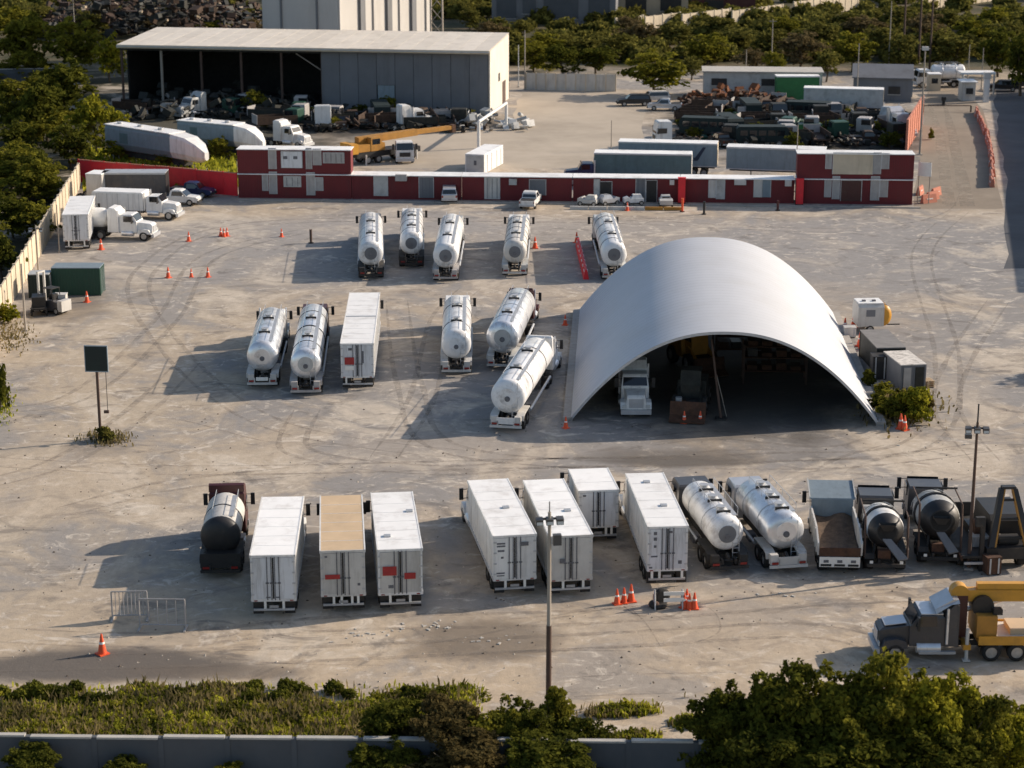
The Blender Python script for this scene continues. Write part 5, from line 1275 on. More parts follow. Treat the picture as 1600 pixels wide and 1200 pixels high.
for bx, by, ty, m, r, arms, lab in ((1338, 170, 68, 'pole', 0.11, 0, 'thin pale pole rising in the middle of the scrapyard'), (1388, 112, 2, 'pole', 0.12, 0, 'pale pole beyond the pale walled house at the right'),
        (1437, 242, 72, 'pole', 0.15, 1, 'tall pale pole with a lamp head at the roadside salmon wall'), (1243, 300, 195, 'pole', 0.08, 0, 'slender pole standing in front of the low red offices'),
        (1410, 108, -30, 'rustpole', 0.22, 2, 'leftmost tall dark utility pole in the trees at the right'), (1435, 100, -30, 'rustpole', 0.22, 2, 'middle tall dark utility pole in the trees at the right'), (1452, 112, -30, 'rustpole', 0.2, 1, 'rightmost tall dark utility pole in the trees at the right'),
        (820, 140, 48, 'pole', 0.12, 0, 'pale pole at the right end of the long warehouse'), (810, 136, 70, 'galv', 0.1, 0, 'grey pole close to the warehouse end wall'), (1165, 130, 78, 'pole', 0.1, 0, 'short pole behind the grey shelter'),
        (1205, 112, 30, 'pole', 0.12, 1, 'thin pole in the scrub behind the green shelter end'), (1512, 128, 70, 'pole', 0.1, 0, 'thin pole left of the gatehouse'), (1533, 140, 75, 'pole', 0.1, 0, 'thin pole right of the gatehouse'),
        (118, 70, 0, 'pole', 0.12, 0, 'pale pole in the dark trees left of the warehouse'), (955, 235, 188, 'pole', 0.08, 0, 'short pole behind the grey teal trailer')):
    T = pole(lab, P(bx, by), height_at(by, ty), m, r, arms)
    if bx == 1437:
        z = height_at(242, 76); part('lamp_head', MB().box(-0.4, 0.4, -0.3, 0.3, z - 0.2, z + 0.25), 'offwhite', T)

# ------------------------------------------------------------------ walls
def panel_wall(name, label, A, B, h, m, bay, thick=0.16, post=0.3, capm=None, cat='wall', postm=None, post_extra=0.12):
    L = (B - A).length; ang = math.atan2(B.y - A.y, B.x - A.x); n = max(1, round(L / bay)); st = L / n
    T = thing(name, label, cat, A, ang)
    pm = MB().box(post / 2, st - post / 2, -thick / 2, thick / 2, -0.1, h).mesh('panel'); sm = MB().box(-post / 2, post / 2, -post / 2, post / 2, -0.1, h + post_extra).mesh('post')
    cm = MB().box(post / 2, st - post / 2, -thick / 2 - 0.05, thick / 2 + 0.05, h + 0.001, h + 0.1).mesh('coping') if capm else None
    for i in range(n + 1):
        o = link('post', sm, postm or m, T); o.location = (i * st, 0, 0)
        if i < n:
            o = link('panel', pm, m, T); o.location = (i * st, 0, random.uniform(-0.04, 0.04))
            if cm: c = link('coping', cm, capm, T); c.location = o.location
    return T
wa = P(122, 255, 3.0); wb = P(0, 447, 3.0); wa.z = wb.z = 0; wb = wb + (wb - wa) * 0.22
panel_wall('boundary_wall', 'cream precast wall with posts running down the left side', wa, wb, 2.9, 'cream', 3.0)
fa = P(-60, 1147, 2.4); fb = P(1720, 1163, 2.4); fa.z = fb.z = 0
panel_wall('front_wall', 'grey painted wall with pale coping along the bottom edge', fa, fb, 2.3, 'greywall', 3.1, capm='wallcap', post_extra=0.06, thick=0.2, post=0.26)
ra = P(124, 284); rb = P(371, 306)
panel_wall('red_fence', 'bright red sheet fence between the cream wall and the red offices', ra, rb, 2.7, 'brightred', 1.9, thick=0.06, post=0.12, cat='fence', capm='pink')
ga = P(822, 140); gb = P(962, 143)
panel_wall('yard_fence', 'pale slatted yard fence at the far side of the concrete yard', ga, gb, 2.7, 'offwhite', 1.6, thick=0.05, post=0.16, cat='fence', postm='cream')
sa = P(1416, 237); sb = P(1440, 196)
panel_wall('roadside_wall', 'salmon painted wall catching the sun beside the dirt road', sa, sb, 4.2, 'pink', 3.5, capm='pink')
la = P(-40, 130); lb = P(86, 128)
panel_wall('side_wall', 'plain grey wall in the trees at the upper left edge', la, lb, 2.2, 'greywall', 3.0, capm='wallcap')

# orange barriers along the access road
pa, pb = P(1524, 176), P(1549, 293)
nb = 26
ob = MB().add([(-0.3, 0.03, 0), (0.3, 0.03, 0), (0.3, 2.1, 0), (-0.3, 2.1, 0), (-0.1, 0.06, 1.0), (0.1, 0.06, 1.0), (0.1, 2.07, 1.0), (-0.1, 2.07, 1.0)], [(0, 1, 5, 4), (1, 2, 6, 5), (2, 3, 7, 6), (3, 0, 4, 7), (4, 5, 6, 7)]).mesh('body')
os_ = MB().box(-0.24, 0.24, 0.6, 1.5, 0.42, 0.55).mesh('band')
stp = (pb - pa).length / nb
for i in range(nb):
    bend = math.sin(i / nb * 3.14) * 0.9
    p = pa + (pb - pa) * (i / nb) + Vector((bend + random.uniform(-0.12, 0.12), 0, 0))
    T = thing('road_barrier', 'orange plastic barrier in the curving line beside the dirt road', 'barrier', p, heading(pa, pb) + random.uniform(-0.06, 0.06), 'orange barriers along the dirt road')
    link('body', ob, 'orange' if i % 4 else 'pink', T); link('band', os_, 'reflect', T)
    T.scale = (1, stp / 2.13, 1)
for i, (x, y, lab) in enumerate(((1440, 318, 'orange barrier left against the red office corner'), (1448, 314, 'orange barrier in the middle of the pile at the office corner'), (1456, 308, 'orange barrier at the back of the pile by the office corner'), (1434, 306, 'pale salmon barrier leaning behind the office corner pile'))):
    T = thing('road_barrier', lab, 'barrier', P(x, y), R(-60 + 12 * i)); link('body', ob, 'orange' if i < 3 else 'pink', T); link('band', os_, 'reflect', T)
# ------------------------------------------------------------------ things right of the shed
mat_s = mat("dull_grey_roof_sheet", (0.20, 0.19, 0.18), 0.8, var=0.15, dirt=(0.1, 0.09, 0.08), dirt_amt=0.5); M['shade2'] = mat_s
M['speckle'] = mat("speckled_pale_roof", (0.62, 0.58, 0.52), 0.8, var=0.3, scale=3, dirt=(0.1, 0.08, 0.06), dirt_amt=0.9)
container('grey topped container right of the shed, cones along its side', P(1368, 586), R(4), 2.4, 6.0, 2.3, 'scrapdark', 'shade2')
container('dark container with a pale speckled roof right of the shed', P(1406, 612), R(9), 2.1, 4.3, 2.2, 'wallgrey', 'speckle', 'black')
part('front_panel', MB().box(0.25, 0.85, -0.03, 0.018, 0.3, 1.95), 'shade', [o for o in bpy.data.objects if o.get('label', '').startswith('dark container with a pale')][0])
part('front_panel', MB().box(1.2, 1.9, -0.03, 0.018, 0.3, 1.95), 'scrapdark', [o for o in bpy.data.objects if o.get('label', '').startswith('dark container with a pale')][0])
T = thing('camper_trailer', 'small white round nosed trailer with a yellow and black end', 'trailer', P(1340, 521), R(4))
part('shell', MB().prism([(0, 0.6), (0, 2.3), (0.25, 2.6), (2.1, 2.6), (2.3, 2.3), (2.3, 0.6)], 0, 2.3), 'offwhite', T)
part('roof', MB().box(0.05, 2.25, 0.2, 2.15, 2.6, 2.68), 'roof_white', T)
for k in range(2): part('roof_vent', MB().box(0.5 + k * 0.9, 0.8 + k * 0.9, 0.8, 1.1, 2.68, 2.8), 'marking', T)
part('nose', MB().lathe_y([(0.1, 0.6), (0.2, 0.95), (2.1, 0.95), (2.2, 0.6)], 2.3, 1.55, 18, 0.75, 1.0), 'yellow', T)
for k in range(2): part('nose_stripe', MB().lathe_y([(0.4 + k * 1.0, 0.955), (0.4 + k * 1.0, 0.975), (0.75 + k * 1.0, 0.975), (0.75 + k * 1.0, 0.955)], 2.3, 1.55, 18, 0.75, 1.0), 'black', T)
part('window', MB().box(0.7, 1.5, -0.02, 0.0, 1.5, 2.1), 'wallgrey', T)
part('drawbar', MB().cyl((2.9, 1.1, 0.5), (4.0, 1.1, 0.5), 0.06, n=6), 'dark', T)
for y in (0.1, 2.2):
    wheel(T, 0, 0, 0.35, 0.22); o = [c for c in T.children if c.name.startswith('wheel')][-1]; o.location = (1.1, y, 0.35); o.rotation_euler = (0, 0, R(90))
def pallet(label, base, rot, n=4):
    T = thing('pallet_stack', label, 'pallets', base, rot)
    for k in range(n):
        z = k * 0.15
        for s in (-0.5, 0, 0.5): part('skid', MB().box(s - 0.05, s + 0.05, -0.5, 0.5, z, z + 0.1), 'tan', T)
        for q in range(4): part('board', MB().box(-0.55, 0.55, -0.48 + q * 0.27, -0.33 + q * 0.27, z + 0.1, z + 0.14), 'tan', T)
pallet('stack of pale pallets against the dark container right of the shed', P(1446, 604), 0.2)
pallet('low stack of pallets in the bushes at the right foot of the shed', P(1395, 617), -0.3, 2)
crate('tool_crate', 'narrow dark crate between the shed roof and the dark container', P(1372, 590), 1.2, 1.4, 1.9, 'dark')
crate('tool_crate', 'squat white crate between the shed roof and the red cones', P(1327, 526), 1.0, 1.0, 0.9, 'offwhite')

# ------------------------------------------------------------------ behind the red offices
GB = 'trailers behind the red offices'
plain_trailer('grey teal box trailer with a pale top edge behind the low red offices', (928, 238.5), (1081, 241.2), 4.0, 'teal', 'reflect', group=GB)
T, L_ = plain_trailer('long pale box trailer with a dark diagonal graphic behind the teal one', (966, 221), (1121, 224.6), 4.2, 'bluegrey', 'cream', group=GB, graphic=True, Hbox=2.9)
plain_trailer('blue grey trailer with a dark lower half beside the tall right stack', (1135, 229), (1290, 234), 4.0, 'bluegrey', 'bluegrey', group=GB)
a = P(928, 240, 4.0)
T = thing('semi_tractor', 'dark blue bonneted lorry nosing left from the teal trailer', 'lorry', (a.x + 3.0, a.y + 1.3, 0), R(90)); cab(T, 3.0, 'hood', 'blue', 0.0, H=2.7); chassis(T, -1, 4); axles(T, [(0.5, True), (1.8, True)])
a = P(966, 222, 4.2)
T = thing('semi_tractor', 'pale blue lorry cab nosing left from the graphic trailer', 'lorry', (a.x + 2.6, a.y + 1.3, 0), R(90)); cab(T, 3.0, 'flat', 'bluegrey', 0.0, H=3.0); chassis(T, -1, 4); axles(T, [(0.5, True), (1.8, True)])
a = P(757, 271); b = P(793, 258)
container('white container with a grey end painted for shade, alone in the concrete yard', P(727, 271), R(-2) , 2.5, 8.0, 2.5, 'white', 'roof_white', 'white')
for o in list(bpy.data.objects):
    if o.get('label', '').startswith('white container with a grey end'):
        o.rotation_euler = (0, 0, R(-17)); part('end_wall', MB().box(0.14, 2.36, -0.02, 0.03, 0.12, 2.3), 'tankgrey', o); part('end_hatch', MB().box(1.15, 1.5, -0.05, -0.022, 1.1, 1.7), 'marking', o)  # grey end wall paints in the shade on the camera side
def bulk_tank(label, a, b, h, r, m='bluegrey', nose='white'):
    p = P(*a, h); q = P(*b, h); L = (q - p).length; ang = math.atan2(q.y - p.y, q.x - p.x) - R(90)
    T = thing('bulk_trailer', label, 'trailer', (p.x, p.y, 0), ang, 'bulk trailers by the warehouse'); zc = h - r
    def sec(y, w, top, bot):
        m_ = bot + (top - bot) * 0.35
        return [(-w * 0.9, y, top), (w * 0.9, y, top), (w, y, top - 0.25 * (top - bot) * 0.5), (w, y, m_), (w * 0.72, y, bot + 0.12 * (top - bot)), (0, y, bot), (-w * 0.72, y, bot + 0.12 * (top - bot)), (-w, y, m_), (-w, y, top - 0.25 * (top - bot) * 0.5)]
    def loft(secs):
        vs = [p_ for q_ in secs for p_ in q_]; n = 9
        return MB().add(vs, [(k * n + i, k * n + (i + 1) % n, (k + 1) * n + (i + 1) % n, (k + 1) * n + i) for k in range(len(secs) - 1) for i in range(n)] + [tuple(range(n)), tuple((len(secs) - 1) * n + i for i in range(n - 1, -1, -1))])
    bt = h - 2 * r
    part('hull', loft([sec(0, 1.35, h - 0.06, bt), sec(L * 0.70, 1.35, h - 0.06, bt)]), m, T)
    part('nose', loft([sec(L * 0.701, 1.345, h - 0.07, bt + 0.02), sec(L * 0.84, 1.2, h - 0.35, bt), sec(L * 0.94, 0.9, h - 1.1, bt + 0.1), sec(L, 0.35, h - 2.0, bt + 0.5)]), nose, T)
    part('roof', MB().box(-1.38, 1.38, -0.05, L * 0.70, h - 0.055, h + 0.05), 'roof_white', T)
    for k in range(3): part('hatch', MB().cyl((0, 1.5 + k * L * 0.22, h + 0.1), (0, 1.5 + k * L * 0.22, h + 0.3), 0.35, n=10), 'galv', T)
    part('hatch_panel', MB().box(1.3, 1.37, L * 0.16, L * 0.25, zc - 0.4, zc + 0.9), 'teal', T)
    part('underframe', MB().box(-0.6, 0.6, 0.6, L * 0.8, 0.6, zc - r * 0.85), 'dark', T)
    axles(T, [(1.2, True), (2.6, True), (L * 0.75, True)])
bulk_tank('long bulk trailer with a tapered white nose behind the red fence', (176, 192), (322, 214), 4.6, 1.75)
bulk_tank('second bulk trailer beyond the tapered one, by the dark warehouse', (286, 186), (412, 197), 4.4, 1.6)
def tractor(label, base, rot, m='white', kind='hood', sl=1.4, H=2.9):
    T = thing('semi_tractor', label, 'lorry', base, rot); cab(T, 3.0, kind, m, sl, H=H); chassis(T, -1, 4); axles(T, [(0.0, True), (1.3, True)])
tractor('white lorry cab parked by the noses of the bulk trailers', P(420, 226), R(-120), sl=1.4)
tractor('white sleeper lorry seen from behind in front of the warehouse', P(505, 206), R(5), sl=1.8)
tractor('white sloping nosed lorry in front of the grey warehouse cladding', P(612, 204), R(-65), sl=1.8)
tractor('white lorry facing the camera beside the yellow mobile crane', P(625, 254) + Vector((0, 4, 0)), R(188), sl=0.0, kind='flat', H=2.8)
tractor('white lorry cab with a dark side window behind the graphic trailer', P(1080, 226), R(100), kind='flat', sl=0, H=3.4)
tractor('battered grey lorry wreck on the right side of the scrapyard', P(1384, 206), R(200), m='silver', sl=1.2, H=3.2)
tractor('second battered grey lorry wreck beside the pale walled house', P(1402, 194), R(150), m='tankgrey', sl=0, H=3.0)
tractor('dark cab without a trailer under the warehouse roof', P(330, 178), R(140), m='tankgrey', sl=1.2)
def mobile_crane():
    p = P(560, 256); q = P(706, 200, 3.2)
    T = thing('mobile_crane', 'yellow mobile crane with its boom lowered behind the red offices', 'crane', (p.x, p.y, 0), heading(p, Vector((q.x, q.y, 0))))
    L = (Vector((q.x, q.y, 0)) - Vector((p.x, p.y, 0))).length
    part('carrier', MB().box(-1.25, 1.25, -1.0, 9.0, 0.9, 1.6), 'black', T)
    part('turntable', MB().box(-1.2, 1.2, -0.8, 3.4, 1.65, 2.6), 'ochre', T)
    part('counterweight', MB().box(-1.3, 1.3, -1.9, -0.82, 1.5, 2.8), 'yellow', T)
    Cc = part('operator_cab', MB().prism([(1.2, 1.65), (1.2, 3.4), (2.6, 3.4), (3.0, 2.5), (3.0, 1.65)], 0.3, 1.25), 'ochre', T)
    part('side_window', MB().box(1.252, 1.27, 1.4, 2.6, 2.5, 3.2), 'glass', Cc)
    B = part('boom', MB().prism([(0, 2.5), (0, 3.4), (L * 0.62, 3.6), (L * 0.62, 2.8)], -0.75, 0.2), 'ochre', T)
    part('boom_section', MB().prism([(L * 0.62, 2.9), (L * 0.62, 3.5), (L, 3.5), (L, 3.0)], -0.6, 0.05), 'ochre', B)
    part('boom_tip', MB().box(-0.65, 0.1, L, L + 0.6, 2.6, 3.6), 'rust', B)
    for y in (0.2, 8.2):
        for s in (-1, 1): part('outrigger', MB().cyl((s * 1.5, y, 0), (s * 1.5, y, 1.3), 0.12, n=8), 'offwhite', T)
    axles(T, [(0.8, True), (2.4, True), (6.2, True), (7.8, True)], r=0.55)
mobile_crane()
T = thing('pipe_rail', 'bent white pipe rail by the lit end of the warehouse', 'pipe rail', P(748, 232))
q = P(830, 166, 1.0) - P(748, 232)
part('upright', MB().cyl((0, 0, 0), (0, 0, 3.6), 0.22, n=8), 'white', T); part('rail', MB().cyl((0, 0, 3.6), (q.x * 0.5, q.y * 0.5, 3.8), 0.22, n=8), 'white', T); part('upright', MB().cyl((q.x * .5, q.y * .5, 0), (q.x * .5, q.y * .5, 3.8), 0.2, n=8), 'white', T)

def car_at(label, base, rot, m, closed=True): pickup(label, base, rot, m, 'car' if closed else 'pickup_truck', 'car' if closed else 'pickup', None, closed)
car_at('dark car in the shade of the round tree by the yard fence', P(990, 165), R(95), 'black')
car_at('pale grey pickup beside the dark car under the round tree', P(1038, 172), R(85), 'silver', False)
car_at('white car parked behind the pale pickup near the round tree', P(1020, 160), R(100), 'offwhite')

# warehouse
def warehouse():
    h = 9.6
    a = P(185, 69, h); b = P(766, 79, h); W = (b - a).length; ang = math.atan2(b.y - a.y, b.x - a.x); D = 19.0
    T = thing('warehouse', 'long warehouse with a pale low pitched roof and a dark open bay', 'warehouse', (a.x, a.y, 0), ang)
    n = 24
    for i in range(n):
        x0 = W * i / n; x1 = W * (i + 1) / n - 0.05
        part('roof_sheet', MB().prism([(-0.9, h - 0.05), (-0.9, h + 0.05), (D, h + 0.6), (D, h + 0.5)], x0, x1), 'rib', T)
    part('fascia', MB().box(0, W, -0.99, -0.91, h - 0.45, h + 0.0), 'cream', T)
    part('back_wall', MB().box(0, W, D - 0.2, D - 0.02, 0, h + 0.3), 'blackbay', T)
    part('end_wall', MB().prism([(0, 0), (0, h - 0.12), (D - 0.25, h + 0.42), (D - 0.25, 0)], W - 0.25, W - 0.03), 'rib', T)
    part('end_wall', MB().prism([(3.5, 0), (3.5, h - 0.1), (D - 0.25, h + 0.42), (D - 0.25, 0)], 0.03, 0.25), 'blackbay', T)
    x_open = W * (505 - 185) / 581.0
    m = 9; w = (W - 0.3 - x_open) / m
    for i in range(m):
        part('cladding', MB().box(x_open + w * i, x_open + w * (i + 1) - 0.06, random.uniform(0, 0.05), 0.15, 0.0 if i != 3 else 4.2, h - 0.5), 'wallgrey', T)
    part('roller_door', MB().box(x_open + w * 3 + 0.1, x_open + w * 4 - 0.15, 0.12, 0.2, 0, 4.15), 'bluegrey', T)
    part('eaves_beam', MB().box(0.1, W - 0.3, 0.2, 0.5, h - 0.9, h - 0.3), 'dark', T)
    for k in range(6):
        x = 0.3 + k * (x_open - 0.3) / 5
        part('column', MB().box(x - 0.16, x + 0.16, 0.2, 0.52, 0, h - 0.9), 'pole' if k == 1 else 'rustpole', T)
    for k in range(5):
        x = 0.3 + k * (x_open - 0.3) / 5
        part('roof_truss', MB().cyl((x, 0.4, h - 1.0), (x, D - 1, h - 0.5), 0.1, n=5).cyl((x, 0.4, h - 1.8), (x, D - 1, h - 1.0), 0.08, n=5), 'dark', T)
    part('brace', MB().cyl((x_open - 4, 0.6, h - 1.0), (x_open - 0.2, 0.6, h - 3.4), 0.09, n=5), 'pole', T)
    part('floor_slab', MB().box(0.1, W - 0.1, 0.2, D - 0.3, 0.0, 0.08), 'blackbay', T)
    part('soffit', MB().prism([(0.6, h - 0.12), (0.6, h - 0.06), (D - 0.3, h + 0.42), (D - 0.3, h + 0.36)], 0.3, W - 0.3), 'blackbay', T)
    part('gutter', MB().box(0, W, -1.12, -1.0, h - 0.25, h - 0.1), 'galv', T)
    part('wall_vent', MB().box(W - 0.03, W + 0.05, 8, 9.2, 4, 5.2), 'dark', T); part('end_door', MB().box(W - 0.03, W + 0.04, 12, 15, 0, 3.4), 'rustpole', T)
    return T
warehouse()
# tall block and lattice tower behind
c0 = P(530, 60, 12.0); c0.z = 0; c0 = Vector((c0.x, max(c0.y, 356.0), 0)); c0.x = (530 - 800) / 9.12
T = thing('tall_block', 'tall windowless pale block rising behind the warehouse', 'building', c0, R(-26))
part('core', MB().box(-15.2, -0.02, 0.02, 33, 0, 36), 'tall', T)
part('roof', MB().box(-15.4, 0.1, -0.1, 33.2, 36, 36.4), 'galv', T)
for y in (7, 16.5, 25.5): part('rib', MB().box(-0.019, 0.45, y, y + 1.6, 0, 35.5), 'wallgrey', T)
for y in (0.15, 11.8, 21.2, 31.2): part('pilaster', MB().box(-0.019, 0.3, y, y + 0.6, 0, 35.5), 'tall', T)
for x in (-11.5, -4.3): part('downpipe', MB().box(x, x + 0.35, -0.2, 0.019, 0, 35.5), 'wallgrey', T)
T = thing('lattice_tower', 'pale steel lattice tower right of the tall block', 'tower', Vector(((684 - 800) / 9.15, 352, 0)))
for sx in (-1, 1):
    for sy in (-1, 1): part('leg', MB().cyl((sx * 1.0, sy * 1.0, 0), (sx * 0.9, sy * 0.9, 30), 0.14, n=6), 'pole', T)
for k in range(13):
    z = k * 2.3
    mb = MB()
    for (x0, y0, x1, y1) in ((-1, -1, 1, -1), (1, -1, 1, 1), (1, 1, -1, 1), (-1, 1, -1, -1)): mb.cyl((x0, y0, z), (x1, y1, z + 2.3), 0.07, n=4)
    part('brace', mb, 'pole', T)

# scrap
def scrap(n, box, hmax, smin, smax, m, label, seed, flat=0.5):
    g = random.Random(seed); mb = MB()
    for _ in range(n):
        px = g.uniform(box[0], box[2]); py = g.uniform(box[1], box[3]); p = P(px, py)
        e = 1 - abs((px - box[0]) / (box[2] - box[0]) * 2 - 1) ** 3
        z = g.random() ** 1.6 * hmax * e
        a, b_, c_ = (g.uniform(smin, smax) for _ in range(3))
        if g.random() < flat: c_ *= 0.18
        k = g.random()
        if k < 0.7: mb.box(p.x - a, p.x + a, p.y - b_, p.y + b_, z, z + c_ * 1.3, rot=g.uniform(0, 3.1), tilt=('X', g.uniform(-0.7, 0.7)))
        else:
            d = Vector((g.uniform(-1, 1), g.uniform(-1, 1), g.uniform(-0.3, 0.5))).normalized() * a * 2.2
            mb.cyl((p.x, p.y, z + 0.3), (p.x + d.x, p.y + d.y, z + 0.3 + abs(d.z)), g.uniform(0.08, 0.3), n=7)
    return stuff('scrap_heap', mb, m, label, 'scrap heap')
scrap(700, (60, 22, 412, 62), 7.0, 0.25, 1.0, 'scrapbrown', 'brown heap of scrap behind the warehouse at the upper left', 1)
scrap(170, (60, 22, 412, 62), 7.5, 0.15, 0.5, 'beige', 'pale pieces strewn through the heap at the upper left', 2)
scrap(600, (60, 20, 412, 62), 7.0, 0.3, 1.1, 'scrapdark', 'dark pieces strewn through the heap at the upper left', 3)
scrap(300, (195, 160, 500, 190), 2.6, 0.2, 0.9, 'scrapdark', 'dark scrap under the open warehouse bay', 4)
scrap(24, (195, 160, 500, 186), 2.5, 0.2, 0.5, 'offwhite', 'pale bits of scrap under the open warehouse bay', 14)
scrap(110, (430, 186, 760, 206), 1.0, 0.2, 0.6, 'scrapbrown', 'rusty scrap in front of the grey warehouse cladding', 5)
scrap(180, (400, 178, 770, 208), 1.2, 0.2, 0.7, 'scrapdark', 'dark scrap in front of the grey warehouse cladding', 6)
scrap(60, (690, 186, 830, 206), 1.2, 0.2, 0.8, 'tankgrey', 'pale scrap by the white pipe rail', 7)
scrap(380, (1058, 180, 1420, 232), 1.0, 0.15, 0.6, 'scrapdark', 'dark scrap covering the right hand yard', 8)
scrap(150, (1058, 180, 1420, 232), 0.9, 0.15, 0.5, 'scrapbrown', 'rusty scrap covering the right hand yard', 9)
scrap(70, (1058, 180, 1420, 232), 1.0, 0.1, 0.35, 'shade', 'pale pieces strewn over the right hand scrapyard', 10)
scrap(260, (1064, 160, 1236, 174), 1.8, 0.2, 0.7, 'scrapbrown', 'row of rust brown scrap in front of the grey shelter', 11)
M['orangerust'] = mat("orange_rust", (0.16, 0.052, 0.014), 0.85, var=0.4, scale=2)
scrap(170, (1064, 158, 1236, 172), 2.1, 0.2, 0.7, 'orangerust', 'orange rusted scrap in front of the grey shelter', 12)
scrap(60, (1100, 186, 1300, 226), 1.3, 0.2, 0.6, 'green', 'dark green scrap in the right hand yard', 13)
container('small green bin among the dark scrap of the right hand yard', P(1240, 216), R(5), 4.0, 2.2, 1.9, 'greenpaint', 'green', name='bin')

for i, (x, y, w) in enumerate(((150, 52, 60), (240, 50, 50), (330, 54, 66), (395, 50, 40), (75, 58, 60))): tree('bush', (x, y), y - 22, w, ('leaf_mid', 'leaf_brown')[i % 2], 'bush growing on the dark scrap heap behind the warehouse', 'bush', 'bushes on the scrap heap', v=i % 5, leaves=2200, leaf=0.035)
# wrecks standing among the scrap
GWR = 'wrecked vehicles in the scrapyards'
protos = []
pickup('rusty brown pickup wreck among the scrap', P(1100, 226), R(70), 'scrapbrown', 'wreck', 'wreck', GWR); protos.append(bpy.data.objects['wreck'])
def wreck_proto(label, kind, m):
    T = thing('wreck', label, 'wreck', (0, 0, 0), 0, GWR)
    if kind == 'cab': cab(T, 1.5, 'flat', m, 0, H=2.7); chassis(T, -3.5, 2.0); axles(T, [(-2.6, True)])
    elif kind == 'bus':
        part('shell', MB().prism([(-3.5, 0.6), (-3.5, 2.5), (-3.2, 2.75), (3.2, 2.75), (3.5, 2.4), (3.5, 0.6)], -1.15, 1.15), m, T)
        for k in range(5): part('window', MB().box(-1.17, 1.17, -3.0 + k * 1.25, -2.0 + k * 1.25, 1.55, 2.25), 'glass', T)
        axles(T, [(-2.2, True), (2.3, False)])
    elif kind == 'bed':
        part('bed', MB().box(-1.2, 1.2, -3, 3, 0.9, 1.15), m, T); part('side_board', MB().box(-1.2, -1.12, -3, 3, 1.15, 2.0), m, T); part('side_board', MB().box(1.12, 1.2, -3, 3, 1.15, 2.0), m, T); part('headboard', MB().box(-1.2, 1.2, 3, 3.1, 1.0, 2.3), 'shade', T)
        axles(T, [(-2, True), (-0.8, True)])
    return T
for lab, kd, m in (('dark lorry cab wreck among the scrap', 'cab', 'scrapdark'), ('dull green bus wreck among the scrap', 'bus', 'signgreen'), ('dark open truck bed lying among the scrap', 'bed', 'scrapdark'), ('dusty grey lorry cab wreck among the scrap', 'cab', 'shade'), ('brown open truck bed lying among the scrap', 'bed', 'scrapbrown'), ('dark green lorry cab wreck among the scrap', 'cab', 'green')):
    protos.append(wreck_proto(lab, kd, m))
gw = random.Random(21); spots = []
for row, (y, x0, x1, n_) in enumerate(((226, 1120, 1395, 9), (212, 1075, 1400, 11), (198, 1065, 1390, 11), (185, 1075, 1370, 10), (174, 1080, 1240, 8), (200, 425, 740, 9), (190, 405, 700, 9), (178, 205, 480, 7))):
    for k in range(n_): spots.append((x0 + (x1 - x0) * (k + gw.uniform(0.1, 0.9)) / n_, y + gw.uniform(-3, 3), row))
for i, (x, y, row) in enumerate(spots):
    pr = protos[gw.choice((0, 1, 2, 3, 3, 4, 5, 5, 6))] if row != 4 else protos[gw.choice((0, 5))]
    a = R(gw.choice((0, 90, 180, 270)) + gw.uniform(-25, 25))
    if i < len(protos): pr = protos[i]; pr.location = P(x, y); pr.rotation_euler = (0, 0, a)
    else: dup(pr, P(x, y), a, pr['label'], GWR)
for i in range(26):
    x, y = (gw.uniform(1065, 1410), gw.uniform(180, 232)) if i < 18 else (gw.uniform(400, 760), gw.uniform(180, 205))
    tree('bush', (x, y), y - gw.uniform(10, 22), gw.uniform(22, 46), ('leaf_dark', 'leaf_mid')[i % 2], 'rank green bush growing up between the wrecks', 'bush', 'bushes between the wrecks', v=i % 5, leaves=2200, leaf=0.035)

# far buildings right
def house(name, label, cat, a, b, D, h, wallm, roofm, windows=(), pitch=0.0, wm='black'):
    p = P(*a); q = P(*b); W = (q - p).length; ang = math.atan2(q.y - p.y, q.x - p.x)
    T = thing(name, label, cat, p, ang)
    part('wall', MB().box(0.05, W - 0.05, 0.05, D - 0.05, 0, h), wallm, T)
    part('roof', MB().prism([(-0.3, h + 0.005), (-0.3, h + 0.15), (D + 0.3, h + 0.15 + pitch), (D + 0.3, h + 0.005 + pitch)] if not pitch else [(-0.3, h + 0.005), (-0.3, h + 0.15), (D / 2, h + pitch), (D + 0.3, h + 0.15), (D + 0.3, h + 0.005)], -0.2, W + 0.2), roofm, T)
    for (f0, f1, z0, z1) in windows:
        o = part('window', MB().box(W * f0, W * f1, -0.03, 0.049, z0, z1), wm, T)
        part('sill', MB().box(W * f0 - 0.1, W * f1 + 0.1, -0.12, 0.048, z0 - 0.12, z0 - 0.002), 'wallcap', o)
    return T
house('shelter', 'long grey shelter with dark openings and a green right end', 'shelter', (1098, 152), (1284, 154), 6, 4.0, 'tankgrey', 'wallcap', [(0.07, 0.2, 1.9, 3.0), (0.49, 0.6, 1.9, 3.0)])
T = thing('green_kiosk', 'mid green cabin with a pale rim joined to the grey shelter', 'cabin', P(1213, 158), R(1)); part('wall', MB().box(0, 6.6, 0, 2.2, 0, 3.7), 'greenpaint', T); part('roof', MB().box(-0.1, 6.7, -0.1, 2.3, 3.71, 3.9), 'roof_white', T); part('corner_post', MB().box(6.61, 6.8, -0.05, 0.15, 0, 3.7), 'offwhite', T); part('window', MB().box(4.6, 5.6, -0.04, -0.002, 1.4, 2.4), 'glass', T)
plain_trailer('pale grey box trailer in front of the house by the scrapyard', (1256, 137), (1381, 140), 3.9, 'tankgrey', 'cream')
house('side_house', 'house with a grey pitched roof and a cream gable by the dirt road', 'house', (1332, 158), (1424, 160), 8, 3.6, 'wallgrey', 'wallgrey', [(0.6, 0.8, 1.2, 2.4)], 1.8)
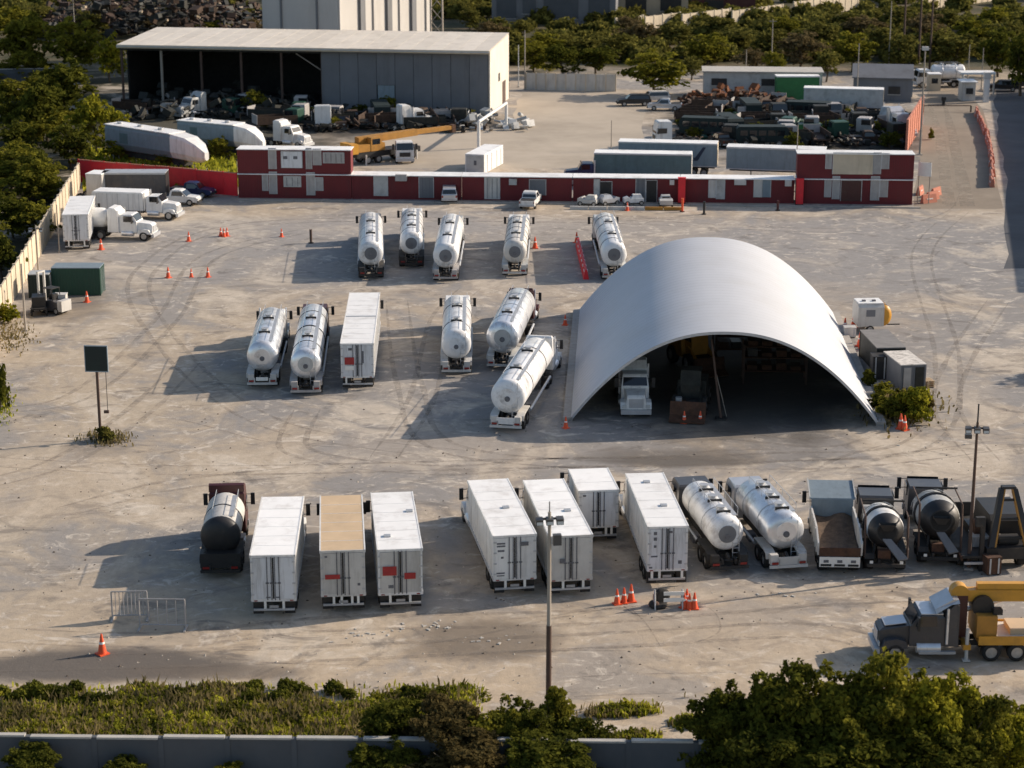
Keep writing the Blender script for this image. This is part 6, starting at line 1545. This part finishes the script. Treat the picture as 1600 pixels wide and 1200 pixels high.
T = thing('cream_gable', 'sunlit cream panelled cabin at the right end of the scrapyard', 'cabin', P(1384, 152), R(1)); part('wall', MB().box(0, 4.2, 0, 3, 0, 2.6), 'bluegrey', T); part('upper_wall', MB().box(-0.05, 4.25, -0.3, 3, 2.61, 4.2), 'cream', T); part('roof', MB().box(-0.1, 4.3, -0.35, 3.1, 4.21, 4.35), 'roof_white', T); part('door', MB().box(0.6, 1.6, -0.05, -0.002, 0, 2.2), 'offwhite', T)
house('gatehouse', 'small white gatehouse at the head of the dirt road', 'gatehouse', (1502, 158), (1524, 158), 3, 2.9, 'offwhite', 'roof_white', [(0.3, 0.8, 1.1, 2.0)])
T = thing('gate_canopy', 'pale gate canopy on posts across the head of the road', 'canopy', P(1500, 148)); part('roof', MB().box(0, 5.5, 0, 3, 3.2, 3.5), 'roof_white', T)
for x in (0.2, 5.2): part('post', MB().box(x, x + 0.25, 0.1, 0.35, 0, 3.19), 'offwhite', T)
T = thing('gate_pillar', 'white gate pillar right of the gatehouse', 'pillar', P(1537, 160)); part('shaft', MB().box(0, 0.8, 0, 0.8, 0, 3.6), 'white', T); part('cap', MB().box(-0.1, 0.9, -0.1, 0.9, 3.61, 4.6), 'offwhite', T)
T = thing('gate_booth', 'small cream booth on the left at the head of the road', 'booth', P(1451, 142)); part('wall', MB().box(0, 1.9, 0, 2, 0, 2.6), 'cream', T); part('roof', MB().box(-0.1, 2.0, -0.1, 2.1, 2.61, 2.75), 'roof_white', T); part('window', MB().box(0.4, 1.4, -0.03, -0.002, 1.2, 2.0), 'glass', T)
tanker('silver tanker lorry passing sideways beyond the head of the road', (1512, 135), (1450, 135), 0.0, 1.2, 'tankwhite', 'galv', 2, 'white', 'flat', semi=False, L=9.0, rot=R(95), name='tanker_truck')
car_at('dark car standing right of the white gate pillar', P(1566, 142), R(80), 'black')
car_at('dark pickup at the far right beside the dark car', P(1590, 138), R(95), 'greycab', False)
T = thing('road_marker', 'small dark post standing in the middle of the dirt road', 'post', P(1474, 164)); part('post', MB().box(-0.2, 0.2, -0.15, 0.15, 0, 0.7), 'dark', T); part('head', MB().box(-0.35, 0.35, -0.16, 0.16, 0.705, 1.25), 'black', T)
pole('slim lowered barrier pole across the dirt road', P(1440, 174), 1.1, 'pole', 0.1); 
T = thing('barrier_gate', 'thin dark barrier arm lying across the dirt road', 'barrier arm', P(1441, 175)); Lb = (P(1515, 174) - P(1441, 175)).length
part('arm', MB().box(0, Lb, -0.06, 0.06, 0.9, 1.02), 'rustpole', T); part('stand', MB().box(-0.2, 0.2, -0.2, 0.2, 0, 1.2), 'dark', T); part('rest', MB().box(Lb - 0.1, Lb + 0.1, -0.1, 0.1, 0, 0.895), 'dark', T)
house('long_building', 'grey long building with dark bays at the top of the view', 'building', (768, 36), (962, 38), 14, 12, 'wallgrey', 'galv', [(0.04, 0.2, 1, 5), (0.25, 0.36, 2, 5), (0.42, 0.7, 1, 6), (0.78, 0.95, 2, 6)], wm='greywall')
house('brown_building', 'brown rendered building right of the grey long one at the top', 'building', (966, 28), (1075, 28), 10, 7, 'beige', 'rib', [(0.1, 0.4, 1, 4), (0.6, 0.9, 1.5, 4)])
house('red_roofed_building', 'building with a dull red front at the top beside the brown one', 'building', (1080, 22), (1180, 22), 10, 6, 'maroon', 'rib', [(0.2, 0.5, 1, 3)])
GW = 'pale walls on the far ridge'
for i, (x0, y0, x1, y1, h, lab) in enumerate(((962, 47, 1004, 42, 2.4, 'pale wall segment at the left start of the far ridge'), (1008, 46, 1062, 39, 2.6, 'pale wall segment in the middle left of the far ridge'), (1066, 44, 1140, 34, 2.8, 'longer pale wall segment rising along the far ridge'),
        (1144, 40, 1222, 29, 3.0, 'short pale wall segment beside the ridge scrub'), (1240, 28, 1340, 15, 3.4, 'pale wall segment high on the far ridge'), (1440, 16, 1570, -1, 3.2, 'pale wall segment at the top right corner'))):
    T = panel_wall('ridge_wall', lab, P(x0, y0), P(x1, y1), h, 'cream', 2.6, post=0.35); T['group'] = GW

# ------------------------------------------------------------------ trees and plants
tl = [((38, 118), 22, 120, 'leaf_mid', 'sunlit olive tree at the upper left edge'), ((120, 122), 28, 120, 'leaf_mid', 'olive tree between the grey side wall and the scrap heap'), ((172, 128), 52, 70, 'leaf_light', 'yellow green tree touching the warehouse left corner'),
      ((95, 190), 92, 150, 'leaf_dark', 'broad dark tree below the grey side wall'), ((152, 240), 150, 95, 'leaf_light', 'yellow green tree by the tail of the bulk trailer'), ((65, 222), 125, 110, 'leaf_dark', 'dark tree on the bare slope at the left'),
      ((112, 262), 190, 100, 'leaf_dark', 'dark tree just outside the top of the cream wall'), ((70, 312), 238, 90, 'leaf_mid', 'olive tree leaning over the cream wall'), ((22, 372), 298, 90, 'leaf_dark', 'dark tree against the cream wall at the left edge'),
      ((52, 372), 310, 95, 'leaf_mid', 'low olive tree outside the cream wall, nearest the camera'), ((5, 440), 360, 70, 'leaf_dark', 'dark tree outside the wall at the very left edge'), ((185, 250), 216, 70, 'leaf_light', 'low bushy tree behind the red fence'),
      ((262, 262), 236, 60, 'leaf_mid', 'low olive bush under the tapered bulk trailer'), ((340, 250), 212, 60, 'leaf_mid', 'olive bush between the two bulk trailers'), ((400, 182), 140, 50, 'leaf_mid', 'small tree in the dark warehouse mouth'), ((610, 180), 150, 40, 'leaf_mid', 'small bush in front of the grey cladding'),
      ((1025, 150), 78, 130, 'leaf_mid', 'round tree shading the parked cars by the yard fence'), ((555, 50), 28, 34, 'leaf_mid', 'little tree at the foot of the tall block'),
      ((835, 112), 62, 80, 'leaf_mid', 'tree right behind the warehouse end'), ((880, 120), 70, 80, 'leaf_dark', 'dark tree behind the left half of the yard fence'), ((930, 118), 72, 90, 'leaf_dark', 'dark tree behind the right half of the yard fence'),
      ((1560, 120), 44, 90, 'leaf_dark', 'dark tree right of the gate canopy'), ((1595, 150), 40, 90, 'leaf_dark', 'dark tree at the right edge by the dark cars'), ((1240, 240), 205, 40, 'leaf_dark', 'small dark bush in the scrapyard'), ((1075, 205), 180, 40, 'leaf_dark', 'dark bush beside the white cab with a dark window'),
      ((1300, 215), 185, 60, 'leaf_dark', 'low dark bush in the middle of the scrapyard'), ((1390, 232), 205, 50, 'leaf_dark', 'dark bush behind the salmon wall'), ((1180, 215), 190, 46, 'leaf_dark', 'dark bush near the green bin')]
for i, (b, ty, w, lf, lab) in enumerate(tl):
    tree('tree', b, ty, w, lf, lab, 'tree', 'trees around the yards', v=i % 5, leaves=2200, leaf=0.035)
far = [(800, 98, 70, 70), (850, 92, 50, 90), (905, 90, 52, 90), (960, 96, 50, 90), (1000, 74, 34, 80), (1060, 78, 36, 90), (1105, 100, 52, 100), (1150, 84, 40, 90), (1200, 90, 42, 100), (1250, 106, 50, 100), (1290, 84, 34, 90), (1330, 112, 48, 100), (1375, 90, 34, 80),
       (1405, 112, 50, 80), (1440, 70, 20, 90), (1490, 112, 52, 110), (1525, 80, 28, 90), (1575, 92, 24, 100), (1600, 70, 10, 90), (985, 56, 25, 60), (1130, 58, 26, 80), (1225, 58, 25, 80), (1320, 52, 14, 90), (1400, 44, 8, 90), (1350, 64, 25, 80), (1480, 50, 12, 80), (1555, 48, 10, 90), (1470, 92, 40, 80), (735, 46, 10, 60), (770, 66, 34, 60), (815, 60, 30, 60), (15, 60, 10, 90), (60, 40, 5, 80), (140, 60, 15, 80), (1175, 118, 74, 60), (1290, 128, 78, 70), (1210, 124, 80, 50), (1080, 125, 84, 60)]
for i, (x, y, ty, w) in enumerate(far):
    tree('tree', (x, y), ty, w, ('leaf_far', 'leaf_mid', 'leaf_far', 'leaf_far', 'leaf_brown')[i % 5], 'bushy scrub tree in the wooded belt behind the yards', 'tree', 'scrub trees in the far wooded belt', v=i % 5, leaves=1800, leaf=0.035)
gq = random.Random(5)
for i in range(84):
    y = gq.uniform(172, 352); x = -47 - (y - 182) * 0.0945 - 2.5 - 24 * gq.random() ** 1.4 - (max(0, y - 250) * 0.10)
    w = gq.uniform(4, 9); h = gq.uniform(2.0, 5.5)
    if 235 < y < 320 and x < -68 - (y - 235) * 0.2: continue
    T = thing('tree', 'dark bushy tree on the overgrown slope outside the cream wall', 'tree', (x, y, 0), i * 1.1, 'overgrown trees outside the cream wall')
    c = link('crown', variant(('leaf_dark', 'leaf_mid', 'leaf_mid')[i % 3], i % 5, 2200, 0.035), None, T); c.scale = (w, w, h); t = link('trunk', _var['trunk'], None, T); t.scale = (w * .8, w * .8, h)
# trees just outside the right edge whose shade falls over the tarmac
for i, (x, y, h, w) in enumerate(((65, 191, 8, 7), (66, 204, 8, 5), (71, 226, 8.5, 6), (77, 257, 8.5, 6), (84, 290, 8.5, 7), (54, 166, 7.5, 6))):
    T = thing('tree', 'tree of the row beyond the right edge of the tarmac', 'tree', (x, y, 0), i * 1.3, 'trees beyond the right edge')
    c = link('crown', variant('leaf_dark', i % 5, 2200, 0.035), None, T); c.scale = (w, w, h); t = link('trunk', _var['trunk'], None, T); t.scale = (w * .8, w * .8, h)
T = thing('unseen_shade_shed', 'unseen long shed added to cast shade, beyond the right edge of the tarmac', 'shed', (67.5, 199, 0), math.atan2(138, 28)); part('wall', MB().box(0, 141, -12, 0, 0, 9.3), 'wallgrey', T); part('roof', MB().box(-0.3, 141.3, -12.3, 0.3, 9.305, 9.6), 'rib', T)  # out of view, added for the straight shade edge on the tarmac
# foreground
fg = [((1150, 1226), 1062, 170, 'leaf_dark', 'dark leafy tree at the left of the big clump, lower right'), ((1215, 1240), 1036, 200, 'leaf_dark', 'dark tree with an olive top in the big clump'), ((1290, 1246), 1040, 210, 'leaf_mid', 'sunlit olive tree, second in the big clump'), ((1365, 1240), 1004, 200, 'leaf_mid', 'tallest olive tree in front of the crane truck nose'),
      ((1440, 1246), 1038, 190, 'leaf_light', 'yellow green tree in front of the crane truck wheels'), ((1500, 1244), 1072, 150, 'leaf_mid', 'low olive tree at the right of the big clump'), ((1578, 1240), 1096, 130, 'leaf_light', 'fresh green tree in the lower right corner'), ((1320, 1262), 1110, 280, 'leaf_dark', 'low dark tree at the front of the big clump'),
      ((1190, 1262), 1120, 220, 'leaf_dark', 'low dark tree at the bottom left of the big clump'), ((1450, 1264), 1120, 260, 'leaf_dark', 'low dark tree at the bottom right of the big clump'),
      ((625, 1196), 1086, 150, 'leaf_dark', 'dark bush where the grey wall disappears'), ((700, 1206), 1080, 165, 'leaf_dry', 'dry brown bush in the middle of the bottom edge'), ((768, 1206), 1084, 150, 'leaf_mid', 'dry olive bush left of the lamp post'), ((820, 1206), 1092, 150, 'leaf_dark', 'dark bush at the foot of the lamp post'), ((872, 1180), 1070, 80, 'leaf_mid', 'upright olive bush right of the lamp post'), ((905, 1206), 1116, 110, 'leaf_dark', 'dark bush at the right of the bottom middle clump'),
      ((600, 1240), 1150, 160, 'leaf_dark', 'low dark bush in front of the grey wall'), ((720, 1250), 1150, 190, 'leaf_dry', 'low brown bush at the very bottom of the middle'), ((850, 1248), 1150, 200, 'leaf_dark', 'low dark bush at the bottom below the lamp post'), ((50, 1236), 1160, 130, 'leaf_dark', 'dark weeds bush in front of the grey wall at the left'), ((190, 1240), 1185, 100, 'leaf_dark', 'small weeds bush in front of the grey wall'), ((360, 1240), 1190, 70, 'leaf_mid', 'small olive weeds bush below the grey wall')]
for i, (b, ty, w, lf, lab) in enumerate(fg):
    big = w > 120
    tree('tree' if b[1] > 1220 and b[0] > 1100 else 'bush', b, ty, w, lf, lab, 'tree' if b[0] > 1100 else 'bush', 'plants along the bottom edge', solo=100 + i, leaves=14000 if big else 6000, leaf=0.022 if big else 0.03)
# bushes in the lot
for b, ty, w, lf, lab in (((163, 689), 664, 34, 'leaf_far', 'thin pale weeds at the foot of the green sign'), ((1395, 654), 604, 66, 'leaf_mid', 'olive weeds left of centre at the shed foot'), ((1430, 660), 604, 60, 'leaf_light', 'olive weeds below the dark container'), ((1372, 640), 612, 40, 'leaf_dark', 'dark weeds against the shed roof edge'), ((1358, 606), 574, 30, 'leaf_dark', 'dark weeds between the shed roof and the grey topped container'), ((1376, 622), 592, 34, 'leaf_mid', 'olive weeds in front of the grey topped container'), ((1450, 640), 618, 24, 'leaf_dry', 'dry weeds right of the dark container'),
        ((14, 505), 470, 40, 'leaf_light', 'yellow weeds at the foot of the cream wall'), ((3, 640), 570, 26, 'leaf_dark', 'dark bush on the left edge below the cream wall'), ((1455, 218), 200, 12, 'leaf_mid', 'weeds at the foot of the salmon wall')):
    tree('bush', b, ty, w, lf, lab, 'bush', 'weeds and bushes in the lots', solo=300 + b[0], leaves=1500, leaf=0.06)

def blades(n, region, hmin, hmax, m, label, seed, dens=None, wid=0.05, gauss=False):
    g = np.random.default_rng(seed); vs = []; fs = []
    k = 0
    while k < n:
        px = g.uniform(region[0], region[2]); py = g.uniform(region[1], region[3])
        if gauss: px = g.normal((region[0] + region[2]) / 2, (region[2] - region[0]) / 5); py = g.normal((region[1] + region[3]) / 2, (region[3] - region[1]) / 5)
        if dens and g.random() > dens(px, py): continue
        p = P(px, py); h = g.uniform(hmin, hmax); a = g.uniform(0, 6.28); ln = g.uniform(0.1, 0.5) * h; w = wid * g.uniform(0.6, 1.6)
        ca, sa = math.cos(a), math.sin(a); la = g.uniform(0, 6.28)
        o = len(vs)
        mx, my = math.cos(la) * ln, math.sin(la) * ln
        vs += [(p.x - ca * w, p.y - sa * w, 0), (p.x + ca * w, p.y + sa * w, 0), (p.x + mx * 0.4 + ca * w * 1.4, p.y + my * 0.4 + sa * w * 1.4, h * 0.6), (p.x + mx * 0.4 - ca * w * 1.4, p.y + my * 0.4 - sa * w * 1.4, h * 0.6), (p.x + mx, p.y + my, h)]
        fs += [(o, o + 1, o + 2, o + 3), (o + 3, o + 2, o + 4)]
        k += 1
    me = bpy.data.meshes.new('grass'); me.from_pydata(vs, [], fs); me.update()
    return stuff('grass', me, m, label, 'grass')
def d1(px, py):
    edge = 1088 + 14 * math.sin(px * 0.013 + 1) + 7 * math.sin(px * 0.05)
    if py < edge: return 0.02
    return (0.35 + 0.65 * (0.5 + 0.5 * math.sin(px * 0.031 + py * 0.09)) * (0.5 + 0.5 * math.sin(px * 0.011 - py * 0.05 + 2))) * (1.0 if px < 640 else max(0.0, 1 - (px - 640) / 120))
blades(30000, (-20, 1072, 760, 1165), 0.12, 0.42, 'grass', 'tall green weeds between the grey wall and the bare earth', 5, d1, 0.05)
blades(5000, (-20, 1070, 760, 1160), 0.3, 0.8, 'drygrass', 'dry stalks among the tall green weeds', 6, d1, 0.035)
def d2(px, py): return max(0.0, math.sin(px * 0.02 + 1.2) * math.sin(py * 0.13 + px * 0.008)) ** 1.5 * (py - 1085) / 60
blades(6000, (930, 1090, 1600, 1160), 0.12, 0.45, 'grass', 'sparse low weeds on the earth strip by the grey wall', 7, d2, 0.05)
blades(4000, (900, 1085, 1600, 1160), 0.1, 0.5, 'drygrass', 'sparse dry stalks on the earth strip by the grey wall', 8, d2, 0.03)
blades(500, (-30, 490, 60, 560), 0.1, 0.3, 'drygrass', 'dry grass at the left edge below the cream wall', 9, None, 0.04, True)
blades(300, (-30, 590, 30, 670), 0.1, 0.3, 'grass', 'low green weeds at the left edge below the dry grass', 19, None, 0.04, True)
blades(2500, (130, 232, 372, 300), 0.3, 1.0, 'grass', 'weeds behind the red fence', 10, None, 0.12)
blades(1500, (1345, 605, 1475, 672), 0.15, 0.6, 'drygrass', 'dry grass at the right foot of the arched shed', 11, None, 0.05, True)
blades(420, (120, 672, 215, 700), 0.1, 0.4, 'drygrass', 'tuft of dry grass round the green sign post', 12, None, 0.035, True)
def weeds(n, region, m, label, seed, dens, rmin, rmax, leaves, size):
    g = np.random.default_rng(seed); lob = []
    while len(lob) < n:
        px = g.uniform(region[0], region[2]); py = g.uniform(region[1], region[3])
        if g.random() > dens(px, py): continue
        p = P(px, py); r = g.uniform(rmin, rmax); lob.append((p.x, p.y, r * 0.45, r, r, r * g.uniform(0.7, 1.1)))
    me = leaf_cloud(lob, leaves, size, seed); me.name = 'weeds'
    return stuff('weeds', me, m, label, 'weeds')
weeds(230, (-20, 1084, 740, 1150), 'leaf_mid', 'bushy olive weeds between the grey wall and the bare earth', 41, d1, 0.2, 0.45, 20000, 0.08)
weeds(420, (-20, 1100, 700, 1158), 'grass', 'bright yellow green weeds close behind the grey wall', 42, d1, 0.15, 0.42, 36000, 0.07)
weeds(45, (-20, 1080, 700, 1104), 'leaf_dark', 'dark weeds along the upper edge of the verge', 43, lambda x, y: 0.2 + 0.8 * (math.sin(x * 0.02) > -0.3), 0.25, 0.6, 18000, 0.1)
weeds(60, (930, 1095, 1180, 1156), 'leaf_light', 'patches of low weeds on the earth strip', 44, d2, 0.15, 0.4, 5000, 0.08)
# far scrub that reads as one mass
def scrub():
    g = np.random.default_rng(3); lob = []
    for _ in range(900):
        px = g.uniform(-40, 1660); py = g.uniform(-14, 100)
        if px < 760 and py > 30: continue
        if 1440 < px < 1560 and py > 96: continue
        p = P(px, py); r = g.uniform(1.2, 3.2); lob.append((p.x, p.y, r * 0.3, r, r, r * g.uniform(0.5, 0.9)))
    me = leaf_cloud(lob, 190000, 0.5, 9); me.name = 'scrub'
    return stuff('scrub', me, 'leaf_far', 'low scrub covering the ground of the far wooded belt', 'scrub')
scrub()
